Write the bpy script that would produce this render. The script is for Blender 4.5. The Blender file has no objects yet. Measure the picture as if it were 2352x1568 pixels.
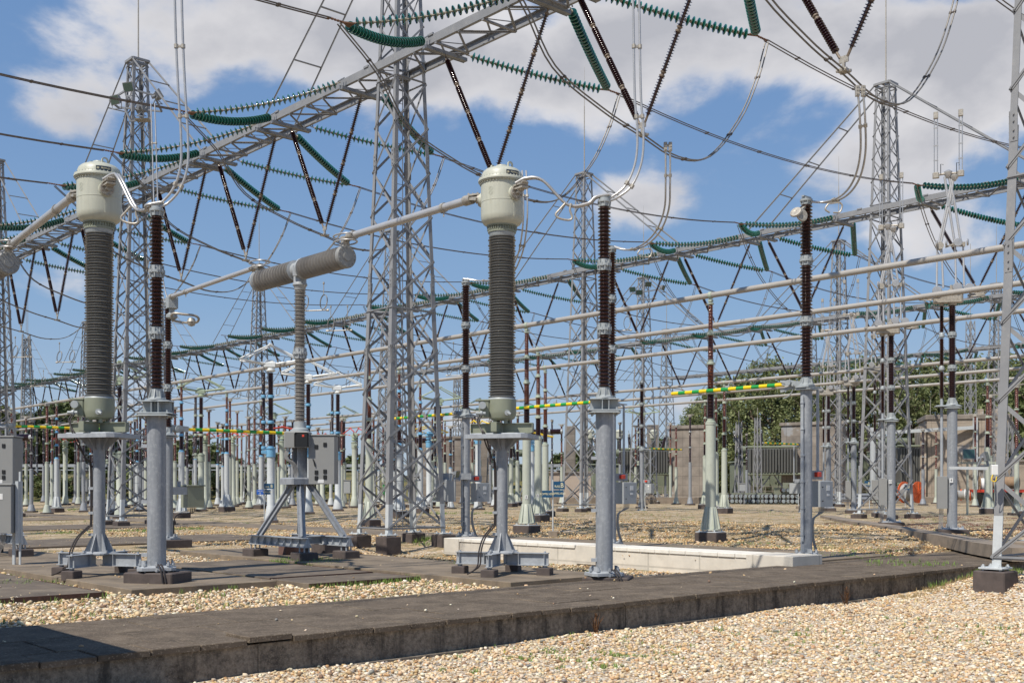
import bpy, math, random
from math import sin, cos, pi, radians, sqrt, atan2
from mathutils import Vector, Matrix, noise
import numpy as np
random.seed(7)
sc = bpy.context.scene
col = sc.collection

# ------------------------------------------------------------------ camera
F, HZ, CX, EYE = 2523.0, 1121.0, 1176.0, 1.65      # photo measured on a 2352 px wide copy
cam = bpy.data.cameras.new('camera')
cam.sensor_width = 36.0
cam.lens = 36.0 * F / 2352.0
cam.shift_y = (HZ - 784.0) / 2352.0
cam.clip_start = 0.1
cam.clip_end = 5000
co = bpy.data.objects.new('camera', cam)
co.location = (0, 0, EYE)
co.rotation_euler = (pi / 2, 0, 0)
col.objects.link(co)
sc.camera = co

# ------------------------------------------------------------------ sun + sky
SUN_EL = radians(53)
SUN_AZ = atan2(-0.66, -0.75)          # from +Y towards +X
sd = Vector((sin(SUN_AZ) * cos(SUN_EL), cos(SUN_AZ) * cos(SUN_EL), sin(SUN_EL)))
sun = bpy.data.lights.new('sun', 'SUN')
sun.energy = 4.8
sun.angle = radians(0.53)
sun.color = (1.0, 0.94, 0.845)
so = bpy.data.objects.new('sun', sun)
so.rotation_euler = (-sd).to_track_quat('-Z', 'Y').to_euler()
so.location = (-20, -20, 40)
col.objects.link(so)

sc.view_settings.view_transform = 'Standard'
sc.view_settings.look = 'None'
sc.view_settings.exposure = 0.06
sc.view_settings.gamma = 1.0
sc.view_settings.use_curve_mapping = False

world = bpy.data.worlds.new('World')
sc.world = world
world.use_nodes = True
wn, wl = world.node_tree.nodes, world.node_tree.links
wn.clear()


def N(nodes, typ, **kw):
    n = nodes.new(typ)
    for k, v in kw.items():
        setattr(n, k, v)
    return n


def wmath(op, a, b=None, clamp=False):
    m = N(wn, 'ShaderNodeMath', operation=op, use_clamp=clamp)
    for i, v in enumerate((a, b)):
        if v is None:
            continue
        if isinstance(v, (int, float)):
            m.inputs[i].default_value = v
        else:
            wl.new(v, m.inputs[i])
    return m.outputs[0]


def build_sky():
    out = N(wn, 'ShaderNodeOutputWorld')
    bg = N(wn, 'ShaderNodeBackground')
    sky = N(wn, 'ShaderNodeTexSky', sky_type='NISHITA')
    sky.sun_disc = False
    sky.sun_elevation = SUN_EL
    sky.sun_rotation = SUN_AZ
    sky.air_density = 1.0
    sky.dust_density = 0.6
    sky.ozone_density = 1.6
    tc = N(wn, 'ShaderNodeTexCoord')
    sep = N(wn, 'ShaderNodeSeparateXYZ')
    wl.new(tc.outputs['Generated'], sep.inputs[0])
    # project direction on a cloud layer: p = dir / (z + .12)
    zz = wmath('ADD', wmath('MAXIMUM', sep.outputs[2], 0.0), 0.16)
    px = wmath('DIVIDE', sep.outputs[0], zz)
    py = wmath('DIVIDE', sep.outputs[1], zz)
    cmb = N(wn, 'ShaderNodeCombineXYZ')
    wl.new(px, cmb.inputs[0]); wl.new(py, cmb.inputs[1])
    n1 = N(wn, 'ShaderNodeTexNoise')
    n1.inputs['Scale'].default_value = 5.2
    n1.inputs['Detail'].default_value = 9
    n1.inputs['Roughness'].default_value = 0.55
    n1.inputs['Distortion'].default_value = 0.15
    dmap = N(wn, 'ShaderNodeMapping'); dmap.inputs['Scale'].default_value = (1.0, 1.0, 1.7)
    wl.new(tc.outputs['Generated'], dmap.inputs[0])
    wl.new(dmap.outputs[0], n1.inputs['Vector'])
    # clusters of cloud where the photo has them: (direction x, z over y, radius x, radius z, weight)
    def q(px_, py_):
        return (px_ - CX) / F, (HZ - py_) / F
    blobs = [(150, 60, 420, 190, 0.38), (560, 70, 300, 160, 0.26), (800, 150, 220, 170, 0.24), (1150, 140, 260, 150, 0.27), (1700, 100, 560, 190, 0.33), (2250, 170, 380, 200, 0.29), (2080, 370, 240, 90, 0.22), (1330, 230, 260, 70, .12), (980, 330, 200, 60, .10), (350, 480, 220, 60, .08),
             (130, 255, 150, 80, 0.22), (1510, 460, 140, 75, 0.42), (2200, 540, 180, 90, 0.38), (130, 660, 200, 120, 0.32),
             (1080, 700, 160, 55, 0.17), (1560, 820, 170, 40, 0.12), (640, 400, 150, 60, 0.10), (250, 900, 240, 60, 0.14),
             (900, 960, 400, 45, 0.10)]
    yy = wmath('MAXIMUM', sep.outputs[1], 0.05)
    u = wmath('DIVIDE', sep.outputs[0], yy)
    v = wmath('DIVIDE', sep.outputs[2], yy)
    acc = None
    for bx, by, rx, rz, w in blobs:
        cx_, cz_ = q(bx, by)
        du = wmath('MULTIPLY', wmath('SUBTRACT', u, cx_), F / rx)
        dv = wmath('MULTIPLY', wmath('SUBTRACT', v, cz_), F / rz)
        d2 = wmath('ADD', wmath('MULTIPLY', du, du), wmath('MULTIPLY', dv, dv))
        e = wmath('MULTIPLY', wmath('POWER', 2.71828, wmath('MULTIPLY', d2, -1.0)), w)
        acc = e if acc is None else wmath('ADD', acc, e)
    dens = wmath('ADD', wmath('MULTIPLY', wmath('SUBTRACT', n1.outputs[0], 0.5), 1.5), wmath('SUBTRACT', acc, 0.235))
    mr = N(wn, 'ShaderNodeMapRange', interpolation_type='SMOOTHERSTEP')
    wl.new(dens, mr.inputs[0])
    mr.inputs[1].default_value = -0.10
    mr.inputs[2].default_value = 0.16
    # shading of the cloud: fine noise, thicker parts greyer
    n2 = N(wn, 'ShaderNodeTexNoise')
    n2.inputs['Scale'].default_value = 6.5
    n2.inputs['Detail'].default_value = 5
    mp = N(wn, 'ShaderNodeMapping')
    mp.inputs['Location'].default_value = (3.3, 1.7, 0)
    wl.new(dmap.outputs[0], mp.inputs[0]); wl.new(mp.outputs[0], n2.inputs['Vector'])
    thick = wmath('MULTIPLY', wmath('SUBTRACT', dens, 0.05), 1.3, True)
    sh = wmath('ADD', wmath('MULTIPLY', n2.outputs[0], 0.9), thick)
    cr = N(wn, 'ShaderNodeMapRange')
    wl.new(sh, cr.inputs[0])
    cr.inputs[1].default_value = 0.33; cr.inputs[2].default_value = 0.80
    cmix = N(wn, 'ShaderNodeMixRGB')
    cmix.inputs[1].default_value = (8.2, 8.1, 8.3, 1)
    cmix.inputs[2].default_value = (5.0, 5.1, 5.6, 1)
    wl.new(cr.outputs[0], cmix.inputs[0])
    tint = N(wn, 'ShaderNodeMixRGB', blend_type='MULTIPLY')
    tint.inputs[0].default_value = 1.0
    tint.inputs[2].default_value = (1.0, 1.0, 1.0, 1)
    wl.new(sky.outputs[0], tint.inputs[1])
    mix = N(wn, 'ShaderNodeMixRGB')
    wl.new(mr.outputs[0], mix.inputs[0])
    grad = N(wn, 'ShaderNodeValToRGB')
    for i_, (p_, c_) in enumerate([(0.0, (0.52, 0.63, 0.75)), (0.06, (0.41, 0.55, 0.74)), (0.16, (0.275, 0.45, 0.71)), (0.30, (0.20, 0.36, 0.65)), (0.55, (0.13, 0.27, 0.56))]):
        e_ = grad.color_ramp.elements[i_] if i_ < 2 else grad.color_ramp.elements.new(p_)
        e_.position = p_; e_.color = (*c_, 1)
    wl.new(sep.outputs[2], grad.inputs[0])
    gm = N(wn, 'ShaderNodeMixRGB', blend_type='MULTIPLY'); gm.inputs[0].default_value = 1.0
    gm.inputs[2].default_value = (9.6, 9.6, 9.6, 1)
    wl.new(grad.outputs[0], gm.inputs[1])
    sm = N(wn, 'ShaderNodeMixRGB'); sm.inputs[0].default_value = 0.85
    wl.new(tint.outputs[0], sm.inputs[1]); wl.new(gm.outputs[0], sm.inputs[2])
    wl.new(sm.outputs[0], mix.inputs[1])
    wl.new(cmix.outputs[0], mix.inputs[2])
    wl.new(mix.outputs[0], bg.inputs[0])
    bg.inputs[1].default_value = 0.092
    wl.new(bg.outputs[0], out.inputs[0])


build_sky()

# ------------------------------------------------------------------ yard grid
PHI = atan2(0.668, 0.744)
CA, SA = cos(PHI), sin(PHI)


def ST(s, t):
    """yard grid (s across the bays, t along the beams) to world x, y"""
    return CA * s - SA * t, SA * s + CA * t


def at(px, Y):
    return (px - CX) / F * Y


def zz(py, Y):
    return EYE + (HZ - py) / F * Y


def sstep(a, b, x):
    x = max(0.0, min(1.0, (x - a) / (b - a)))
    return x * x * (3 - 2 * x)


def ground_z(x, y):
    s = CA * x + SA * y
    t = -SA * x + CA * y
    z = 0.25 * sstep(28.0, 33.5, s) - 0.05 * sstep(22, 18, s) * sstep(34, 26, t)
    # lower basin between the slabs and the white duct
    return z - 0.29 * sstep(15.1, 16.4, s) * sstep(21.4, 20.7, s) * sstep(30.0, 26.2, t)


# ------------------------------------------------------------------ materials
M = {}


def mat(name, base, rough=0.6, metal=0.0, spec=0.5, var=0.0, vscale=6.0, bump=0.0, bscale=60.0, coat=0.0, second=None, smask=(0.5, 0.62), sscale=3.0, streak=None):
    m = bpy.data.materials.new(name)
    m.use_nodes = True
    nt = m.node_tree
    b = nt.nodes['Principled BSDF']
    b.inputs['Base Color'].default_value = (*base, 1)
    b.inputs['Roughness'].default_value = rough
    b.inputs['Metallic'].default_value = metal
    b.inputs['Specular IOR Level'].default_value = spec
    b.inputs['Coat Weight'].default_value = coat
    b.inputs['Coat Roughness'].default_value = 0.08
    tc = nt.nodes.new('ShaderNodeTexCoord')
    src = None
    if var > 0 or second is not None:
        n = nt.nodes.new('ShaderNodeTexNoise')
        n.inputs['Scale'].default_value = vscale
        n.inputs['Detail'].default_value = 6
        n.inputs['Roughness'].default_value = 0.65
        vec = tc.outputs['Object']
        if streak:
            mp = nt.nodes.new('ShaderNodeMapping')
            mp.inputs['Scale'].default_value = streak
            nt.links.new(vec, mp.inputs[0]); vec = mp.outputs[0]
        nt.links.new(vec, n.inputs['Vector'])
        cr = nt.nodes.new('ShaderNodeValToRGB')
        cr.color_ramp.elements[0].position = 0.3
        cr.color_ramp.elements[1].position = 0.7
        lo = tuple(max(0, c * (1 - var)) for c in base)
        hi = tuple(min(1, c * (1 + var)) for c in base)
        cr.color_ramp.elements[0].color = (*lo, 1)
        cr.color_ramp.elements[1].color = (*hi, 1)
        nt.links.new(n.outputs[0], cr.inputs[0])
        src = cr.outputs[0]
    if second is not None:
        n3 = nt.nodes.new('ShaderNodeTexNoise')
        n3.inputs['Scale'].default_value = sscale
        n3.inputs['Detail'].default_value = 8
        n3.inputs['Roughness'].default_value = 0.7
        nt.links.new(tc.outputs['Object'], n3.inputs['Vector'])
        mr = nt.nodes.new('ShaderNodeMapRange')
        mr.inputs[1].default_value, mr.inputs[2].default_value = smask
        nt.links.new(n3.outputs[0], mr.inputs[0])
        mx = nt.nodes.new('ShaderNodeMixRGB')
        mx.inputs[2].default_value = (*second, 1)
        nt.links.new(mr.outputs[0], mx.inputs[0]); nt.links.new(src, mx.inputs[1])
        src = mx.outputs[0]
    if src is not None:
        nt.links.new(src, b.inputs['Base Color'])
    if bump > 0:
        n2 = nt.nodes.new('ShaderNodeTexNoise')
        n2.inputs['Scale'].default_value = bscale
        n2.inputs['Detail'].default_value = 4
        nt.links.new(tc.outputs['Object'], n2.inputs['Vector'])
        bp = nt.nodes.new('ShaderNodeBump')
        bp.inputs['Strength'].default_value = bump
        bp.inputs['Distance'].default_value = 0.006
        nt.links.new(n2.outputs[0], bp.inputs['Height'])
        nt.links.new(bp.outputs[0], b.inputs['Normal'])
    M[name] = m
    return m


mat('tower_paint', (0.235, 0.237, 0.242), 0.5, 0.0, var=0.12, vscale=2.0, second=(0.30, 0.295, 0.285), smask=(0.55, 0.7), sscale=7)
mat('galvanised', (0.265, 0.28, 0.30), 0.5, 0.1, streak=(5, 5, .55), var=0.20, vscale=2.2, second=(0.36, 0.375, 0.39), smask=(0.5, 0.68), sscale=14)
mat('galvanised_fresh', (0.37, 0.39, 0.41), 0.45, 0.15, var=0.16, vscale=8)
mat('white_primer', (0.50, 0.525, 0.53), 0.55, var=0.07, vscale=9)
mat('cast_grey', (0.33, 0.355, 0.36), 0.5, 0.1, var=0.12, vscale=9)
mat('tank_green', (0.465, 0.468, 0.385), 0.42, spec=0.5, streak=(7, 7, .6), var=0.07, vscale=2.5, coat=0.05, second=(0.38, 0.37, 0.275), smask=(0.6, 0.85), sscale=4)
mat('frame_green', (0.235, 0.25, 0.185), 0.45, var=0.08, vscale=4)
mat('pedestal_pale', (0.45, 0.475, 0.40), 0.5, var=0.06, vscale=3)
mat('flange_green', (0.36, 0.40, 0.32), 0.5, var=0.1, vscale=8)
mat('flange_blue', (0.16, 0.38, 0.58), 0.5, var=0.1, vscale=8)
mat('porcelain_dark', (0.032, 0.0125, 0.009), 0.12, spec=0.6, coat=0.4, var=0.2, vscale=5)
mat('porcelain_violet', (0.030, 0.009, 0.009), 0.13, spec=0.6, coat=0.4)
mat('porcelain_red', (0.135, 0.042, 0.019), 0.15, spec=0.6, coat=0.4, var=0.15, vscale=4)
mat('porcelain_grey', (0.155, 0.152, 0.142), 0.28, spec=0.5, coat=0.15, var=0.08, vscale=3)
mat('porcelain_pale', (0.285, 0.265, 0.24), 0.5, spec=0.4, var=0.2, vscale=2.2, streak=(1, 1, 1))
mat('glass_green', (0.0045, 0.062, 0.043), 0.05, spec=0.9, coat=0.6)
mat('glass_rim_glow', (0.022, 0.17, 0.125), 0.10, spec=0.9, coat=0.5)  # lighter green paints in the glow of light at the disc edges
M['glass_green'].node_tree.nodes['Principled BSDF'].inputs['Transmission Weight'].default_value = 0.25
mat('cap_pale', (0.36, 0.315, 0.235), 0.55, 0.1, var=0.35, vscale=40, second=(0.24, 0.11, 0.05), smask=(0.58, 0.66), sscale=30)
mat('joint_brown', (0.17, 0.13, 0.095), 0.6, 0.1, var=0.35, vscale=20)
mat('rusty_fitting', (0.17, 0.085, 0.05), 0.7, 0.2, var=0.4, vscale=25)
mat('fitting_grey', (0.38, 0.35, 0.30), 0.5, 0.3, var=0.3, vscale=20, second=(0.22, 0.12, 0.06), smask=(0.6, 0.7), sscale=12)
mat('conductor_dark', (0.115, 0.10, 0.09), 0.5, 0.4, var=0.3, vscale=8)
mat('conductor_grey', (0.19, 0.175, 0.155), 0.5, 0.4, var=0.3, vscale=5)
mat('aluminium', (0.47, 0.46, 0.445), 0.32, 0.45, var=0.10, vscale=9)
mat('tube_aluminium', (0.50, 0.49, 0.48), 0.42, 0.45, var=0.08, vscale=2.5)
mat('bus_pipe', (0.40, 0.375, 0.34), 0.42, 0.15, var=0.07, vscale=2.0, second=(0.33, 0.27, 0.22), smask=(0.62, 0.8), sscale=1.6)
mat('cabinet_grey', (0.26, 0.26, 0.25), 0.5, var=0.04, vscale=2)
mat('cabinet_light', (0.36, 0.375, 0.38), 0.45, 0.1, var=0.05, vscale=3)
mat('dark_plastic', (0.018, 0.018, 0.018), 0.35)
mat('cable_black', (0.035, 0.028, 0.026), 0.5)
mat('cable_grey', (0.33, 0.32, 0.30), 0.55)
mat('earth_green', (0.03, 0.26, 0.12), 0.5)
mat('stripe_yellow', (0.85, 0.58, 0.01), 0.4)
mat('stripe_green', (0.02, 0.30, 0.055), 0.4)
mat('signal_red', (0.62, 0.06, 0.03), 0.45)
mat('arm_white', (0.74, 0.76, 0.74), 0.4, var=0.04)
mat('arm_green', (0.38, 0.45, 0.32), 0.5, var=0.05)
mat('label_white', (0.72, 0.72, 0.70), 0.5)
mat('plate_navy', (0.012, 0.022, 0.045), 0.35)
mat('sign_teal', (0.012, 0.075, 0.16), 0.4)
mat('sign_blue', (0.015, 0.10, 0.42), 0.4)
mat('letter_cream', (0.80, 0.74, 0.48), 0.5)
mat('letter_white', (0.80, 0.82, 0.82), 0.5)
mat('letter_dark', (0.02, 0.02, 0.02), 0.5)
mat('glass_lamp', (0.03, 0.07, 0.06), 0.1, spec=0.9)
mat('pad_concrete', (0.085, 0.067, 0.06), 0.85, var=0.25, vscale=5, bump=0.35, bscale=40)
mat('pad_red', (0.15, 0.085, 0.07), 0.85, var=0.2, vscale=6, bump=0.3)
mat('wall_white', (0.62, 0.57, 0.485), 0.85, var=0.10, vscale=3, bump=0.1, bscale=30, second=(0.50, 0.45, 0.37), smask=(0.58, 0.8), sscale=2.2)
mat('cap_white', (0.72, 0.68, 0.60), 0.85, var=0.10, vscale=5, bump=0.12, bscale=40, second=(0.55, 0.50, 0.43), smask=(0.6, 0.8), sscale=3)
mat('slab_dark', (0.120, 0.094, 0.070), 0.9, var=0.3, vscale=1.6, bump=0.5, bscale=70, second=(0.22, 0.175, 0.125), smask=(0.46, 0.70), sscale=1.3)
mat('slab_tan', (0.205, 0.16, 0.112), 0.9, var=0.35, vscale=1.2, bump=0.4, bscale=60, second=(0.115, 0.092, 0.070), smask=(0.48, 0.7), sscale=1.5)
mat('rust_edge', (0.09, 0.045, 0.032), 0.8, var=0.3, vscale=10)
mat('concrete_old', (0.36, 0.30, 0.235), 0.9, var=0.22, vscale=0.7, bump=0.3, bscale=10, second=(0.42, 0.40, 0.38), smask=(0.60, 0.63), sscale=0.35)
mat('concrete_dim', (0.255, 0.22, 0.185), 0.9, var=0.3, vscale=0.9, bump=0.3, bscale=10, second=(0.32, 0.32, 0.32), smask=(0.60, 0.63), sscale=0.45)
mat('concrete_pink', (0.44, 0.36, 0.29), 0.9, var=0.12, vscale=1.0, bump=0.2, bscale=10)
mat('radiator', (0.10, 0.10, 0.092), 0.5, var=0.1, vscale=1)
mat('machine_green', (0.185, 0.205, 0.145), 0.55, var=0.12, vscale=1)
mat('kerb_concrete', (0.24, 0.195, 0.15), 0.9, var=0.25, vscale=3, bump=0.4, bscale=40)
mat('bark', (0.10, 0.075, 0.055), 0.9, var=0.3, vscale=5)
mat('reel_orange', (0.72, 0.13, 0.03), 0.6, var=0.1)
mat('reel_wood', (0.26, 0.17, 0.10), 0.8, var=0.25, vscale=4)
mat('skip_dark', (0.055, 0.06, 0.058), 0.7, var=0.3, vscale=2, second=(0.14, 0.07, 0.04), smask=(0.58, 0.68), sscale=2)
mat('steel_mid', (0.22, 0.23, 0.245), 0.5, 0.2, var=0.1)
mat('grass_green', (0.16, 0.25, 0.045), 0.7, var=0.35, vscale=1.4)
mat('grass_dry', (0.34, 0.25, 0.12), 0.8, var=0.3, vscale=3)
mat('flower_yellow', (0.85, 0.62, 0.02), 0.6)
mat('pallet_cap', (0.30, 0.34, 0.35), 0.5, var=0.1)


def block_joints(name, bw, bh, dark):
    nt = M[name].node_tree; nd, lk = nt.nodes, nt.links
    b = nd['Principled BSDF']; src = b.inputs['Base Color'].links[0].from_socket
    tc = nd.new('ShaderNodeTexCoord'); sp = nd.new('ShaderNodeSeparateXYZ'); lk.new(tc.outputs['Object'], sp.inputs[0])
    ad = nd.new('ShaderNodeMath'); lk.new(sp.outputs[0], ad.inputs[0]); lk.new(sp.outputs[1], ad.inputs[1])
    cb = nd.new('ShaderNodeCombineXYZ'); lk.new(ad.outputs[0], cb.inputs[0]); lk.new(sp.outputs[2], cb.inputs[1])
    br = nd.new('ShaderNodeTexBrick'); br.inputs['Scale'].default_value = 1.0; br.inputs['Mortar Size'].default_value = 0.022
    br.inputs['Brick Width'].default_value = bw; br.inputs['Row Height'].default_value = bh; br.offset = 0.0
    br.inputs['Color1'].default_value = (1, 1, 1, 1); br.inputs['Color2'].default_value = (.86, .86, .87, 1); br.inputs['Mortar'].default_value = (dark, dark, dark, 1)
    lk.new(cb.outputs[0], br.inputs['Vector'])
    mx = nd.new('ShaderNodeMixRGB'); mx.blend_type = 'MULTIPLY'; mx.inputs[0].default_value = 1
    lk.new(src, mx.inputs[1]); lk.new(br.outputs[0], mx.inputs[2]); lk.new(mx.outputs[0], b.inputs['Base Color'])


block_joints('concrete_old', 2.4, 1.2, .55)
block_joints('concrete_dim', 1.8, 1.0, .55)
block_joints('wall_white', 1.55, 3.0, .72)


# ------------------------------------------------------------------ mesh builder
class MB:
    def __init__(self):
        self.v, self.f, self.mi, self.sm = [], [], [], []
        self.m = 0
        self.smooth = False

    def add(self, verts, faces, smooth=None):
        o = len(self.v)
        self.v.extend([tuple(p) for p in verts])
        s = self.smooth if smooth is None else smooth
        for f in faces:
            self.f.append(tuple(i + o for i in f)); self.mi.append(self.m); self.sm.append(s)

    def box(self, c, d, rz=0.0, mtx=None):
        hx, hy, hz = d[0] / 2, d[1] / 2, d[2] / 2
        vs = [Vector((sx * hx, sy * hy, sz * hz)) for sz in (-1, 1) for sy in (-1, 1) for sx in (-1, 1)]
        if mtx is not None:
            vs = [mtx @ p for p in vs]
        elif rz:
            r = Matrix.Rotation(rz, 3, 'Z'); vs = [r @ p for p in vs]
        c = Vector(c)
        self.add([p + c for p in vs], [(0, 2, 3, 1), (4, 5, 7, 6), (0, 1, 5, 4), (2, 6, 7, 3), (0, 4, 6, 2), (1, 3, 7, 5)], False)

    def bbox(self, c, d, b=0.01, rz=0.0):
        """box with chamfered vertical and top edges"""
        hx, hy, hz = d[0] / 2, d[1] / 2, d[2] / 2
        r = Matrix.Rotation(rz, 3, 'Z'); c = Vector(c)
        ring = lambda x, y, z, bb: [Vector((-x + bb, -y, z)), Vector((x - bb, -y, z)), Vector((x, -y + bb, z)), Vector((x, y - bb, z)),
                                    Vector((x - bb, y, z)), Vector((-x + bb, y, z)), Vector((-x, y - bb, z)), Vector((-x, -y + bb, z))]
        vs = ring(hx, hy, -hz, b) + ring(hx, hy, hz - b, b) + ring(hx - b, hy - b, hz, b)
        fs = [tuple(range(7, -1, -1)), tuple(range(16, 24))]
        for k in (0, 8):
            for i in range(8):
                j = (i + 1) % 8
                fs.append((k + i, k + j, k + 8 + j, k + 8 + i))
        self.add([r @ p + c for p in vs], fs, False)

    def bar(self, p, q, w, h=None, up=(0, 0, 1)):
        p, q = Vector(p), Vector(q)
        h = w if h is None else h
        d = q - p
        L = d.length
        if L < 1e-6:
            return
        d.normalize()
        a = d.cross(Vector(up))
        if a.length < 1e-4:
            a = d.cross(Vector((1, 0, 0)))
        a.normalize()
        b = a.cross(d)
        a *= w / 2; b *= h / 2
        vs = [p - a - b, p + a - b, p + a + b, p - a + b, q - a - b, q + a - b, q + a + b, q - a + b]
        self.add(vs, [(0, 1, 2, 3), (7, 6, 5, 4), (0, 4, 5, 1), (1, 5, 6, 2), (2, 6, 7, 3), (3, 7, 4, 0)], False)

    def ell(self, p, q, w, th, ix, iy):
        """L section from p to q; ix, iy = directions of the two flanges"""
        p, q, ix, iy = Vector(p), Vector(q), Vector(ix).normalized(), Vector(iy).normalized()
        prof = [(0, 0), (w, 0), (w, th), (th, th), (th, w), (0, w)]
        vs = [c + ix * a + iy * b for c in (p, q) for a, b in prof]
        fs = [(5, 4, 3, 2, 1, 0), (6, 7, 8, 9, 10, 11)]
        for i in range(6):
            j = (i + 1) % 6
            fs.append((i, j, 6 + j, 6 + i))
        self.add(vs, fs, False)

    def cyl(self, p, q, r0, r1=None, n=12, caps=True, smooth=True):
        p, q = Vector(p), Vector(q)
        r1 = r0 if r1 is None else r1
        d = (q - p).normalized()
        a = d.cross(Vector((0, 0, 1)))
        if a.length < 1e-4:
            a = Vector((1, 0, 0))
        a.normalize(); b = d.cross(a)
        ring = [(cos(2 * pi * i / n), sin(2 * pi * i / n)) for i in range(n)]
        vs = [p + (a * x + b * y) * r0 for x, y in ring] + [q + (a * x + b * y) * r1 for x, y in ring]
        self.add(vs, [(i, (i + 1) % n, n + (i + 1) % n, n + i) for i in range(n)], smooth)
        if caps:
            self.add(vs, [tuple(range(n - 1, -1, -1)), tuple(range(n, 2 * n))], False)

    def tube(self, pts, r, n=8, caps=True):
        pts = [Vector(p) for p in pts]
        m = len(pts)
        tang = []
        for i in range(m):
            d = pts[min(i + 1, m - 1)] - pts[max(i - 1, 0)]
            tang.append(d.normalized())
        a = tang[0].cross(Vector((0, 0, 1)))
        if a.length < 1e-3:
            a = tang[0].cross(Vector((1, 0, 0)))
        a.normalize()
        vs = []
        for i in range(m):
            a = (a - tang[i] * a.dot(tang[i])).normalized()
            b = tang[i].cross(a)
            rr = r[i] if isinstance(r, (list, tuple)) else r
            vs += [pts[i] + (a * cos(2 * pi * k / n) + b * sin(2 * pi * k / n)) * rr for k in range(n)]
        fs = []
        for i in range(m - 1):
            for k in range(n):
                l = (k + 1) % n
                fs.append((i * n + k, i * n + l, (i + 1) * n + l, (i + 1) * n + k))
        self.add(vs, fs, True)
        if caps:
            self.add(vs, [tuple(range(n - 1, -1, -1)), tuple(range((m - 1) * n, m * n))], False)

    def lathe(self, prof, n=24, o=(0, 0, 0), axis=None, smooth=True):
        """prof = [(r, h)...] from bottom to top, around +Z (or axis) from o"""
        o = Vector(o)
        if axis is None:
            A, B, D = Vector((1, 0, 0)), Vector((0, 1, 0)), Vector((0, 0, 1))
        else:
            D = Vector(axis).normalized()
            A = D.cross(Vector((0, 0, 1)))
            if A.length < 1e-3:
                A = Vector((1, 0, 0))
            A.normalize(); B = D.cross(A)
        cs = [(cos(2 * pi * k / n), sin(2 * pi * k / n)) for k in range(n)]
        vs = []
        for r, h in prof:
            for x, y in cs:
                vs.append(o + D * h + (A * x + B * y) * max(r, 1e-4))
        fs = []
        for i in range(len(prof) - 1):
            for k in range(n):
                l = (k + 1) % n
                fs.append((i * n + k, i * n + l, (i + 1) * n + l, (i + 1) * n + k))
        self.add(vs, fs, smooth)
        if prof[0][0] > 2e-3:
            self.add(vs[:n], [tuple(range(n - 1, -1, -1))], False)
        if prof[-1][0] > 2e-3:
            self.add(vs[-n:], [tuple(range(n))], False)

    def build(self, name, mats, parent=None, loc=None):
        me = bpy.data.meshes.new(name)
        me.from_pydata(self.v, [], self.f)
        if not isinstance(mats, (list, tuple)):
            mats = [mats]
        for k in mats:
            me.materials.append(M[k] if isinstance(k, str) else k)
        me.polygons.foreach_set('material_index', self.mi)
        me.polygons.foreach_set('use_smooth', self.sm)
        me.update()
        if any(self.sm):
            me.set_sharp_from_angle(angle=radians(38))
        o = bpy.data.objects.new(name, me)
        col.objects.link(o)
        if parent is not None:
            o.parent = parent
        if loc is not None:
            o.location = loc
        return o


def tag(o, label, cat, group=None, kind=None):
    if label:
        o['label'] = label
    if cat:
        o['category'] = cat
    if group:
        o['group'] = group
    if kind:
        o['kind'] = kind
    return o


def thing(name, label, cat, loc=(0, 0, 0), rz=0.0, group=None):
    o = bpy.data.objects.new(name, None)
    o.empty_display_size = 0.2
    col.objects.link(o)
    o.location = loc
    o.rotation_euler = (0, 0, rz)
    return tag(o, label, cat, group)


def struct(o):
    o['kind'] = 'structure'
    return o


KIDS = {}


def kids(o):
    return [c for c in bpy.data.objects if c.parent is o]


def copy_tree(o, loc=None, rz=None, label=None, parent=None, group=None, tree=None):
    """copy a thing, its parts and their sub-parts (meshes shared)"""
    if tree is None:
        tree = snapshot(o)
    c = o.copy()
    col.objects.link(c)
    if parent is not None:
        c.parent = parent
    if loc is not None:
        c.location = loc
    if rz is not None:
        c.rotation_euler = (0, 0, rz)
    if label:
        c['label'] = label
    if group:
        c['group'] = group
    for ch, sub in tree:
        copy_tree(ch, parent=c, tree=sub)
    return c


def snapshot(o):
    return [(c, snapshot(c)) for c in kids(o)]


class Proto:
    """first use is the original itself, later uses are copies"""
    def __init__(self, root):
        self.root, self.used, self.tree = root, False, snapshot(root)

    def place(self, loc, rz, label, group=None, scale=None):
        if not self.used:
            self.used = True
            o = self.root
            o.location = loc; o.rotation_euler = (0, 0, rz); o['label'] = label
            if group:
                o['group'] = group
        else:
            o = copy_tree(self.root, loc, rz, label, group=group, tree=self.tree)
        if scale:
            o.scale = scale
        return o


def spline(pts, n=8):
    """Catmull-Rom through the points"""
    P = [Vector(p) for p in pts]
    P = [P[0] * 2 - P[1]] + P + [P[-1] * 2 - P[-2]]
    out = []
    for i in range(1, len(P) - 2):
        a, b, c, d = P[i - 1], P[i], P[i + 1], P[i + 2]
        for k in range(n):
            t = k / n
            out.append(0.5 * ((2 * b) + (c - a) * t + (2 * a - 5 * b + 4 * c - d) * t * t + (3 * b - a - 3 * c + d) * t ** 3))
    out.append(P[-2])
    return out


def text_mesh(body, size, align='CENTER'):
    cu = bpy.data.curves.new('txt', 'FONT')
    cu.body = body; cu.size = size; cu.align_x = align; cu.align_y = 'CENTER'
    cu.resolution_u = 3
    ob = bpy.data.objects.new('txt', cu)
    col.objects.link(ob)
    dg = bpy.context.evaluated_depsgraph_get()
    me = bpy.data.meshes.new_from_object(ob.evaluated_get(dg))
    vs = [v.co.copy() for v in me.vertices]
    fs = [tuple(p.vertices) for p in me.polygons]
    bpy.data.objects.remove(ob)
    bpy.data.curves.remove(cu)
    bpy.data.meshes.remove(me)
    return vs, fs


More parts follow.
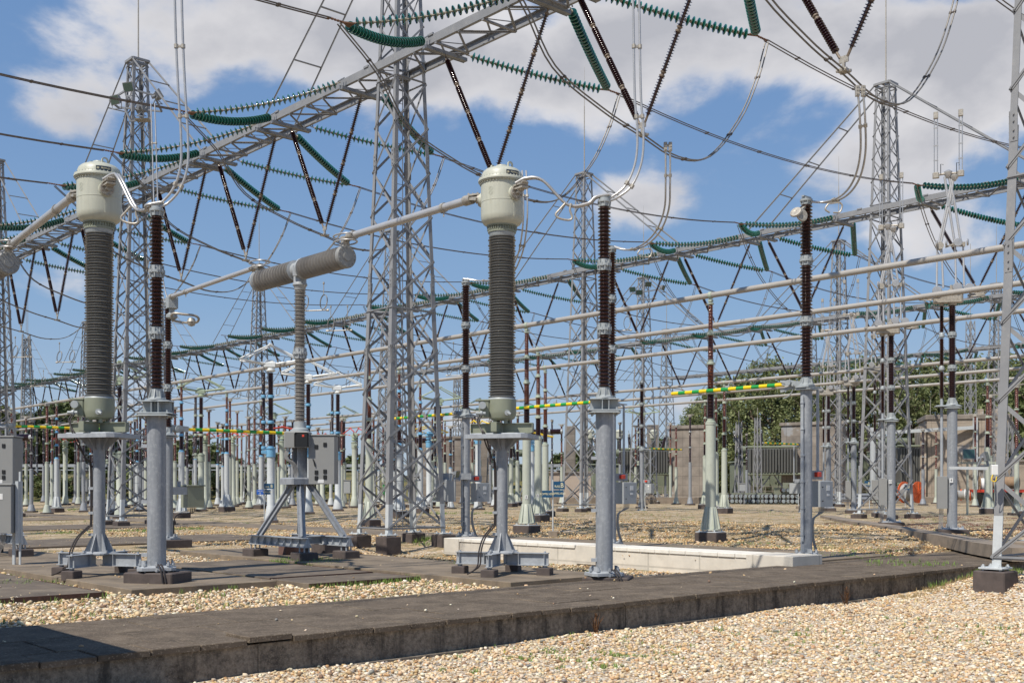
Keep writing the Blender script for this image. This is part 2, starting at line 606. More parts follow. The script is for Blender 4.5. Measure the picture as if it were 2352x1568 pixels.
def add_text(mb, body, size, org, right, up, m, align='CENTER', sx=1.0):
    vs, fs = text_mesh(body, size, align)
    org, right, up = Vector(org), Vector(right), Vector(up)
    mb.m = m
    mb.add([org + right * v.x * sx + up * v.y for v in vs], fs, False)


ORD = ['first', 'second', 'third', 'fourth', 'fifth', 'sixth', 'seventh', 'eighth', 'ninth', 'tenth', 'eleventh', 'twelfth', 'thirteenth',
       'fourteenth', 'fifteenth', 'sixteenth', 'seventeenth', 'eighteenth', 'nineteenth', 'twentieth', 'twenty-first', 'twenty-second', 'twenty-third', 'twenty-fourth']

# ------------------------------------------------------------------ ground
def gravel_material(name, weeds, dry):
    m = bpy.data.materials.new(name)
    m.use_nodes = True
    nt = m.node_tree; nd, lk = nt.nodes, nt.links
    b = nd['Principled BSDF']
    b.inputs['Roughness'].default_value = 0.85
    b.inputs['Specular IOR Level'].default_value = 0.25
    tc = nd.new('ShaderNodeTexCoord')
    vo = nd.new('ShaderNodeTexVoronoi'); vo.inputs['Scale'].default_value = 27.0
    lk.new(tc.outputs['Object'], vo.inputs['Vector'])
    sep = nd.new('ShaderNodeSeparateColor'); lk.new(vo.outputs['Color'], sep.inputs[0])
    cr = nd.new('ShaderNodeValToRGB')
    els = cr.color_ramp
    cols = [(0.0, (0.08, 0.06, 0.045)), (0.12, (0.33, 0.21, 0.12)), (0.3, (0.50, 0.36, 0.21)), (0.5, (0.60, 0.47, 0.32)), (0.72, (0.68, 0.58, 0.45)), (0.9, (0.74, 0.70, 0.62)), (1.0, (0.30, 0.29, 0.27))]
    els.elements[0].position = 0; els.elements[0].color = (*cols[0][1], 1)
    els.elements[1].position = 1; els.elements[1].color = (*cols[-1][1], 1)
    for p, c in cols[1:-1]:
        e = els.elements.new(p); e.color = (*c, 1)
    lk.new(sep.outputs[0], cr.inputs[0])
    src = cr.outputs[0]

    def noise_mask(scale, lo, hi, off=0.0, detail=8):
        n = nd.new('ShaderNodeTexNoise'); n.inputs['Scale'].default_value = scale; n.inputs['Detail'].default_value = detail
        n.inputs['Roughness'].default_value = 0.7
        mp = nd.new('ShaderNodeMapping'); mp.inputs['Location'].default_value = (off, off * 1.7, 0)
        lk.new(tc.outputs['Object'], mp.inputs[0]); lk.new(mp.outputs[0], n.inputs['Vector'])
        r = nd.new('ShaderNodeMapRange'); r.inputs[1].default_value = lo; r.inputs[2].default_value = hi
        lk.new(n.outputs[0], r.inputs[0])
        return r.outputs[0]

    def mixin(src, mask, colr, fac=1.0):
        mm = nd.new('ShaderNodeMath'); mm.operation = 'MULTIPLY'; mm.inputs[1].default_value = fac
        lk.new(mask, mm.inputs[0])
        mx = nd.new('ShaderNodeMixRGB'); mx.inputs[2].default_value = (*colr, 1)
        lk.new(mm.outputs[0], mx.inputs[0]); lk.new(src, mx.inputs[1])
        return mx.outputs[0]
    src = mixin(src, noise_mask(0.8, 0.36, 0.58, 3), (0.37, 0.265, 0.135), dry)
    src = mixin(src, noise_mask(0.9, 0.50, 0.62, 11), (0.085, 0.10, 0.035), weeds)
    src = mixin(src, noise_mask(0.35, 0.60, 0.66, 23), (0.15, 0.05, 0.035), weeds * 0.6)
    lk.new(src, b.inputs['Base Color'])
    bp = nd.new('ShaderNodeBump'); bp.inputs['Strength'].default_value = 1.0; bp.inputs['Distance'].default_value = 0.025
    bp.invert = True
    lk.new(vo.outputs['Distance'], bp.inputs['Height'])
    lk.new(bp.outputs[0], b.inputs['Normal'])
    M[name] = m
    return m


gravel_material('gravel_fresh', 0.0, 0.12)
gravel_material('gravel_weedy', 0.7, 0.85)


def red_moss(m):
    pass


FRONT_Z = -0.46


def front_z(x, y):
    s = CA * x + SA * y
    t = -SA * x + CA * y
    mound = 0.52 * sstep(2.6, 0.6, sqrt(((s - 20.6) / 1.15) ** 2 + ((t - 8.6) / 0.85) ** 2))
    edge = 0.05 * sstep(2.0, 0.0, 10.8 - t) * (1 + 0.6 * sin(s * 1.3))
    return FRONT_Z + mound + edge + 0.015 * noise.noise(Vector((x * 0.7, y * 0.7, 0)))


def grid_sheet(name, sr, tr, zf, material, clip=None):
    vs, fs = [], []
    ns, ntt = len(sr), len(tr)
    for t in tr:
        for s in sr:
            x, y = ST(s, t)
            vs.append((x, y, zf(x, y)))
    for j in range(ntt - 1):
        for i in range(ns - 1):
            a = j * ns + i
            fs.append((a, a + 1, a + ns + 1, a + ns))
    mb = MB(); mb.add(vs, fs, True)
    return struct(mb.build(name, material))


def frange(a, b, st):
    out = [a]
    while out[-1] + st < b - 1e-6:
        out.append(out[-1] + st)
    out.append(b)
    return out


# back yard: out to the horizon
sr = [-900, -400, -150, -60, -30] + frange(-20, 60, 1.0) + [80, 120, 200, 400, 900]
tr = [13.6] + frange(14.5, 60, 1.5) + [75, 100, 140, 220, 400, 900]
grid_sheet('gravel_yard', sr, tr, lambda x, y: ground_z(x, y) + (0.012 * noise.noise(Vector((x * 0.5, y * 0.5, 4))) - 0.012 if y < 90 else 0), 'gravel_weedy')
sr = [-900, -300, -80] + frange(-40, 40, 0.5) + [60, 120, 300, 900]
tr = [-900, -300, -100, -40, -10] + frange(-4, 10.85, 0.45)
grid_sheet('gravel_front', sr, tr, front_z, 'gravel_fresh')

# --- raised cable duct used as a walkway (along s, t 10.8 .. 13.75)
W0, W1 = 10.8, 13.75


_q = (600 - CX) / F
LIFT = W0 * (SA + _q * CA) / (CA - _q * SA)


def walkway():
    base = MB()
    x, y = ST(10, (W0 + W1) / 2)
    # side wall of the duct with a small set-back under the slabs, built in grid axes
    pts = []
    mb = MB()
    r = Matrix.Rotation(PHI, 3, 'Z')
    for s0 in range(-30, 60, 3):
        j = random.uniform(-0.004, 0.004)
        c = Vector((*ST(s0 + 1.5, W0 + 0.10 + j + 0.05), -0.37))
        mb.bbox(c, (2.994, 0.16, 0.62), 0.006, PHI)
    c = Vector((*ST(15, (W0 + W1) / 2 + 0.1), -0.40))
    mb.box(c, (90, W1 - W0 - 0.3, 0.56), PHI)
    mb.bar(Vector((*ST(-30, W0 + 0.035), -0.455)), Vector((*ST(60, W0 + 0.035), -0.455)), 0.11, 0.10)
    o = struct(mb.build('walkway_wall', 'duct_wall'))
    # slabs
    mb = MB()
    rows = [(W0, 0.55), (W0 + 0.55, 1.0), (W0 + 1.55, 1.0), (W0 + 2.55, 0.40)]
    for k, (t0, wd) in enumerate(rows):
        s = -30 + (0.0 if k % 2 else -0.45)
        while s < 60:
            L = 0.55 if k == 0 else 1.0
            dz = random.uniform(-0.007, 0.005) + (0.028 if (k == 0 and abs(s - LIFT) < .3) else 0)
            tilt = random.uniform(-0.003, 0.003)
            off = random.uniform(-0.008, 0.010) if k == 0 else 0
            c = Vector((*ST(s + L / 2, t0 + wd / 2 - off), -0.032 + dz))
            mb.bbox(c, (L - 0.014, wd - 0.012 + off, 0.064), 0.008, PHI + tilt)
            s += L
    o = struct(mb.build('walkway', 'walk_slab'))


def slab_mats():
    m = mat('walk_slab', (0.112, 0.088, 0.066), 0.92, spec=0.2, var=0.34, vscale=1.5, bump=0.6, bscale=90, second=(0.20, 0.158, 0.115), smask=(0.48, 0.74), sscale=2.4)
    # dark wall: exposed aggregate with black stains and pale specks
    m = mat('duct_wall', (0.21, 0.178, 0.142), 0.95, spec=0.2, var=0.5, vscale=18, bump=1.0, bscale=45, second=(0.040, 0.037, 0.035), smask=(0.48, 0.72), sscale=2.3)
    nt = m.node_tree; nd, lk = nt.nodes, nt.links
    b = nd['Principled BSDF']
    src = b.inputs['Base Color'].links[0].from_socket
    tc = nd.new('ShaderNodeTexCoord')
    vo = nd.new('ShaderNodeTexVoronoi'); vo.inputs['Scale'].default_value = 85
    lk.new(tc.outputs['Object'], vo.inputs['Vector'])
    sp = nd.new('ShaderNodeSeparateColor'); lk.new(vo.outputs['Color'], sp.inputs[0])
    mr = nd.new('ShaderNodeMapRange'); mr.inputs[1].default_value = 0.80; mr.inputs[2].default_value = 0.84
    lk.new(sp.outputs[0], mr.inputs[0])
    ml = nd.new('ShaderNodeMath'); ml.operation = 'MULTIPLY'; ml.inputs[1].default_value = 0.45
    lk.new(mr.outputs[0], ml.inputs[0])
    mx = nd.new('ShaderNodeMixRGB'); mx.inputs[2].default_value = (0.30, 0.26, 0.21, 1)
    lk.new(ml.outputs[0], mx.inputs[0]); lk.new(src, mx.inputs[1]); lk.new(mx.outputs[0], b.inputs['Base Color'])
    # vertical run-off streaks
    src = b.inputs['Base Color'].links[0].from_socket
    mp = nd.new('ShaderNodeMapping'); mp.inputs['Scale'].default_value = (2.6, 2.6, 0.35); lk.new(tc.outputs['Object'], mp.inputs[0])
    nz = nd.new('ShaderNodeTexNoise'); nz.inputs['Scale'].default_value = 1.6; nz.inputs['Detail'].default_value = 7; nz.inputs['Roughness'].default_value = .7
    lk.new(mp.outputs[0], nz.inputs['Vector'])
    mr = nd.new('ShaderNodeMapRange'); mr.inputs[1].default_value = .50; mr.inputs[2].default_value = .66; lk.new(nz.outputs[0], mr.inputs[0])
    ml = nd.new('ShaderNodeMath'); ml.operation = 'MULTIPLY'; ml.inputs[1].default_value = .75; lk.new(mr.outputs[0], ml.inputs[0])
    mx = nd.new('ShaderNodeMixRGB'); mx.inputs[2].default_value = (0.028, 0.026, 0.025, 1)
    lk.new(ml.outputs[0], mx.inputs[0]); lk.new(src, mx.inputs[1]); lk.new(mx.outputs[0], b.inputs['Base Color'])
    # same pale specks, finer, on the slabs
    m = M['walk_slab']
    nt = m.node_tree; nd, lk = nt.nodes, nt.links
    b = nd['Principled BSDF']
    src = b.inputs['Base Color'].links[0].from_socket
    tc = nd.new('ShaderNodeTexCoord')
    vo = nd.new('ShaderNodeTexVoronoi'); vo.inputs['Scale'].default_value = 70
    lk.new(tc.outputs['Object'], vo.inputs['Vector'])
    sp = nd.new('ShaderNodeSeparateColor'); lk.new(vo.outputs['Color'], sp.inputs[0])
    mr = nd.new('ShaderNodeMapRange'); mr.inputs[1].default_value = 0.86; mr.inputs[2].default_value = 0.9
    lk.new(sp.outputs[0], mr.inputs[0])
    ml = nd.new('ShaderNodeMath'); ml.operation = 'MULTIPLY'; ml.inputs[1].default_value = 0.4
    lk.new(mr.outputs[0], ml.inputs[0])
    mx = nd.new('ShaderNodeMixRGB'); mx.inputs[2].default_value = (0.34, 0.28, 0.21, 1)
    lk.new(ml.outputs[0], mx.inputs[0]); lk.new(src, mx.inputs[1]); lk.new(mx.outputs[0], b.inputs['Base Color'])


slab_mats()
walkway()


# --- loose stones as real geometry near the camera
def stones(name, n, region, zf, size, seed, prob=None, tone=1.0):
    rng = np.random.default_rng(seed)
    t = (1 + 5 ** 0.5) / 2
    ico = np.array([(-1, t, 0), (1, t, 0), (-1, -t, 0), (1, -t, 0), (0, -1, t), (0, 1, t), (0, -1, -t), (0, 1, -t), (t, 0, -1), (t, 0, 1), (-t, 0, -1), (-t, 0, 1)], float)
    ico /= np.linalg.norm(ico[0])
    tri = np.array([(0, 11, 5), (0, 5, 1), (0, 1, 7), (0, 7, 10), (0, 10, 11), (1, 5, 9), (5, 11, 4), (11, 10, 2), (10, 7, 6), (7, 1, 8), (3, 9, 4), (3, 4, 2), (3, 2, 6), (3, 6, 8), (3, 8, 9), (4, 9, 5), (2, 4, 11), (6, 2, 10), (8, 6, 7), (9, 8, 1)])
    s = rng.uniform(region[0], region[1], n); tt = rng.uniform(region[2], region[3], n)
    x = CA * s - SA * tt; y = SA * s + CA * tt
    keep = (np.abs(x) < (1176 / F + 0.10) * y + 0.6) & (y > 10.6)
    if prob is not None:
        keep &= prob(x, y, s, tt, rng)
    x, y = x[keep], y[keep]
    n = len(x)
    z = np.array([zf(a, b) for a, b in zip(x, y)])
    sz = size * np.minimum(np.exp(rng.normal(0, 0.40, n)), 2.1) * 0.5
    dims = np.stack([sz * rng.uniform(0.9, 1.5, n), sz * rng.uniform(0.7, 1.05, n), sz * rng.uniform(0.45, 0.8, n)], 1)
    a = rng.uniform(0, 2 * pi, n); tl = rng.uniform(-0.5, 0.5, n)
    V = ico[None] * dims[:, None, :] * rng.uniform(0.82, 1.15, (n, 12, 1))
    ct, st = np.cos(tl)[:, None], np.sin(tl)[:, None]
    vx, vz = V[..., 0] * ct + V[..., 2] * st, -V[..., 0] * st + V[..., 2] * ct
    ca, sa = np.cos(a)[:, None], np.sin(a)[:, None]
    X = vx * ca - V[..., 1] * sa + x[:, None]
    Y = vx * sa + V[..., 1] * ca + y[:, None]
    Z = vz + z[:, None] + (dims[:, 2] * rng.uniform(0.0, 1.1, n))[:, None]
    co_ = np.stack([X, Y, Z], -1).reshape(-1, 3)
    faces = (tri[None] + (np.arange(n) * 12)[:, None, None]).reshape(-1)
    me = bpy.data.meshes.new(name)
    nf = n * 20
    me.vertices.add(n * 12); me.vertices.foreach_set('co', co_.astype(np.float32).ravel())
    me.loops.add(nf * 3); me.loops.foreach_set('vertex_index', faces.astype(np.int32))
    me.polygons.add(nf); me.polygons.foreach_set('loop_start', np.arange(0, nf * 3, 3, dtype=np.int32))
    me.polygons.foreach_set('use_smooth', np.ones(nf, bool))
    pal = np.array([(0.72, 0.62, 0.48), (0.78, 0.72, 0.63), (0.63, 0.47, 0.30), (0.58, 0.40, 0.23), (0.67, 0.52, 0.35), (0.44, 0.28, 0.16), (0.25, 0.17, 0.12), (0.27, 0.27, 0.26), (0.38, 0.34, 0.28)])
    pr = np.array([0.22, 0.15, 0.19, 0.12, 0.16, 0.06, 0.03, 0.03, 0.04])
    idx = rng.choice(len(pal), n, p=pr)
    c = pal[idx] * rng.uniform(0.8, 1.12, (n, 1)) * rng.uniform(0.95, 1.05, (n, 3))
    c = c * tone * np.array((1.0, .965, .87))
    c4 = np.concatenate([np.clip(c, 0, 0.9), np.ones((n, 1))], 1)
    at_ = me.color_attributes.new('stone', 'FLOAT_COLOR', 'POINT')
    at_.data.foreach_set('color', np.repeat(c4, 12, 0).astype(np.float32).ravel())
    me.update(calc_edges=True)
    m = bpy.data.materials.get('pebble')
    if m is None:
        m = bpy.data.materials.new('pebble'); m.use_nodes = True
        nt = m.node_tree; b = nt.nodes['Principled BSDF']
        b.inputs['Roughness'].default_value = 0.75
        b.inputs['Specular IOR Level'].default_value = 0.3
        an = nt.nodes.new('ShaderNodeAttribute'); an.attribute_name = 'stone'
        nt.links.new(an.outputs['Color'], b.inputs['Base Color'])
    me.materials.append(m)
    o = bpy.data.objects.new(name, me); col.objects.link(o)
    return o


# paved and concrete surfaces behind the walkway, (s0, s1, t0, t1, top z, material, name, edge)
SLABS = [
    (-14.0, 6.7, 17.0, 22.0, 0.035, 'slab_dark', 'cover_plate'),
    (7.1, 9.7, 16.9, 31.5, 0.055, 'slab_tan', 'concrete_slab'),
    (9.9, 12.2, 16.2, 17.5, 0.03, 'slab_dark', 'cover_plate'),
    (9.9, 12.1, 17.52, 22.4, 0.05, 'slab_dark', 'cover_plate'),
    (12.45, 15.1, 13.9, 26.6, 0.055, 'slab_tan', 'concrete_slab'),
    (21.15, 24.9, 13.76, 25.8, 0.03, 'slab_tan', 'path'),
    (22.3, 24.9, 25.82, 150, 0.03, 'slab_tan', 'path'),
    (-60, 9.6, 32.0, 36.2, 0.03, 'slab_dark', 'path'),
    (9.62, 18.5, 31.5, 36.0, 0.03, 'slab_dark', 'path'),
    (-60, 21.9, 44.4, 49.8, 0.03, 'slab_dark', 'path'),
    (-8, 6.6, 24.6, 30.2, 0.045, 'slab_dark', 'cover_plate'),
    (-60, 21.9, 58.0, 63.0, 0.03, 'slab_tan', 'path'),
]


def in_slab(s, t):
    for s0, s1, t0, t1, *_ in SLABS:
        if s0 - 0.05 < s < s1 + 0.05 and t0 - 0.05 < t < t1 + 0.05:
            return True
    return 19.95 < s < 21.1 and 13.7 < t < 25.3


for k, (s0, s1, t0, t1, top, mt, nm) in enumerate(SLABS):
    mb = MB()
    stp_s = 1.5 if nm == 'cover_plate' else 3.0
    if t1 - t0 > 40 or s1 - s0 > 20:
        stp_s = 3.0
    # joints: split in plates with a narrow gap
    ns = max(1, round((s1 - s0) / stp_s)); ntt = max(1, round((t1 - t0) / (1.6 if nm == 'cover_plate' else 3.2)))
    for i in range(ns):
        for j in range(ntt):
            a0, a1 = s0 + (s1 - s0) * i / ns, s0 + (s1 - s0) * (i + 1) / ns
            b0, b1 = t0 + (t1 - t0) * j / ntt, t0 + (t1 - t0) * (j + 1) / ntt
            dz = random.uniform(-0.004, 0.004)
            x, y = ST((a0 + a1) / 2, (b0 + b1) / 2)
            mb.bbox((x, y, (top + dz - 0.3) / 2), (a1 - a0 - 0.008, b1 - b0 - 0.008, top + dz + 0.3), 0.008, PHI)
    struct(mb.build(nm, mt))
# rusty angle edging along the cover plates
for (s0, s1, t0, t1, top) in ((9.9, 12.2, 16.2, 17.5, 0.03), (9.9, 12.1, 17.52, 22.4, 0.05), (-14, 6.7, 17.0, 22.0, 0.035)):
    mb = MB()
    for a, b in (((s0, t0 - 0.012), (s1 + 0.02, t0 - 0.012)), ((s1 + 0.012, t0), (s1 + 0.012, t1))):
        mb.bar(Vector((*ST(*a), top - 0.028)), Vector((*ST(*b), top - 0.028)), 0.018, 0.06)
    struct(mb.build('cover_edging', 'rust_edge'))


def p_front(x, y, s, t, rng):
    return np.ones(len(x), bool)


def p_back(x, y, s, t, rng):
    k = np.array([not in_slab(a, b) for a, b in zip(s, t)])
    fade = rng.uniform(0, 1, len(x)) < np.clip((30 - y) / 9, 0, 1)
    return k & fade


o = stones('pebbles', 200000, (-2, 30, -8, 10.78), front_z, 0.034, 3, lambda x, y, s, t, rng: (y < 26))
tag(o, 'bright cream and tan loose pebbles covering the low ground in front of the dark walkway', 'gravel', kind='stuff')
o = stones('pebbles', 110000, (15, 37, 13.77, 46), lambda x, y: ground_z(x, y), 0.046, 8, lambda x, y, s, t, rng: np.array([not in_slab(a, b) for a, b in zip(s, t)]) & (rng.uniform(0, 1, len(x)) < np.clip((56 - y) / 22, 0, 1) * np.array([np.clip(.45 + 1.6 * noise.noise(Vector((a * .45, b * .45, 2))), .12, 1) for a, b in zip(x, y)])), np.array((.86, .80, .69)))
tag(o, 'tan pebbles spread over the yard behind the white duct', 'gravel', kind='stuff')
o = stones('pebbles', 85000, (-2, 22, 13.77, 30), lambda x, y: ground_z(x, y), 0.040, 5, p_back)
tag(o, 'cream loose pebbles between the slabs behind the walkway', 'gravel', kind='stuff')


# a few pebbles kicked onto the slabs
o = stones('pebbles', 9000, (-4, 25, 13.8, 36), lambda x, y: 0.035, 0.026, 23, lambda x, y, s, t, rng: np.array([in_slab(a, tt) and noise.noise(Vector((a * .8, tt * .8, 3))) > .02 + rng.uniform(0, .5) for a, tt in zip(s, t)]), .8)
tag(o, 'loose small pebbles and grit lying on the slabs behind the walkway', 'gravel', kind='stuff')
o = stones('pebbles', 900, (-2, 25, 10.9, 30), lambda x, y: 0.0, 0.035, 21, lambda x, y, s, t, rng: np.array([(tt < 13.7 and rng.random() < .35) or (tt > 13.8 and in_slab(a, tt)) for a, tt in zip(s, t)]))
tag(o, 'loose pebbles scattered on the dark slabs', 'gravel', kind='stuff')


# --- grass tufts and weeds (one mass)
def blades(mb, x, y, z, n, h, spread, rng):
    for _ in range(n):
        a = rng.uniform(0, 2 * pi); r = spread * sqrt(rng.random())
        bx, by = x + cos(a) * r, y + sin(a) * r
        hh = h * rng.uniform(0.45, 1.15); d = rng.uniform(0, 2 * pi); lean = rng.uniform(0.1, 0.7) * hh
        w = 0.004 + hh * 0.03
        wx, wy = -sin(d) * w, cos(d) * w
        vs = [(bx - wx, by - wy, z), (bx + wx, by + wy, z), (bx + cos(d) * lean * .45 + wx * .6, by + sin(d) * lean * .45 + wy * .6, z + hh * .6),
              (bx + cos(d) * lean * .45 - wx * .6, by + sin(d) * lean * .45 - wy * .6, z + hh * .6), (bx + cos(d) * lean, by + sin(d) * lean, z + hh)]
        mb.add(vs, [(0, 1, 2, 3), (3, 2, 4)], False)


def grass():
    rng = random.Random(11)
    mb = MB()
    # placed patches: (px, py, z, width in m, tufts, height)
    P = [(700, 1292, .0, 1.6, 150, .16), (740, 1298, .0, .8, 60, .12), (860, 1278, .0, 1.6, 60, .08), (1000, 1240, .0, 1.6, 70, .15), (920, 1283, 0, 2.0, 60, .06),
         (1200, 1305, 0, 1.5, 40, .05), (1250, 1322, 0, 1.2, 40, .06), (310, 1220, 0, 2.2, 90, .08), (60, 1340, 0, 1.1, 60, .12), (270, 1292, 0, 1.4, 50, .12), (500, 1292, .0, 1.8, 50, .07),
         (1065, 1300, 0, .6, 30, .15), (1040, 1293, 0, .8, 40, .10), (2010, 1258, .1, 2.0, 30, .08), (1950, 1258, .2, 2.4, 60, .08), (1850, 1250, .1, 2, 40, .07),
         (430, 1215, 0, 1.4, 60, .1), (175, 1222, 0, 1.4, 60, .06), (120, 1225, 0, 1.4, 40, .06), (560, 1222, 0, 2, 40, .05), (1600, 1250, .1, 2.2, 40, .05), (1700, 1240, .1, 2, 40, .05),
         (2095, 1268, .25, 2.4, 50, .08), (500, 1160, .1, 6, 200, .12), (80, 1170, .1, 8, 200, .12), (1040, 1185, .1, 6, 160, .10)]
    for px, py, z, w, n, h in P:
        Y = (EYE - z) * F / (py - HZ); X = at(px, Y)
        for _ in range(int(n * 0.9)):
            a = rng.uniform(0, 2 * pi); r = w / 2 * sqrt(rng.random())
            x_, y_ = X + cos(a) * r, Y + sin(a) * r * 0.8
            blades(mb, x_, y_, ground_z(x_, y_) + 0.0, 7, h, 0.06, rng)
    # front gravel weeds
    for px, py, w, n, h in [(1300, 1500, 3.2, 60, .05), (1700, 1480, 4.0, 46, .05), (2100, 1450, 4, 50, .06), (2255, 1372, 0.9, 40, .16), (2230, 1345, 0.8, 36, .20), (2320, 1355, 0.6, 24, .14), (2330, 1380, .5, 14, .12), (2165, 1365, 0.5, 12, .18),
                            (1395, 1505, .4, 8, .05), (1430, 1510, .3, 8, .05), (1270, 1502, .4, 14, .05), (1330, 1520, .5, 12, .05), (1400, 1532, .35, 10, .06), (1195, 1518, .35, 8, .05),
                            (1415, 1510, .2, 6, .05), (1475, 1510, .25, 6, .04), (1400, 1425, .3, 5, .05), (1840, 1460, .2, 4, .08), (1900, 1390, .3, 4, .08), (2305, 1445, .25, 5, .07),
                            (1555, 1505, .2, 4, .05), (1015, 1543, .25, 5, .05), (1075, 1546, .3, 6, .05), (1970, 1360, .2, 6, .12), (1650, 1450, .15, 3, .1)]:
        Y = (EYE - FRONT_Z) * F / (py - HZ); X = at(px, Y)
        for _ in range(n):
            a = rng.uniform(0, 2 * pi); r = w / 2 * sqrt(rng.random())
            x_, y_ = X + cos(a) * r, Y + sin(a) * r * 0.8
            blades(mb, x_, y_, front_z(x_, y_), 7, h, 0.035, rng)
    for _ in range(2600):
        s_, t_ = rng.uniform(10, 60), rng.uniform(14, 72)
        x_, y_ = ST(s_, t_)
        if in_slab(s_, t_) or abs(x_) > .52 * y_ or noise.noise(Vector((x_ * .3 + 7, y_ * .3, 5))) < .12:
            continue
        blades(mb, x_, y_, ground_z(x_, y_) - .01, 5, .09, .08, rng)
    # along slab edges behind the walkway
    for s0, s1, t0, t1, top, *_ in SLABS[:5]:
        for _ in range(110):
            if rng.random() < .6:
                s_, t_ = rng.uniform(max(s0, -3), s1), t0 - rng.uniform(.03, .12)
            else:
                s_, t_ = s1 + rng.uniform(.03, .15), rng.uniform(t0, min(t1, 28))
            if in_slab(s_, t_) or t_ < 13.85: continue
            x_, y_ = ST(s_, t_)
            if noise.noise(Vector((x_ * .9, y_ * .9, 1))) < 0: continue
            blades(mb, x_, y_, ground_z(x_, y_), 7, .10, .05, rng)
    # sparse weeds in the pebble strip
    for _ in range(170):
        s_, t_ = rng.uniform(-1, 16), rng.uniform(13.9, 17.5)
        x_, y_ = ST(s_, t_)
        if in_slab(s_, t_): continue
        blades(mb, x_, y_, ground_z(x_, y_), 6, .09, .06, rng)
    o = mb.build('grass', 'grass_green')
    tag(o, 'green grass tufts and weeds sprouting through the gravel', 'grass', kind='stuff')
    mb = MB()
    for px, py, w, n, h in [(2200, 1352, 1.6, 130, .10), (2120, 1362, 0.9, 60, .07), (2290, 1360, .8, 50, .08)]:
        Y = (EYE - FRONT_Z - .15) * F / (py - HZ); X = at(px, Y)
        for _ in range(n):
            a = rng.uniform(0, 2 * pi); r = w / 2 * sqrt(rng.random())
            x_, y_ = X + cos(a) * r, Y + sin(a) * r * 0.8
            blades(mb, x_, y_, front_z(x_, y_), 6, h, 0.05, rng)
    for px, py, z, w, n, h in [(880, 1262, 0, 3.0, 160, .05), (60, 1318, 0, 1.6, 60, .05), (960, 1258, 0, 2.5, 120, .05), (1020, 1300, 0, 1.4, 40, .05),
                               (1500, 1225, .1, 9, 300, .06), (1750, 1215, .2, 9, 300, .06), (1650, 1200, .2, 12, 300, .06), (2000, 1235, .25, 5, 200, .07), (1400, 1190, .1, 9, 250, .07), (1100, 1215, .0, 4, 120, .06), (560, 1180, .0, 8, 250, .07)]:
        Y = (EYE - z) * F / (py - HZ); X = at(px, Y)
        for _ in range(n):
            a = rng.uniform(0, 2 * pi); r = w / 2 * sqrt(rng.random())
            x_, y_ = X + cos(a) * r, Y + sin(a) * r
            s_, t_ = CA * x_ + SA * y_, -SA * x_ + CA * y_
            if in_slab(s_, t_) or t_ < 13.8:
                continue
            blades(mb, x_, y_, ground_z(x_, y_), 6, h, 0.08, rng)
    for _ in range(4200):
        s_, t_ = rng.uniform(14, 62), rng.uniform(14, 70)
        x_, y_ = ST(s_, t_)
        if in_slab(s_, t_) or abs(x_) > .52 * y_ or noise.noise(Vector((x_ * .35, y_ * .35, 9))) < -.05:
            continue
        blades(mb, x_, y_, ground_z(x_, y_) - .01, 6, .06, .10, rng)
    for _ in range(1500):
        s_, t_ = rng.uniform(-8, 22), rng.uniform(22, 60)
        x_, y_ = ST(s_, t_)
        if in_slab(s_, t_) or abs(x_) > .52 * y_:
            continue
        blades(mb, x_, y_, ground_z(x_, y_) - .01, 6, .06, .10, rng)
    o = mb.build('dry_grass', 'grass_dry')
    tag(o, 'straw coloured dry grass on the gravel and around the right tower footing', 'grass', kind='stuff')
    # red moss patches
    mb = MB()
    mat('red_moss', (0.13, 0.035, 0.03), 0.9, var=0.4, vscale=6)
    for px, py, w, n in [(2280, 1210, 7, 500), (2230, 1190, 7, 300), (2150, 1245, 3, 120), (2000, 1205, 4, 120), (2330, 1225, 5, 300), (2090, 1250, 3, 100)]:
        Y = (EYE - 0.25) * F / (py - HZ); X = at(px, Y)
        for _ in range(n):
            a = rng.uniform(0, 2 * pi); r = w / 2 * sqrt(rng.random())
            x_, y_ = X + cos(a) * r, Y + sin(a) * r * 1.3
            if -SA * x_ + CA * y_ < 13.8: continue
            blades(mb, x_, y_, ground_z(x_, y_) - 0.005, 10, 0.05, 0.10, rng)
    o = mb.build('moss', 'red_moss')
    tag(o, 'dark red moss covering the gravel at the right edge', 'moss', kind='stuff')
    # yellow flowers, few and countable
    sp = [(1668, 1418, 'on the gravel against the dark duct wall'), (1310, 1505, 'low on the front gravel'), (1155, 1512, 'beside green weeds at the front edge'), (1538, 1546, 'alone near the bottom of the front gravel')]
    for k, (px, py, w) in enumerate(sp):
        Y = (EYE - FRONT_Z) * F / (py - HZ); X = at(px, Y)
        r = thing('flower', 'small yellow flower ' + w, 'flower', (X, Y, front_z(X, Y)), group='yellow flowers on the front gravel')
        a = MB(); h = 0.12 if k == 0 else 0.06
        a.tube([(0, 0, 0), (0.01, 0, h * .6), (0.02, 0.01, h)], 0.002, 5); blades(a, 0, 0, 0, 6, h * .5, .015, rng)
        a.build('stem', 'grass_green', r)
        a = MB()
        for q in range(7):
            an = q * 2 * pi / 7
            a.add([(0.02, 0.01, h), (0.02 + cos(an) * .018, 0.01 + sin(an) * .018, h + .006), (0.02 + cos(an + .5) * .018, 0.01 + sin(an + .5) * .018, h + .006)], [(0, 1, 2)])
        a.lathe([(0.007, -.004), (0.007, .004), (0.0001, .006)], 6, (0.02, 0.01, h))
        a.build('blossom', 'flower_yellow', r)
    # dead weed stalks against the duct wall
    for k, (px, py, h, w) in enumerate([(1362, 1385 + 272, .0, ''), ]):
        pass
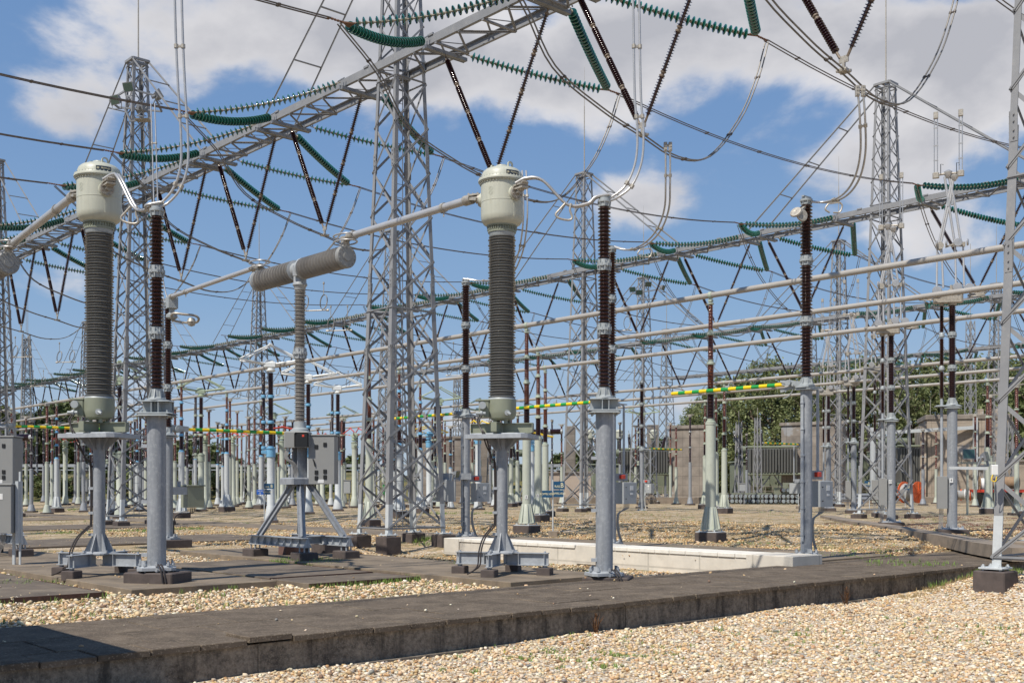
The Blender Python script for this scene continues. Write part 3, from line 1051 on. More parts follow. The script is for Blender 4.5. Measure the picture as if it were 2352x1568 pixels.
    for px, h, w in [(1943, .34, 'standing against the duct wall on the right'), (1369, .28, 'leaning on the duct wall in the middle')]:
        q_ = (px - CX) / F; t_ = 10.70
        s_ = t_ * (SA + q_ * CA) / (CA - q_ * SA)
        X, Y = ST(s_, t_)
        mb = MB(); blades(mb, 0, 0, 0, 26, h, .03, rng)
        for q in range(18):
            zq = h * rng.uniform(.3, .95); aq = rng.uniform(0, 6.28)
            blades(mb, .01 * cos(aq), .01 * sin(aq), zq, 3, .06, .02, rng)
        o = mb.build('dead_weed', 'dead_weed'); o.location = (X, Y, front_z(X, Y) - .01)
        tag(o, 'rust brown dead weed ' + w, 'weed')


mat('dead_weed', (0.13, 0.065, 0.03), 0.9, var=0.3, vscale=30)
grass()


# --- white concrete duct behind the walkway (along t, s 17.0 .. 18.1)
def white_duct():
    r = thing('white_duct_wall', 'long low white concrete cable duct with capping stones running behind the walkway', 'low wall', (*ST(20.55, 13.8), -.22), PHI)
    mb = MB()
    mb.box((0, 5.7, 0.10), (1.04, 11.36, 0.48))
    mb.build('wall', 'wall_white', r)
    y = 0.65
    while y < 11.3:
        L = random.uniform(0.40, 0.50); L = min(L, 11.4 - y)
        if not (5.35 < y + L / 2 < 6.0):
            mb = MB(); mb.bbox((-0.42 + random.uniform(-.004, .004), y + L / 2, 0.385), (0.26, L - 0.006, 0.085), 0.012)
            mb.build('capping_stone', 'cap_white', r)
        y += L
    mb = MB(); mb.bbox((0.14, 5.7, 0.38), (0.85, 11.38, 0.07), 0.01)
    mb.build('cover', 'cap_white', r)
    for y in (0.15, 5.67, 11.1):
        mb = MB(); mb.bbox((0, y, 0.19), (1.14, 0.70 if y != 0.15 else 1.2, 0.47), 0.012)
        mb.build('post_block', 'wall_white', r)


white_duct()


# --- low kerb-like cable ducts on the right
def kerbs():
    pts = [(1900, 1188), (1944, 1198), (2050, 1214), (2190, 1238), (2262, 1253), (2360, 1268)]
    W = []
    for px, py in pts:
        Y = (EYE - 0.25) * F / (py - HZ)
        W.append(Vector((at(px, Y), Y, 0.30)))
    r = struct(bpy.data.objects.new('kerb', None)) if False else None
    mb = MB()
    for a, b in zip(W[:-1], W[1:]):
        mb.bar(a - Vector((0, 0, .1)), b - Vector((0, 0, .1)), 0.65, 0.30)
    o = mb.build('kerb', 'kerb_concrete')
    struct(o)
    mb = MB()
    x, y = ST(31.0, 12.6)
    mb.bbox((x, y, 0.0), (3.4, 0.45, 0.50), 0.02, PHI)
    struct(mb.build('kerb', 'kerb_concrete'))


kerbs()


# --- switch house just outside the left edge: its roof edge casts the shadow on the walkway
def switch_house():
    # corner positions in the yard grid; the roof edge along t passes left of the view
    cx_, cy_ = -4.88, 8.98
    s0, t0 = CA * cx_ + SA * cy_, -SA * cx_ + CA * cy_
    r = thing('switch_house', 'small concrete switch house with flat roof beside the walkway', 'building', (*ST(s0 - 1.6, t0 + 2.2), FRONT_Z), PHI)
    mb = MB(); mb.bbox((0, 0, 1.66), (3.1, 4.3, 3.32), .02); mb.build('wall', 'concrete_old', r)
    mb = MB(); mb.bbox((0, 0, 3.39), (3.2, 4.4, .14), .02); mb.build('roof', 'slab_dark', r)
    mb = MB(); mb.bbox((0.3, -2.17, 1.05), (0.95, .06, 2.1), .01); d = mb.build('door', 'cabinet_grey', r)
    mb = MB(); mb.cyl((0.62, -2.21, 1.05), (0.62, -2.27, 1.05), .02); mb.bar((0.62, -2.26, 1.05), (0.50, -2.26, 1.05), .02); mb.build('handle', 'galvanised_fresh', d)


switch_house()
#@@PART3
# ================================================================== gantries
BEAM_Z = 14.72
TOP_Z = 20.6
SROW = [20.25, 47.6, 75.0, 101.5]
ROWNAME = ['nearest', 'second', 'third', 'farthest']


def tower_half(z):
    return 1.10 - 0.0373 * z, 0.83 - 0.0235 * z


def make_tower():
    r = thing('lattice_tower', 'tower', 'lattice tower')
    C = lambda z, sx, sy: Vector((sx * tower_half(z)[0], sy * tower_half(z)[1], z))
    for sx in (-1, 1):
        for sy in (-1, 1):
            mb = MB()
            mb.ell(C(0.22, sx, sy), C(8, sx, sy), 0.155, 0.022, (-sx, 0, 0), (0, -sy, 0))
            mb.ell(C(8, sx, sy), C(TOP_Z, sx, sy), 0.125, 0.018, (-sx, 0, 0), (0, -sy, 0))
            # splice plates with bolts
            for zs in (5.7, 8.0, 11.7):
                c = C(zs, sx, sy)
                mb.box(c + Vector((-sx * 0.08, sy * 0.012, 0)), (0.13, 0.014, 0.55))
                mb.box(c + Vector((sx * 0.012, -sy * 0.08, 0)), (0.014, 0.13, 0.55))
                for dz in (-.2, -.08, .08, .2):
                    mb.cyl(c + Vector((-sx * .08, sy * .015, dz)), c + Vector((-sx * .08, sy * .045, dz)), .016, n=6)
                    mb.cyl(c + Vector((sx * .015, -sy * .08, dz)), c + Vector((sx * .045, -sy * .08, dz)), .016, n=6)
            leg = mb.build('leg', ['tower_paint'], r)
            mb = MB()
            c = C(0, sx, sy)
            mb.bbox((c.x - sx * .05, c.y - sy * .05, 0.235), (0.42, 0.42, 0.03), .004)
            mb.ell(C(0.25, sx * 1.002, sy * 1.002), C(1.15, sx * 1.002, sy * 1.002), 0.16, 0.025, (-sx, 0, 0), (0, -sy, 0))
            for dx in (-.15, .15):
                for dy in (-.15, .15):
                    mb.cyl((c.x - sx * .05 + dx, c.y - sy * .05 + dy, .17), (c.x - sx * .05 + dx, c.y - sy * .05 + dy, .30), .02, n=6)
                    mb.cyl((c.x - sx * .05 + dx, c.y - sy * .05 + dy, .25), (c.x - sx * .05 + dx, c.y - sy * .05 + dy, .275), .036, n=6)
            mb.build('foot_plate', 'white_primer', leg)
            mb = MB(); mb.bbox((c.x - sx * .05, c.y - sy * .05, -0.10), (0.56, 0.56, 0.58), .02)
            mb.build('footing', 'pad_concrete', r)
    # bracing, one lattice per face
    n = 14
    zs = [0.42 + (BEAM_Z - 0.55 - 0.42) * i / 10 for i in range(11)] + [BEAM_Z + .15 + (TOP_Z - .25 - BEAM_Z - .15) * i / 5 for i in range(6)]
    faces = [((-1, -1), (1, -1)), ((1, -1), (1, 1)), ((1, 1), (-1, 1)), ((-1, 1), (-1, -1))]
    for fi, (a, b) in enumerate(faces):
        mb = MB()
        nrm = Vector((a[0] + b[0], a[1] + b[1], 0)).normalized()
        for i in range(len(zs) - 1):
            if i == 10:
                continue
            z0, z1 = zs[i], zs[i + 1]
            w = 0.075 if i < 10 else 0.055
            mb.bar(C(z0, *a) + nrm * .008, C(z1, *b) + nrm * .008, w, .010, up=nrm)
            mb.bar(C(z0, *a) + nrm * .008, C(z1, *b) + nrm * .008 + Vector((0, 0, .0)), .010, .04, up=nrm)
            mb.bar(C(z0, *b) - nrm * .028, C(z1, *a) - nrm * .028, w, .010, up=nrm)
            for c in (C(z0, *a), C(z0, *b), C(z1, *a), C(z1, *b)):
                mb.cyl(c * 0.985 + Vector((0, 0, c.z * .015)) + nrm * .02, c * .985 + Vector((0, 0, c.z * .015)) + nrm * .05, .018, n=6)
        for z in (zs[0], 7.1, BEAM_Z - .5, BEAM_Z + .12, TOP_Z - .2):
            mb.bar(C(z, *a), C(z, *b), .06, .012, up=nrm)
            mb.bar(C(z, *a), C(z, *b), .012, .06, up=nrm)
        mb.build('bracing', 'tower_paint', r)
    # top frame
    mb = MB()
    a, b = tower_half(TOP_Z)
    a += .04; b += .04
    for p, q in (((-a, -b), (a, -b)), ((a, -b), (a, b)), ((a, b), (-a, b)), ((-a, b), (-a, -b)), ((-a, 0), (a, 0))):
        mb.bar((*p, TOP_Z), (*q, TOP_Z), .10, .10)
    mb.build('top_frame', 'tower_paint', r)
    mb = MB(); mb.cyl((0.05, .02, TOP_Z), (0.05, .02, TOP_Z + 4.2), .035, .028, 8); mb.cyl((.05, .02, TOP_Z + 4.2), (.05, .02, TOP_Z + 6.6), .02, .008, 6)
    mb.build('lightning_rod', 'fitting_grey', r)
    # stays from the peak down to the beam on either side
    for sy in (-1, 1):
        mb = MB()
        for sx in (-1, 1):
            mb.bar((sx * a, sy * b, TOP_Z - .05), (sx * .62, sy * 7.4, BEAM_Z + .15), .09, .012, up=(1, 0, 0))
            mb.bar((sx * a, sy * b, TOP_Z - .05), (sx * .62, sy * 7.4, BEAM_Z + .15), .012, .06, up=(1, 0, 0))
        for k in (.27, .5, .73):
            p = Vector((1, sy * (b + (7.4 - b) * k), TOP_Z + (BEAM_Z + .15 - TOP_Z) * k))
            w = a + (.62 - a) * k
            mb.bar((-w, p.y, p.z), (w, p.y, p.z), .07, .03)
        mb.build('stay', 'tower_paint', r)
    # inner cable ladder
    mb = MB()
    mb.bar((.12, .1, .3), (.12, .1, TOP_Z - .3), .02); mb.bar((-.12, .1, .3), (-.12, .1, TOP_Z - .3), .02)
    z = .6
    while z < TOP_Z - .4:
        mb.bar((-.12, .1, z), (.12, .1, z), .015); z += .42
    mb.build('ladder', 'steel_mid', r)
    return Proto(r)


def make_beam():
    """span between two towers, origin at the lower-t tower centre on the ground"""
    r = thing('gantry_beam', 'beam', 'gantry beam')
    L = 19.8
    for sx in (-1, 1):
        mb = MB()
        x = sx * .62
        mb.box((x, L / 2, BEAM_Z), (.014, L, .24))
        mb.box((x - sx * .045, L / 2, BEAM_Z + .12), (.09, L, .014))
        mb.box((x - sx * .045, L / 2, BEAM_Z - .12), (.09, L, .014))
        y = 1.0
        while y < L:
            mb.box((x + sx * .01, y, BEAM_Z + .14), (.05, .24, .06)); y += 2.75
        mb.build('chord', 'tower_paint', r)
    mb = MB()
    n = 18
    for i in range(n):
        y0, y1 = .4 + (L - .8) * i / n, .4 + (L - .8) * (i + 1) / n
        s = 1 if i % 2 else -1
        mb.bar((-.62 * s, y0, BEAM_Z - .14), (.62 * s, y1, BEAM_Z - .14), .07, .012)
        mb.bar((-.62 * s, y0, BEAM_Z - .16), (.62 * s, y1, BEAM_Z - .16), .012, .05)
        mb.bar((.6 * s, y0, BEAM_Z + .13), (-.6 * s, y1, BEAM_Z + .13), .06, .012)
        if i % 2 == 0:
            mb.bar((-.62, y0, BEAM_Z - .15), (.62, y0, BEAM_Z - .15), .09, .05)
            mb.bar((-.62, y0, BEAM_Z - .12), (.62, y0, BEAM_Z + .12), .05, .012)
    mb.build('lacing', 'tower_paint', r)
    for ph in PH:
        for h in (-2.2, 2.2):
            mb = MB()
            mb.box((0, ph + h, BEAM_Z - .22), (1.55, .16, .10))
            mb.box((0, ph + h + .09, BEAM_Z - .20), (1.55, .012, .16))
            for sx in (-1, 1):
                mb.tube([(sx * .70, ph + h - .07, BEAM_Z + .1), (sx * .86, ph + h - .05, BEAM_Z - .03), (sx * .86, ph + h + .05, BEAM_Z - .03), (sx * .70, ph + h + .07, BEAM_Z + .1)], .02, 6)
            mb.build('cross_member', 'steel_mid', r)
    return Proto(r)


PH = (4.4, 9.9, 15.4)     # phases within a span, measured from the tower


def glass_disc(mb, p, d, R, seg):
    mb.m = 0
    mb.lathe([(0.035, -.030), (R * .45, -.040), (R * .5, -.012), (R * .78, -.030), (R * .82, -.012), (R * .93, -.020)], seg, p, d)
    mb.lathe([(R * .93, .004), (R * .7, .020), (R * .35, .036), (.04, .045)], seg, p, d)
    mb.m = 2
    mb.lathe([(R * .93, -.020), (R, -.018), (R, -.004), (R * .93, .004)], seg, p, d)
    mb.m = 1
    mb.lathe([(0.022, -.085), (0.022, -.03)], max(6, seg // 2), p, d)
    mb.lathe([(0.046, .03), (0.05, .05), (.042, .078), (.02, .084)], max(6, seg // 2), p, d)


def string_curve(A, P, sag):
    A, P = Vector(A), Vector(P)
    out = []
    for i in range(41):
        k = i / 40
        p = A.lerp(P, k)
        p.z -= sag * 4 * k * (1 - k)
        out.append(p)
    return out


def along(pts, d0, d1, n):
    """n points and tangents evenly spaced by arc length between d0 and total-d1"""
    L = [0]
    for a, b in zip(pts[:-1], pts[1:]):
        L.append(L[-1] + (b - a).length)
    tot = L[-1]
    res = []
    for i in range(n):
        s = d0 + (tot - d0 - d1) * (i / (n - 1) if n > 1 else .5)
        k = 0
        while k < len(L) - 2 and L[k + 1] < s:
            k += 1
        f = (s - L[k]) / (L[k + 1] - L[k])
        res.append((pts[k].lerp(pts[k + 1], f), (pts[k + 1] - pts[k]).normalized()))
    return res


YOKE = {('f', 0): (-5.05, 13.3), ('b', 0): (4.75, 13.95), ('f', 1): (-5.4, 14.0), ('b', 1): (4.75, 13.95)}


def make_tension(side, row, seg):
    """glass tension set: two strings from the beam joined by a yoke; local axes x=v, y=u, origin under beam at the phase"""
    dx, z = YOKE[(side, min(row, 1))]
    sgn = -1 if side == 'f' else 1
    r = thing('glass_insulator_set', 'set', 'insulator string')
    P = Vector((dx, 0, z))
    for h in (-2.2, 2.2):
        A = Vector((sgn * .80, h, BEAM_Z - .05))
        yk = P + Vector((-sgn * .25, h * .05, .02))
        pts = string_curve(A, yk, .20 if side == 'f' else .07)
        mb = MB()
        for p, d in along(pts, .22, .12, 27):
            glass_disc(mb, p, -d, .140, seg)
        mb.m = 1
        mb.tube(pts[::5], .017, 5)
        mb.build('glass_string', ['glass_green', 'cap_pale', 'glass_rim_glow'], r)
    mb = MB()
    mb.add([P + Vector((-sgn * .30, -.16, 0)), P + Vector((-sgn * .30, .16, 0)), P + Vector((sgn * .02, 0, 0)),
            P + Vector((-sgn * .30, -.16, .03)), P + Vector((-sgn * .30, .16, .03)), P + Vector((sgn * .02, 0, .03))],
           [(2, 1, 0), (3, 4, 5), (0, 1, 4, 3), (1, 2, 5, 4), (2, 0, 3, 5)])
    for k in range(5):
        c = P + Vector((sgn * (.03 + k * .085), 0, .01))
        mb.lathe([(.012, -.05), (.03, -.02), (.03, .02), (.012, .05)], 6, c, (1, .2 * (-1) ** k, 0))
    mb.tube([P + Vector((sgn * .40, -.05, 0)), P + Vector((sgn * .40, .05, 0))], .02, 6)
    mb.build('yoke_plate', 'rusty_fitting', r)
    return Proto(r)


def rod_section(mb, p, q, seg, rc=.040, rs=.084, pitch=.064):
    p, q = Vector(p), Vector(q)
    d = (q - p)
    L = d.length
    d.normalize()
    n = int(L / pitch)
    prof = [(rc, 0)]
    for i in range(n):
        h = (i + .5) * L / n
        prof += [(rc, h - pitch * .32), (rs, h - pitch * .10), (rs, h + pitch * .02), (rc, h + pitch * .22)]
    prof.append((rc, L))
    mb.lathe(prof, seg, p, d)


def make_vee(seg):
    r = thing('vee_insulator_string', 'vee', 'insulator string')
    apex = Vector((0, 0, 10.42))
    for h in (-2.2, 2.2):
        A = Vector((0, h, BEAM_Z - .30)); B = apex + Vector((0, h * .04, .12))
        mb = MB()
        ns = 4
        L = (B - A).length
        d = (B - A).normalized()
        s = .18
        sl = (L - .36 - (ns - 1) * .12) / ns
        for i in range(ns):
            mb.m = 0
            rod_section(mb, A + d * s, A + d * (s + sl), seg)
            s += sl
            if i < ns - 1:
                mb.m = 1
                mb.lathe([(.045, -.02), (.072, .0), (.072, .03), (.045, .045), (.045, .075), (.072, .09), (.072, .12), (.045, .14)], 10, A + d * s, d)
                s += .12
        mb.m = 1
        mb.tube([A, A + d * .2], .028, 6); mb.tube([B - d * .2, B], .03, 6)
        mb.lathe([(.04, 0), (.06, .03), (.06, .06), (.04, .09)], 8, A + d * .1, d)
        mb.build('porcelain_string', ['porcelain_violet', 'joint_brown'], r)
    mb = MB()
    mb.box(apex + Vector((0, 0, .08)), (.03, .22, .14))
    mb.box(apex + Vector((0, 0, -.06)), (.05, .06, .2))
    mb.box(apex + Vector((0, 0, -.16)), (.22, .20, .06))
    for x in (-.08, .08):
        mb.cyl((x, -.12, 10.26), (x, .12, 10.26), .035, n=8)
    mb.build('clamp', 'fitting_grey', r)
    return Proto(r)


SPACER = {}


def twin_curve(name, pts, gap, rad, mats, spacer_every=2.6, label=None, seg=6, nsub=8, axis=None, group=None, cat='conductor', single=False, own=True, parent=None):
    """two parallel conductors with spacer clamps following pts"""
    C = spline(pts, nsub) if nsub > 1 else [Vector(p) for p in pts]
    r = thing(name, label, cat, group=group) if parent is None else parent
    o = Vector(C[0])
    if parent is None:
        r.location = o
    loc = [c - o for c in C]
    m = len(loc)
    if axis is None:
        d = loc[-1] - loc[0]
        ax = d.cross(Vector((0, 0, 1)))
        if ax.length < .3:
            ax = Vector((CA, SA, 0))
        ax.normalize()
    else:
        ax = Vector(axis).normalized()
    offs = (-gap / 2, gap / 2) if not single else (0,)
    for k in offs:
        mb = MB(); mb.tube([c + ax * k for c in loc], rad, seg)
        mb.build('conductor_wire', mats[0], r)
    if not single:
        Ls = [0]
        for a, b in zip(loc[:-1], loc[1:]):
            Ls.append(Ls[-1] + (b - a).length)
        n = max(1, int(Ls[-1] / spacer_every))
        if spacer_every < 50:
            for p, d in along(loc, Ls[-1] / (n + 1) * .6, Ls[-1] / (n + 1) * .6, n) if n > 1 else []:
                key = (round(gap, 3), round(rad, 4), mats[1])
                if key not in SPACER:
                    mb = MB()
                    mb.bar((-gap / 2 - rad, 0, 0), (gap / 2 + rad, 0, 0), rad * 1.6, rad * 1.6)
                    for e in (-1, 1):
                        mb.cyl((e * gap / 2, -rad * 1.6, 0), (e * gap / 2, rad * 1.6, 0), rad * 1.75, n=8)
                    SPACER[key] = mb.build('spacer', mats[1], r); so_ = SPACER[key]
                else:
                    so_ = SPACER[key].copy(); col.objects.link(so_); so_.parent = r
                X_ = (ax - d * ax.dot(d)).normalized(); Z_ = X_.cross(d)
                so_.matrix_local = Matrix(((X_.x, d.x, Z_.x, p.x), (X_.y, d.y, Z_.y, p.y), (X_.z, d.z, Z_.z, p.z), (0, 0, 0, 1)))
    return r


tower = make_tower()
beam = make_beam()
G3 = {0: (-1, 0, 1, 2), 1: (-1, 0, 1, 2, 3, 4, 5, 6), 2: (-1, 0, 1, 2, 3), 3: (0, 1, 2)}
T0S = [27.7, 26.7, 26.2, 26.0]
n_t = 0


def tc(row, k):
    return T0S[row] + 19.8 * k


TPOS = {
    (0, -1): 'lattice tower at the right picture edge beside the dark walkway',
    (0, 0): 'lattice tower left of the middle, crossed by the long tube',
    (0, 1): 'lattice tower with floodlights near its peak behind the left thick post',
    (0, 2): 'lattice tower cut by the left picture edge',
}
for row in range(4):
    s_c = SROW[row]
    for k in G3[row] + ((G3[row][-1] + 1),):
        x, y = ST(s_c, tc(row, k))
        if row > 0 and k == -1:
            continue
        z = 0.02 if row == 0 else ground_z(x, y)
        lab = TPOS.get((row, k)) or 'grey lattice tower, %s from the right in the %s gantry row' % (ORD[k], ROWNAME[row])
        if (row, k) in TPOS:
            lab = 'grey ' + lab
        tower.place((x, y, z), PHI, lab, 'grey lattice towers of the gantries', (1, 1, (TOP_Z + 0.0 - z) / TOP_Z))
    for k in G3[row]:
        if row > 0 and k == -1 and row > 1:
            pass
        x, y = ST(s_c, tc(row, k))
        beam.place((x, y, 0), PHI, 'grey lattice gantry beam of the %s row, %s span from the right' % (ROWNAME[row], ORD[k + 1]), 'gantry beams between the towers')

tens = {}
for side in 'fb':
    tens[(side, 0)] = make_tension(side, 0, 16)
    tens[(side, 1)] = make_tension(side, 1, 9)
vee = {0: make_vee(12), 1: make_vee(8)}
PHS = {0: (-1, 0, 1), 1: (-1, 0, 1, 2, 3, 4, 5), 2: (0, 1, 2), 3: (0, 1)}


def visible(px):
    return -160 < px < 2500


cnt = {}
SETG = 'green glass tension insulator sets'
for row in range(4):
    lod = 0 if row == 0 else 1
    n = 0
    for k in PHS[row]:
        for ph in PH:
            t = tc(row, k) + ph
            s_c = SROW[row]
            x, y = ST(s_c, t)
            px = CX + F * x / y
            if not visible(px):
                continue
            n += 1
            w = '%s from right, %s gantry row' % (ORD[n - 1], ROWNAME[row])
            tens[('f', lod)].place((x, y, 0), PHI, 'green glass string pair in front of the beam, ' + w, SETG)
            tens[('b', lod)].place((x, y, 0), PHI, 'green glass string pair behind the beam, ' + w, SETG)
            vee[lod].place((x, y, 0), PHI, 'dark brown V string hanging below the beam, ' + w, 'dark brown V insulator strings')
            # jumper loop from front yoke through the V to the back yoke
            fdx, fz = YOKE[('f', lod)]; bdx, bz = YOKE[('b', lod)]
            g = lambda ds, z, dt=0: (*ST(s_c + ds, t + dt), z)
            if row == 0:
                pts = [g(fdx + .15 - .25, fz - .05), g(fdx + 1.1, fz - 1.0), g(-3.0, 11.15), g(-1.4, 10.55), g(0, 10.24), g(1.3, 9.98), g(2.6, 10.25), g(3.9, 11.5), g(4.7, 12.8), g(5.15, bz - .05)]
            else:
                pts = [g(fdx - .1, fz - .05), g(fdx + .9, fz - 1.5), g(-3.3, 11.4), g(-1.5, 10.4), g(0, 10.24), g(1.3, 9.98), g(2.6, 10.25), g(3.9, 11.5), g(4.7, 12.8), g(5.15, bz - .05)]
            if row < 3:
                twin_curve('jumper_loop', pts, .11, .019 if row == 0 else .018, ('conductor_grey', 'conductor_dark'), (2.0 if row == 0 else 3.5 if row == 1 else 99),
                           'sagging twin jumper cable under the beam, ' + w, seg=8 if row == 0 else 5, nsub=5, axis=(-SA, CA, 0), group='twin jumper cables under the gantries')
            # span wires to the next row
            if row < 3:
                nz = YOKE[('f', 1)][1]; ns = SROW[row + 1] + YOKE[('f', 1)][0] - .4
                s0 = s_c + bdx + .35
                dt = T0S[row + 1] - T0S[row]
                pts = []
                for i in range(9):
                    q = i / 8
                    pts.append((*ST(s0 + (ns - s0) * q, t + dt * q), bz + (nz - bz) * q - 0.9 * 4 * q * (1 - q) * .6))
                twin_curve('span_conductor', pts, .11, .017, ('conductor_dark', 'conductor_dark'), (2.7 if row == 0 else 5.5 if row == 1 else 99),
                           'dark twin cable leaving behind the beam, ' + w, seg=5, nsub=2, axis=(-SA, CA, 0), group='twin bus cables between the gantries')
            if row == 0:
                s0 = s_c + fdx - .35; ns = -2.0
                pts = []
                for i in range(9):
                    q = i / 8
                    pts.append((*ST(s0 + (ns - s0) * q, t), fz + (13.9 - fz) * q - 0.45 * 4 * q * (1 - q)))
                twin_curve('span_conductor', pts, .11, .019, ('conductor_dark', 'conductor_dark'), 2.7,
                           'dark twin cable in front of the beam, ' + w, seg=6, nsub=2, axis=(-SA, CA, 0), group='twin bus cables between the gantries')
# previous row, behind the camera's left: extra front phases of the third bay
#@@PART4
# ================================================================== hero equipment
def sheds(mb, z0, z1, rc, rs, n, seg, o=(0, 0, 0), axis=None, r2=None, up=True):
    """ribbed porcelain from z0 to z1; r2 = smaller alternate shed"""
    p = (z1 - z0) / n
    prof = [(rc, z0)]
    for i in range(n):
        h = z0 + (i + .5) * p
        r = rs if (r2 is None or i % 2 == 0) else r2
        prof += [(rc, h - p * .36), (r - .006, h - p * .20), (r, h - p * .10), (r - .010, h + p * .02), (rc + (r - rc) * .25, h + p * .20)]
    prof.append((rc, z1))
    mb.lathe(prof, seg, o, axis)


def bolts(mb, R, z0, z1, n, r=.016, o=(0, 0, 0), axis=None):
    o = Vector(o)
    D = Vector(axis).normalized() if axis is not None else Vector((0, 0, 1))
    A = D.cross(Vector((0, 0, 1)))
    if A.length < 1e-3:
        A = Vector((1, 0, 0))
    A.normalize(); B = D.cross(A)
    for i in range(n):
        a = 2 * pi * (i + .5) / n
        c = o + (A * cos(a) + B * sin(a)) * R
        mb.cyl(c + D * z0, c + D * z1, r, n=6)


def make_ct():
    """green headed oil current transformer, about 7.65 m tall, local x = right in the photo, origin on the ground"""
    r = thing('current_transformer', 'ct', 'transformer')
    # base cross: four I beams
    mb = MB()
    for k, (a, L) in enumerate(((radians(-17), .90), (radians(163), .90), (radians(73), .80), (radians(253), .82))):
        d = Vector((cos(a), sin(a), 0)); n_ = Vector((-sin(a), cos(a), 0))
        p, q = d * .10, d * L
        for z in (.405, .185):
            mb.bar(p + Vector((0, 0, z)), q + Vector((0, 0, z)), .13, .014)
        mb.bar(p + Vector((0, 0, .295)), q + Vector((0, 0, .295)), .012, .22)
        for e in (.35, .9):
            c = d * (L * e + .02); mb.bar(c + n_ * -.06 + Vector((0, 0, .295)), c + n_ * .06 + Vector((0, 0, .295)), .01, .21, up=(0, 0, 1))
        c = d * (L - .07)
        mb.cyl(c + Vector((0, 0, .09)), c + Vector((0, 0, .44)), .022, n=8)
        mb.cyl(c + Vector((0, 0, .15)), c + Vector((0, 0, .178)), .045, n=6)
    mb.bbox((0, 0, .43), (.52, .52, .025), .05, radians(-17))
    bolts(mb, .29, .42, .47, 4, .025)
    mb.build('base_frame', 'galvanised_fresh', r)
    for a, L in ((radians(-17), .83), (radians(163), .83), (radians(73), .73), (radians(253), .75)):
        mb = MB(); mb.bbox((cos(a) * L, sin(a) * L, .055), (.26, .26, .17), .012, a)
        mb.build('concrete_block', 'pad_concrete', r)
    # post with bottom gussets and trumpet top
    mb = MB()
    mb.lathe([(.106, .44), (.106, 2.30), (.106, 2.60)], 28)
    for k in range(6):
        a = 2 * pi * k / 6 + .3
        d = Vector((cos(a), sin(a), 0)); t_ = Vector((-sin(a), cos(a), 0)) * .007
        A = [d * .10 + Vector((0, 0, .445)), d * .26 + Vector((0, 0, .445)), d * .25 + Vector((0, 0, .47)), d * .10 + Vector((0, 0, .78))]
        mb.add([p - t_ for p in A] + [p + t_ for p in A], [(3, 2, 1, 0), (4, 5, 6, 7), (0, 1, 5, 4), (1, 2, 6, 5), (2, 3, 7, 6)], False)
        B = [d * .10 + Vector((0, 0, 2.30)), d * .115 + Vector((0, 0, 2.30)), d * .36 + Vector((0, 0, 2.54)), d * .38 + Vector((0, 0, 2.59)), d * .10 + Vector((0, 0, 2.59))]
        mb.add([p - t_ for p in B] + [p + t_ for p in B], [(4, 3, 2, 1, 0), (5, 6, 7, 8, 9), (0, 1, 6, 5), (1, 2, 7, 6), (2, 3, 8, 7), (3, 4, 9, 8)], False)
    mb.build('post', 'galvanised', r)
    mb = MB()
    mb.bbox((0, 0, 2.605), (1.22, .95, .022), .10, radians(-17))
    mb.build('top_plate', 'galvanised_fresh', r)
    # green beam cross below the housing
    mb = MB()
    for a in (radians(-17), radians(163), radians(73), radians(253)):
        d = Vector((cos(a), sin(a), 0)); n_ = Vector((-sin(a), cos(a), 0))
        L = .60 if abs(sin(a)) < .5 else .5
        for z in (2.635, 2.805):
            mb.bar(d * .02 + Vector((0, 0, z)), d * L + Vector((0, 0, z)), .11, .012)
        mb.bar(d * .02 + Vector((0, 0, 2.72)), d * L + Vector((0, 0, 2.72)), .012, .16)
        mb.bar(d * L - n_ * .055 + Vector((0, 0, 2.72)), d * L + n_ * .055 + Vector((0, 0, 2.72)), .012, .16)
    for k in range(4):
        a = k * pi / 2 + .5
        mb.cyl((cos(a) * .15, sin(a) * .15, 2.80), (cos(a) * .15, sin(a) * .15, 2.93), .035, n=8)
    mb.build('support_beam', 'frame_green', r)
    # lower housing
    mb = MB()
    mb.lathe([(.08, 2.86), (.17, 2.865), (.235, 2.90), (.262, 2.97), (.266, 3.03), (.266, 3.25)], 36)
    mb.bbox((-.33, -.03, 3.07), (.20, .24, .30), .02)
    mb.bbox((-.36, -.03, 3.235), (.27, .26, .03), .01)
    mb.build('lower_housing', 'frame_green', r)
    mb = MB()
    mb.cyl((-.36, -.18, 3.13), (-.36, -.26, 3.13), .07, n=16)
    mb.cyl((-.30, -.25, 2.98), (-.48, -.25, 2.98), .03, n=10); mb.cyl((-.36, -.25, 2.98), (-.40, -.25, 2.98), .05, n=10)
    mb.cyl((.10, -.25, 2.99), (.10, -.33, 2.99), .05, n=12); mb.cyl((.10, -.32, 2.99), (.16, -.33, 2.96), .028, n=8)
    mb.build('gauge', 'cast_grey', r)
    # insulator
    mb = MB()
    sheds(mb, 3.28, 6.30, .212, .262, 60, 32, r2=.250)
    mb.build('insulator', 'porcelain_grey', r)
    mb = MB(); mb.lathe([(.266, 3.25), (.235, 3.30), (.215, 3.33)], 32); mb.lathe([(.215, 6.26), (.232, 6.29), (.245, 6.34), (.245, 6.36)], 32)
    mb.build('cement_collar', 'cast_grey', r)
    # tank
    mb = MB()
    mb.lathe([(.262, 6.355), (.262, 6.395), (.250, 6.40), (.250, 6.455), (.285, 6.46), (.285, 6.50)], 40)
    bolts(mb, .266, 6.395, 6.455, 36, .011)
    mb.build('tank_neck', 'frame_green', r)
    mb = MB()
    prof = [(.285, 6.485), (.345, 6.52), (.383, 6.58), (.394, 6.66), (.394, 6.90), (.398, 6.903), (.398, 6.918), (.394, 6.92), (.394, 7.27), (.43, 7.275), (.43, 7.292)]
    mb.lathe(prof, 56)
    bolts(mb, .405, 7.24, 7.275, 40, .010)
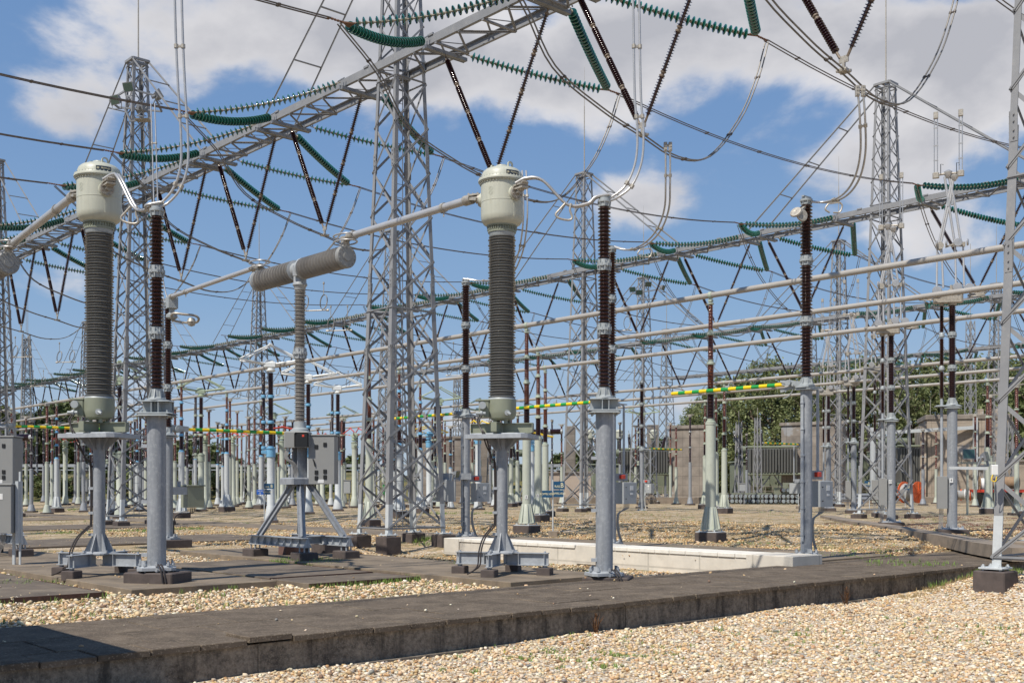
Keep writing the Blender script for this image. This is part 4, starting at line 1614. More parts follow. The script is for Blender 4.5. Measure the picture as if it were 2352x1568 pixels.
    # weld seam and sight of a riveted vertical seam
    a = radians(-55)
    mb.bar((cos(a) * .393, sin(a) * .393, 6.60), (cos(a) * .393, sin(a) * .393, 6.90), .02, .008, up=(cos(a), sin(a), 0))
    tank = mb.build('tank', 'tank_green', r)
    mb = MB()
    mb.lathe([(.443, 7.293), (.443, 7.325), (.436, 7.34), (.395, 7.345), (.388, 7.37), (.383, 7.42), (.360, 7.475), (.31, 7.52), (.22, 7.555), (.14, 7.57), (.115, 7.575), (.115, 7.60), (.11, 7.61), (0, 7.615)], 56)
    bolts(mb, .425, 7.30, 7.36, 40, .009)
    lid = mb.build('lid', 'tank_green', r)
    for a in (radians(-40), radians(150)):
        c = Vector((cos(a) * .20, sin(a) * .20, 7.545)); t_ = Vector((-sin(a), cos(a), 0)); D = Vector((cos(a), sin(a), 0))
        mb = MB()
        ring = []
        for i in range(13):
            an = pi * i / 12
            ring.append(c + t_ * cos(an) * .055 + Vector((0, 0, .055 + sin(an) * .045)))
        for p, q in zip(ring[:-1], ring[1:]):
            mb.bar(p, q, .022, .03, up=D)
        mb.bar(c + t_ * .055, ring[0], .022, .03, up=D); mb.bar(c - t_ * .055, ring[-1], .022, .03, up=D)
        mb.build('lifting_eye', 'tank_green', r)
    # name plate, bent round the lid
    a0 = radians(-58)
    R = .391

    def wrap(x, y, off):
        an = a0 + x / R
        return Vector((cos(an) * (R + off), sin(an) * (R + off), 7.398 + y))
    mb = MB()
    W, H = .27, .082
    nn = 14
    vs = []
    for k in range(nn + 1):
        x = -W / 2 + W * k / nn
        vs += [wrap(x, -H / 2, .004), wrap(x, H / 2, .004)]
    mb.add(vs, [(2 * k, 2 * k + 2, 2 * k + 3, 2 * k + 1) for k in range(nn)], False)
    pl = mb.build('name_plate', 'plate_navy', r)
    mb = MB()
    tv, tf = text_mesh('PFIFFNER', .046)
    mb.add([wrap(v.x * .92 + .035, v.y, .0065) for v in tv], tf, False)
    for cx_ in (-.108, -.094):
        ring = [(cx_ + cos(i * pi / 3 + .52) * rr, sin(i * pi / 3 + .52) * rr) for i in range(6) for rr in (.018, .013)]
        mb.add([wrap(x, y, .0065) for x, y in ring], [(2 * i, 2 * ((i + 1) % 6), 2 * ((i + 1) % 6) + 1, 2 * i + 1) for i in range(6)], False)
    mb.build('lettering', 'letter_cream', pl)
    # data plate
    mb = MB()
    for k in range(9):
        an = radians(-128) ; R2 = .396
        for j in range(5):
            if (k * 7 + j * 3) % 4 == 0: continue
            x = an + (j * .02) / R2 + (k % 3) * .008
            zc = 7.13 - k * .018
            mb.add([Vector((cos(x) * R2, sin(x) * R2, zc)), Vector((cos(x + .035) * R2, sin(x + .035) * R2, zc)), Vector((cos(x + .035) * R2, sin(x + .035) * R2, zc + .005)), Vector((cos(x) * R2, sin(x) * R2, zc + .005))], [(0, 1, 2, 3)], False)
    mb.build('data_plate', 'frame_green', tank)
    # primary terminals, right-front and left-back
    for a, nm in ((radians(-52), 0), (radians(152), 1)):
        D = Vector((cos(a), sin(a), 0)); T_ = Vector((-sin(a), cos(a), 0)); c = Vector((0, 0, 7.02))
        mb = MB()
        mb.lathe([(.135, .36), (.135, .43)], 24, c, D)
        bossm = mb.build('boss', 'tank_green', tank)
        mb = MB()
        mb.lathe([(.125, .43), (.125, .47)], 24, c, D); bolts(mb, .10, .47, .49, 8, .014, c, D)
        mb.lathe([(.05, .47), (.05, .55)], 12, c, D)
        mb.bar(c + D * .47 + Vector((0, 0, .05)), c + D * .70 + Vector((0, 0, .05)), .16, .03)
        mb.bar(c + D * .55 + Vector((0, 0, .02)), c + D * .70 + Vector((0, 0, .15)), .14, .025)
        mb.bar(c + D * .56 + Vector((0, 0, .11)) - T_ * .09, c + D * .56 + Vector((0, 0, .11)) + T_ * .09, .22, .03)
        for q in (-.05, .05):
            for e in (.5, .6):
                mb.cyl(c + D * e + T_ * q + Vector((0, 0, .03)), c + D * e + T_ * q + Vector((0, 0, .15)), .012, n=6)
        mb.build('terminal', 'fitting_grey', r)
    # earth / signal cables down the post
    for j, dx in enumerate((-.02, .02)):
        mb = MB()
        pts = [(-.38 + dx, -.24, 2.95), (-.44 + dx, -.26, 2.85), (-.40, -.30, 2.72), (-.33 + dx, -.36, 2.6), (-.27 + dx, -.30, 2.4), (-.18, -.18, 2.15), (-.13 + dx * .5, -.06, 2.0), (-.13 + dx * .5, -.05, 1.0), (-.16 + dx, -.08, .9),
               (-.32 + dx, -.2, .7), (-.40 + dx, -.30, .45), (-.42 + dx, -.36, .2), (-.52, -.50 + dx, .10), (-.62, -.60 + dx, .05)]
        mb.tube(spline(pts, 5), .014, 6)
        mb.build('cable', 'cable_black', r)
    for zc in (2.05, 1.6, 1.15, .75):
        mb = MB(); mb.box((-.13, -.03, zc), (.09, .08, .05)); mb.build('cable_clamp', 'galvanised_fresh', r)
    return Proto(r)


ct = make_ct()
YR, YL = 20.5, 20.25
CTR = Vector((at(1153, YR), YR, 0)); CTL = Vector((at(228, YL), YL, 0))
ct.place(CTR + Vector((0, 0, .05)), 0, 'pale green headed transformer on a grey post in the picture middle', 'green headed current transformers')
ct.place(CTL + Vector((0, 0, .05)), 0, 'pale green headed transformer on a grey post at the left', 'green headed current transformers')


def flange_cap(mb, z, r0, r1, h, n=8):
    """ribbed cast flange pair"""
    mb.lathe([(r0, z), (r0 * 1.02, z + h * .35), (r1, z + h * .40), (r1, z + h * .60), (r0 * 1.02, z + h * .65), (r0, z + h)], 20)
    for k in range(n):
        a = 2 * pi * k / n
        d = Vector((cos(a), sin(a), 0))
        mb.bar(d * (r0 + .012) + Vector((0, 0, z + h * .05)), d * (r0 + .012) + Vector((0, 0, z + h * .95)), .016, .03, up=d)
    bolts(mb, (r0 + r1) / 2 + .012, z + h * .34, z + h * .66, n, .013)


def make_post(H, zp, zb, rped, nsec, rc, rs, per, porc, plate=True, seg=24, top='cap', arm=False):
    """tall post insulator: steel pedestal zb..zp, nsec porcelain sections up to H"""
    r = thing('post_insulator', 'post', 'post insulator')
    mb = MB()
    mb.lathe([(rped, zb + .05), (rped, zp)], 32)
    mb.build('pedestal', 'galvanised', r)
    mb = MB()
    w = rped * 2 + .32
    mb.bbox((0, 0, zb + .035), (w, w * .86, .03), .08, .3)
    for k in range(8):
        a = 2 * pi * k / 8 + .3
        R = w * .42
        mb.cyl((cos(a) * R, sin(a) * R * .95, zb - .09), (cos(a) * R, sin(a) * R * .95, zb + .12), .02, n=6)
        mb.cyl((cos(a) * R, sin(a) * R * .95, zb + .05), (cos(a) * R, sin(a) * R * .95, zb + .085), .036, n=6)
        mb.cyl((cos(a) * R, sin(a) * R * .95, zb - .04), (cos(a) * R, sin(a) * R * .95, zb - .005), .036, n=6)
    for a in (.5, 2.4, 4.0):
        d = Vector((cos(a), sin(a), 0))
        mb.bar(d * (rped + .10) + Vector((0, 0, zb + .05)), d * (rped + .10) + Vector((0, 0, zb + .14)), .09, .012, up=d)
    mb.build('base_plate', 'galvanised_fresh', r)
    L = (H - .22 - (zp + .30)) / nsec
    fh = .22 * (rc / .085) ** .5
    z = zp
    mb = MB()
    if plate:
        mb.bbox((0, 0, z + .012), (rped * 2 + .26, rped * 2 + .24, .022), .03)
        mb.bbox((0, 0, z + .045), (rped * 2 + .28, rped * 2 + .2, .018), .02)
        mb.box((0, .03, z + .15), (rped * 2 + .18, .014, .20))
        mb.box((0, rped * .95, z + .15), (rped * 2 + .18, .014, .20))
        for ex in (-.3, .45):
            mb.box((ex * rped, -.5 * rped, z + .15), (.014, rped * .95, .2))
        mb.bbox((0, 0, z + .255), (rped * 2 + .22, rped * 2.1, .016), .02)
        for ex in (-1, 1):
            for ey in (-1, 1):
                mb.cyl((ex * (rped + .06), ey * rped * .8, z - .05), (ex * (rped + .06), ey * rped * .8, z + .10), .018, n=6)
        zz_ = z + .265
    else:
        mb.bbox((0, 0, z + .012), (rped * 2 + .16, rped * 2 + .16, .022), .05)
        mb.bbox((0, 0, z + .06), (rped * 2 + .22, rped * 2 + .10, .018), .05)
        bolts(mb, rped + .04, z - .03, z + .09, 6, .014)
        zz_ = z + .07
    mb.lathe([(rs + .045, zz_), (rs + .04, zz_ + .03), (rc + .03, zz_ + .06), (rc + .018, zz_ + .20)], 20)
    for k in range(8):
        a = 2 * pi * k / 8
        d = Vector((cos(a), sin(a), 0)); t_ = Vector((-sin(a), cos(a), 0)) * .006
        A = [d * rc + Vector((0, 0, zz_ + .02)), d * (rs + .04) + Vector((0, 0, zz_ + .02)), d * (rc + .02) + Vector((0, 0, zz_ + .20)), d * rc + Vector((0, 0, zz_ + .20))]
        mb.add([p - t_ for p in A] + [p + t_ for p in A], [(3, 2, 1, 0), (4, 5, 6, 7), (1, 2, 6, 5), (2, 3, 7, 6)], False)
    mb.build('support_head', 'cast_grey', r)
    z = zz_ + .20
    Ls = (H - .16 - z - (nsec - 1) * fh) / nsec
    for i in range(nsec):
        mb = MB(); sheds(mb, z, z + Ls, rc, rs, max(6, int(Ls * per)), seg)
        mb.build('porcelain', porc, r)
        z += Ls
        if i < nsec - 1:
            mb = MB(); flange_cap(mb, z, rc + .022, rs + .012, fh)
            mb.build('flange', 'cast_grey', r); z += fh
    mb = MB()
    mb.lathe([(rc + .015, z), (rc + .02, z + .06), (rs, z + .08), (rs, z + .12), (rs * .8, z + .13), (rs * .8, z + .16), (0, z + .16)], 20)
    for k in range(8):
        a = 2 * pi * k / 8
        d = Vector((cos(a), sin(a), 0)); mb.bar(d * (rc + .02) + Vector((0, 0, z)), d * (rc + .035) + Vector((0, 0, z + .09)), .014, .03, up=d)
    mb.bar((-rs, 0, z + .18), (rs, 0, z + .18), .07, .03)
    mb.build('top_cap', 'cast_grey', r)
    return r


PAS = []
# two thick front posts (voltage side of the bay), with concrete pad under the left one
for pA in (make_post(6.28, 2.71, .12, .157, 3, .076, .119, 15.5, 'porcelain_dark', True, 28), make_post(6.93, 3.02, .10, .157, 3, .076, .119, 15.5, 'porcelain_dark', True, 28)):
  PAS.append(pA)
  for z in (2.2, 1.25, .35):
    mb = MB(); mb.box((-.19, -.03, z), (.10, .09, .06)); mb.build('cable_clamp', 'galvanised_fresh', pA)
  for j, dx in enumerate((.11, .16)):
    mb = MB(); mb.tube(spline([(dx, -.28, .20), (dx + .05, -.34, .16), (dx + .10, -.40, .05), (dx + .13, -.43, -.10)], 5), .017, 6); mb.build('earth_strap', 'cable_black', pA)
YD, YC = 20.0, 18.75
DP = Vector((at(1388, YD), YD, 0)); CP = Vector((at(360, YC), YC, 0))
Proto(PAS[0]).place(CP + Vector((0, 0, .17)), 0, 'thick dark brown post on a broad grey column beside the left transformer', 'thick brown posts in front')
Proto(PAS[1]).place(DP, 0, 'thick dark brown post on a broad grey column right of the middle', 'thick brown posts in front')
mb = MB(); mb.bbox((0, 0, .09), (.92, .66, .20), .02, radians(-14)); o = mb.build('concrete_pad', 'pad_concrete'); o.location = (CP.x + .02, CP.y, .04)
tag(o, 'dark concrete pad with chipped edge under the left thick brown post', 'concrete pad')
mb = MB(); mb.bbox((0, 0, 0), (1.0, .75, .10), .02, radians(-14)); o = mb.build('concrete_pad', 'pad_concrete'); o.location = (DP.x, DP.y + .1, .0)
tag(o, 'flat concrete pad under the right thick brown post at the walkway edge', 'concrete pad')


# slimmer tall posts with earthing arms on the white duct: pedestal 3.4 m, top 6.9 m
def make_disc_post():
    r = make_post(8.28, 3.92, .14, .130, 3, .090, .142, 13.5, 'porcelain_dark', False, 24)
    r['category'] = 'post insulator'
    # toothed cable channel
    mb = MB()
    mb.box((-.165, 0, 2.1), (.025, .07, 3.3))
    for k in range(6):
        mb.box((-.155, -.01, .6 + k * .6), (.08, .08, .035))
    mb.build('cable_channel', 'galvanised_fresh', r)
    # drive rod and motor bracket (x = +v)
    mb = MB()
    mb.cyl((.62, .1, 2.0), (.62, .1, 3.94), .034, n=10)
    mb.lathe([(.05, 0), (.05, .12)], 10, (.62, .1, 1.94))
    mb.bar((0, 0, 3.99), (.72, .1, 3.99), .07, .03)
    mb.bar((.62, .1, 3.95), (.10, -.05, 4.05), .03)
    mb.build('drive_rod', 'galvanised_fresh', r)
    mb = MB()
    mb.box((.36, .04, 1.96), (.60, .10, .20)); mb.build('motor_bracket', 'galvanised', r)
    mb = MB(); mb.bbox((.40, -.05, 1.97), (.16, .10, .11), .01); mb.build('red_cover', 'signal_red', r)
    mb = MB(); mb.bbox((.62, .02, 1.52), (.54, .32, .60), .012)
    cab = mb.build('cabinet', 'cabinet_light', r)
    mb = MB(); mb.box((.68, -.145, 1.66), (.13, .006, .12)); mb.box((.68, -.145, 1.50), (.10, .006, .05)); mb.build('label', 'label_white', cab)
    mb = MB(); mb.cyl((.44, -.14, 1.68), (.44, -.165, 1.68), .012, n=8); mb.cyl((.44, -.14, 1.36), (.44, -.165, 1.36), .012, n=8); mb.build('lock', 'dark_plastic', cab)
    for k in range(5):
        mb = MB()
        mb.tube(spline([(.52 + k * .05, .0, 1.22), (.52 + k * .045, 0, 1.10), (.42 + k * .02, .0, 1.03), (.24 + k * .018, 0, .92), (.24 + k * .018, 0, .5), (.40 + k * .018, -.05, .02)], 4), .011, 5)
        mb.build('cable', 'cable_grey', r)
    # hinge casting and earthing arm, lying along the bus (+y local)
    mb = MB()
    mb.bar((0, .10, 4.04), (0, .62, 4.10), .10, .12)
    mb.bar((.05, .3, 4.02), (.05, .72, 3.92), .04, .08); mb.bar((-.05, .3, 4.02), (-.05, .66, 4.14), .03, .05)
    mb.cyl((-.12, .42, 4.08), (.12, .42, 4.08), .07, n=12)
    mb.tube(spline([(0, .3, 4.02), (0, .45, 3.80), (0, .62, 3.74)], 5), .015, 6)
    mb.build('arm_hinge', 'cast_grey', r)
    return r


def earth_arm(parent, y0, y1, z, x=0, r=.048, dx=0):
    n = 15
    mb = MB()
    p0 = Vector((x, y0, z)); p1 = Vector((x + dx, y1, z))
    for i in range(n):
        mb.m = i % 2
        mb.cyl(p0.lerp(p1, i / n), p0.lerp(p1, (i + 1) / n), r, n=10, caps=(i in (0, n - 1)))
    o = mb.build('earthing_arm', ['stripe_yellow', 'stripe_green'], parent)
    mb = MB()
    for k in (.48,):
        c = p0.lerp(p1, k); mb.box(c + Vector((0, 0, .04)), (.05, .12, .10)); mb.bar(c + Vector((0, 0, .04)), c + Vector((0, -.06, .16)), .02)
    mb.box(p1 + Vector((0, .05, 0)), (.06, .14, .09))
    mb.build('arm_clamp', 'cast_grey', o)


dp = make_disc_post()
earth_arm(dp, .60, 3.95, 4.06)
proto_dp = Proto(dp)
DPOS = [('right', 1852, 25.1), ('right behind', 1404, 30.2), ('middle', 1070, 35.1)]
DW = ['dark brown post on the right end of the white duct, striped arm',
      'dark brown post right behind the thick right post, with a striped earthing arm',
      'dark brown post on the left end of the white duct behind the middle transformer']
for (nm, px, Y), w in zip(DPOS, DW):
    proto_dp.place((at(px, Y), Y, 0), PHI - radians(0), w, 'brown posts on the white duct')


# left post with earthing arm to the right and green cabinet
pl = make_post(6.95, 3.05, .14, .14, 3, .076, .112, 14, 'porcelain_dark', False, 24)
pl['label'] = 'dark brown post behind the left thick post, holding a tube end'
YP = 31.5
pl.location = (at(386, YP), YP, .08); pl.rotation_euler = (0, 0, PHI - pi / 2)
earth_arm(pl, .60, 3.9, 3.28)
mb = MB(); mb.bar((0, .05, 3.32), (0, .6, 3.28), .12, .16); mb.cyl((-.14, .28, 3.28), (.14, .28, 3.28), .11, n=14); mb.cyl((-.16, .28, 3.28), (.16, .28, 3.28), .05, n=8); mb.build('arm_hinge', 'cast_grey', pl)
mb = MB(); mb.bbox((-.15, .82, 1.32), (.45, .52, .62), .012); mb.bbox((-.15, .82, 1.65), (.52, .58, .04), .01); mb.build('cabinet', 'frame_green', pl)
mb = MB(); mb.bar((0, .1, 1.5), (0, .62, 1.5), .12, .22); mb.cyl((-.1, .38, 1.55), (-.1, .38, 1.78), .05, n=10); mb.build('motor_bracket', 'galvanised_fresh', pl)
for k in range(3):
    mb = MB(); mb.tube(spline([(-.1, .75 + k * .06, 1.0), (-.1, .7 + k * .05, .85), (-.05, .30, .80), (-.02, .17 + k * .01, .5), (0, .2, -.05)], 4), .014, 5); mb.build('cable', 'cable_black', pl)
mb = MB(); mb.bbox((0, 0, 0), (1.0, .8, .34), .02, PHI); o = mb.build('concrete_pad', 'pad_concrete'); o.location = (at(390, YP), YP, .02)
tag(o, 'dark concrete pad under the post that carries the end of the long grey tube', 'concrete pad')


# ---- tripod breaker: T shaped with two horizontal chambers
def make_breaker():
    r = thing('circuit_breaker', 'breaker', 'circuit breaker')   # local y = +u (away left), -y = towards the right of the photo
    # ground beams
    for sx in (-1, 1):
        mb = MB()
        for z in (.48, .28):
            mb.box((sx * .55, 0, z), (.20, 2.5, .016))
        mb.box((sx * .55, 0, .38), (.012, 2.5, .2))
        for y in [-1.24 + .31 * i for i in range(9)]:
            A = [Vector((sx * .55 - .1, y, .29)), Vector((sx * .55 + .1, y, .29)), Vector((sx * .55 + .02, y, .47)), Vector((sx * .55 - .02, y, .47))]
            mb.add([p - Vector((0, .006, 0)) for p in A] + [p + Vector((0, .006, 0)) for p in A], [(3, 2, 1, 0), (4, 5, 6, 7), (1, 2, 6, 5), (3, 0, 4, 7)], False)
        for y in (-1.2, -1.0, 1.0, 1.2):
            for ex in (-.06, .06):
                mb.cyl((sx * .55 + ex, y, .10), (sx * .55 + ex, y, .30), .02, n=6)
        mb.build('ground_beam', 'galvanised_fresh', r)
        for y in (-1.1, 1.1):
            mb = MB(); mb.bbox((sx * .55, y, .07), (.42, .52, .20), .02); mb.build('concrete_block', 'pad_concrete', r)
    mb = MB()
    for z in (.46, .30):
        mb.box((0, 0, z), (1.0, .2, .016))
    mb.box((0, 0, .38), (1.0, .012, .15))
    mb.build('cross_beam', 'galvanised_fresh', r)
    for sx in (-1, 1):
        for sy in (-1, 1):
            mb = MB()
            mb.bar((sx * .12, sy * .14, 1.72), (sx * .55, sy * .95, .49), .17, .02, up=(1, 0, 0)); mb.bar((sx * .12, sy * .14, 1.72), (sx * .55, sy * .95, .49), .015, .12, up=(1, 0, 0))
            mb.bar((sx * .12 + .07, sy * .14, 1.72), (sx * .55 + .07, sy * .95, .49), .015, .12, up=(1, 0, 0))
            mb.build('leg', 'galvanised', r)
    mb = MB()
    mb.bbox((0, 0, 1.76), (.75, .60, .16), .03)
    mb.box((0, -.1, 2.35), (.26, .018, 1.1)); mb.box((0, .1, 2.35), (.26, .018, 1.1)); mb.box((-.0, 0, 2.35), (.018, .2, 1.1))
    mb.build('column', 'galvanised', r)
    return r


def finish_breaker(r):
    # mechanism box, control cabinet, face the camera (world -Y); r is rotated by PHI, so counter-rotate
    q = Matrix.Rotation(-PHI, 3, 'Z')

    def W(x, y, z):
        return q @ Vector((x, y, 0)) + Vector((0, 0, z))
    mb = MB()
    mb.bbox(W(-.02, -.12, 2.72), (.58, .42, .38), .03, -PHI)
    mech = mb.build('mechanism_box', 'cabinet_grey', r)
    mb = MB()
    mb.bbox(W(.10, -.335, 2.71), (.33, .03, .33), .03, -PHI); mb.build('window', 'dark_plastic', mech)
    mb = MB(); mb.box(W(.14, -.353, 2.80), (.05, .006, .05), -PHI); mb.build('indicator', 'signal_red', mech)
    mb = MB()
    mb.bbox(W(.54, .05, 2.25), (.62, .50, 1.12), .02, -PHI)
    cab = mb.build('cabinet', 'cabinet_grey', r)
    mb = MB()
    for x, z in ((.42, 2.55), (.62, 2.60), (.42, 1.96), (.62, 1.98), (.42, 1.83), (.62, 1.85)):
        mb.bbox(W(x, -.205, z), (.085, .02, .095), .012, -PHI)
    mb.build('vent', 'dark_plastic', cab)
    mb = MB(); mb.tube([W(.34, -.22, 2.27), W(.37, -.24, 2.2), W(.39, -.22, 2.1)], .014, 6); mb.build('handle', 'dark_plastic', cab)
    mb = MB(); mb.box(W(.52, -.202, 1.755), (.14, .006, .08), -PHI); mb.build('label', 'label_white', cab)
    mb = MB(); mb.bbox(W(.54, .05, 2.825), (.66, .54, .03), .01, -PHI); mb.build('cabinet_roof', 'cabinet_grey', cab)
    for k in range(4):
        mb = MB(); mb.tube(spline([W(-.25 + k * .03, -.25, 2.54), W(-.30 + k * .02, -.27, 2.3), W(-.15 + k * .03, -.22, 2.15), W(-.1 + k * .03, -.15, 1.9), W(-.05, -.15, 1.75)], 5), .011, 5)
        mb.build('cable', 'cable_grey', r)
    mb = MB(); mb.lathe([(.21, 2.90), (.20, 2.96), (.15, 3.0), (.135, 3.14)], 20); mb.build('column_flange', 'cast_grey', r)
    mb = MB(); sheds(mb, 3.12, 4.62, .098, .138, 34, 22, r2=.125); mb.build('porcelain', 'porcelain_pale', r)
    mb = MB(); flange_cap(mb, 4.60, .13, .165, .26); mb.build('flange', 'cabinet_light', r)
    mb = MB(); sheds(mb, 4.84, 6.22, .098, .138, 32, 22, r2=.125); mb.build('porcelain', 'porcelain_pale', r)
    mb = MB()
    mb.lathe([(.125, 6.20), (.14, 6.28), (.17, 6.31), (.17, 6.34), (.15, 6.38), (.15, 6.52)], 20)
    mb.lathe([(.24, -.20), (.25, -.17), (.185, -.15), (.185, .15), (.25, .17), (.24, .20)], 24, (0, 0, 6.68), (0, 1, 0))
    mb.bbox(W(-.05, -.19, 6.62), (.16, .06, .24), .02, -PHI)
    for y in (-.1, .1):
        mb.tube([(0, y - .03, 6.86), (0, y, 6.93), (0, y + .03, 6.86)], .01, 6)
    mb.build('gear_head', 'cabinet_light', r)
    for sy in (-1, 1):
        mb = MB()
        n = 13
        L0, L1 = .19, 1.86
        prof = [(.19, L0)]
        for i in range(n):
            h = L0 + (L1 - L0) * (i + .5) / n; p = (L1 - L0) / n
            prof += [(.175, h - p * .45), (.175, h - p * .15), (.246, h - p * .05), (.248, h + p * .02), (.175, h + p * .12)]
        prof.append((.19, L1))
        mb.lathe(prof, 28, (0, 0, 6.68), (0, sy, 0))
        mb.build('chamber', 'porcelain_pale', r)
        mb = MB()
        mb.lathe([(.20, 1.85), (.255, 1.88), (.255, 1.94), (.235, 1.96), (.235, 1.98), (.10, 1.985), (.10, 2.01), (0, 2.01)], 28, (0, 0, 6.68), (0, sy, 0))
        bolts(mb, .205, 1.95, 2.0, 12, .017, (0, 0, 6.68), (0, sy, 0))
        mb.build('end_flange', 'cabinet_grey' if sy < 0 else 'cabinet_light', r)
        mb = MB()
        mb.box((0, sy * 1.90, 6.98), (.16, .10, .14)); mb.bar((0, sy * 1.90, 7.03), (0, sy * 1.90 + .0, 7.10), .18, .10)
        mb.lathe([(.03, 0), (.06, .05)], 8, (0, sy * 1.9, 7.0))
        mb.build('terminal', 'fitting_grey', r)
        for z in (7.0, 7.14):
            mb = MB()
            ring = [(cos(a) * .22, sy * 1.9 + sin(a) * .34, z) for a in [2 * pi * i / 20 for i in range(21)]]
            mb.tube(ring, .018, 6, False); mb.build('grading_ring', 'aluminium', r)


b1 = make_breaker(); finish_breaker(b1)
YB = 25.6
BX = at(689, YB)
protoB = Proto(b1)
protoB.place((BX, YB, .06), PHI, 'grey T shaped breaker on four splayed legs left of the central tower', 'T shaped circuit breakers')
Y2 = 26.3
B2 = Vector((at(-42, Y2), Y2, 0))
protoB.place((B2.x, B2.y, .06), PHI, 'grey T shaped breaker cut by the left picture edge', 'T shaped circuit breakers')
# red-brown blocks beside breaker
for px, py, w, l in ((665, 1279, .50, 'reddish concrete block under the breaker frame left of the grass'), (755, 1274, .75, 'wide dark concrete block behind the breaker frame')):
    Y = 1.65 * F / (py - HZ)
    mb = MB(); mb.bbox((0, 0, .12), (w, w * .8, .34), .03, PHI); o = mb.build('concrete_block', 'pad_red' if w < .6 else 'pad_concrete'); o.location = (at(px, Y), Y + .2, .02)
    tag(o, l, 'concrete block')
# extra cabinet standing at the left edge in front of breaker 2
r = thing('control_cabinet', 'plain grey control cabinet on a white frame at the left picture edge', 'cabinet', (at(16, 23.0), 23.0, 0))
mb = MB(); mb.bbox((0, 0, 1.22), (.36, .38, 1.0), .012); body = mb.build('body', 'cabinet_grey', r)
mb = MB(); mb.bbox((0, 0, 1.735), (.40, .42, .03), .01); mb.build('roof', 'cabinet_grey', body)
mb = MB(); mb.box((-.05, -.193, 1.48), (.10, .006, .12)); mb.build('label', 'label_white', body)
mb = MB(); mb.box((.23, .05, 1.15), (.06, .22, 1.3)); mb.bar((.25, .05, .05), (.25, .05, 2.0), .035); mb.bar((.1, .1, .05), (.1, .1, .8), .05); mb.build('frame', 'white_primer', r)
for k in range(6):
    mb = MB(); mb.tube(spline([(-.15 + k * .03, -.05, .74), (-.18 + k * .03, -.05, .5), (-.25 + k * .02, 0, .3), (-.28, 0, .02)], 4), .009, 5); mb.build('cable', 'cable_grey', r)


# ---- long connecting tubes
def long_tube(p, q, rad, label, ends=True, dt=0.0, clampat=(.22,)):
    r = thing('connecting_tube', label, 'tube conductor', p)
    p, q = Vector(p), Vector(q)
    d = q - p
    mb = MB(); mb.cyl((0, 0, 0), d, rad, n=16); mb.build('tube', 'tube_aluminium', r)
    dn = d.normalized()
    mb = MB()
    for k in clampat:
        c = d * k
        mb.cyl(c - dn * .04, c + dn * .04, rad * 1.25, n=14); mb.bar(c, c - Vector((0, 0, rad * 2.4)), .025)
    mb.cyl(-dn * .10, dn * .16, rad * 1.3, n=14); mb.bar(-dn * .35, Vector((0, 0, -.02)), .14, .06)
    mb.cyl(d - dn * .16, d + dn * .05, rad * 1.3, n=14); mb.bar(d, d + dn * .25 - Vector((0, 0, .05)), .14, .05)
    mb.build('clamp', 'fitting_grey', r)
    return r


def bk(Bx, By, sy, z, dz=.42):
    return Vector((Bx - SA * sy, By + CA * sy, z))


e1 = bk(BX, YB, -1.9, 7.16)
tC = radians(152)
ctL = Vector((CTR.x + cos(tC) * .68, CTR.y + sin(tC) * .68, 7.12))
long_tube(e1 + Vector((.15, -.1, .02)), ctL, .075, 'long grey tube from the breaker across the central tower to the middle transformer', clampat=(.80,))
e2 = bk(BX, YB, 1.95, 7.10)
plt = Vector((at(392, YP - .2), YP - .2, 7.10))
long_tube(e2 + Vector((-.1, .1, 0)), plt, .06, 'grey tube from the breaker left end down to the brown post behind', clampat=(.8,))
mb = MB(); mb.bbox((0, 0, -.15), (.30, .35, .34), .03, .5); mb.lathe([(.10, -.62), (.16, -.58), (.16, -.50), (.08, -.44), (.08, -.3)], 12); o = mb.build('tube_clamp', 'cast_grey', None); o.location = plt + Vector((0, .1, 0)); o.parent = None
tag(o, 'cast grey clamp block holding the tube end on top of the brown post', 'clamp')
r = thing('grading_hoop', 'bent tube hoop with a ball on the post behind the left thick post', 'corona ring', plt + Vector((0, 0, -.55)))
mb = MB(); mb.tube(spline([(0, 0, 0), (.15, -.2, .05), (.45, -.2, .02), (.72, -.1, 0), (.80, 0, -.08), (.65, .2, -.15), (.3, .2, -.15), (0, .1, -.1)], 5), .035, 8); mb.build('hoop', 'fitting_grey', r)
mb = MB(); mb.lathe([(0, -.13), (.09, -.10), (.13, 0), (.09, .10), (0, .13)], 14, (.62, -.1, -.18)); mb.build('ball', 'fitting_grey', r)
e3 = bk(B2.x, B2.y, -1.9, 7.16)
ctLL = Vector((CTL.x + cos(tC) * .68, CTL.y + sin(tC) * .68, 7.12))
long_tube(e3 + Vector((.15, -.1, .0)), ctLL, .075, 'long grey tube at the upper left from the cut breaker to the left transformer', clampat=(.76,))


# ---- flexible twin tubes: transformer terminal -> post top -> overhead
def wp(px, py, Y):
    return Vector((at(px, Y), Y, zz(py, Y)))


def flex(ctp, post, sgn, label1, label2, pts_up, loop):
    a = radians(-52)
    tm = Vector((ctp.x + cos(a) * .62, ctp.y + sin(a) * .62, 7.24))
    top = Vector((post.x, post.y, 6.97 if sgn > 0 else 6.50))
    m1 = tm.lerp(top, .25) + Vector((0, -.05, .06)); m2 = tm.lerp(top, .55) + Vector((0, 0, -.28)); m3 = tm.lerp(top, .80) + Vector((0, 0, -.20))
    twin_curve('flexible_connection', [tm + Vector((-.12, .05, -.03)), tm + Vector((.08, 0, .05)), m1, m2, m3, top + Vector((-.15, 0, -.03)), top + Vector((.1, 0, .02))], .10, .026, ('aluminium', 'fitting_grey'), 9, label1, seg=10, nsub=6,
               axis=(0.25, 1, .1), group=None)
    return top, m2


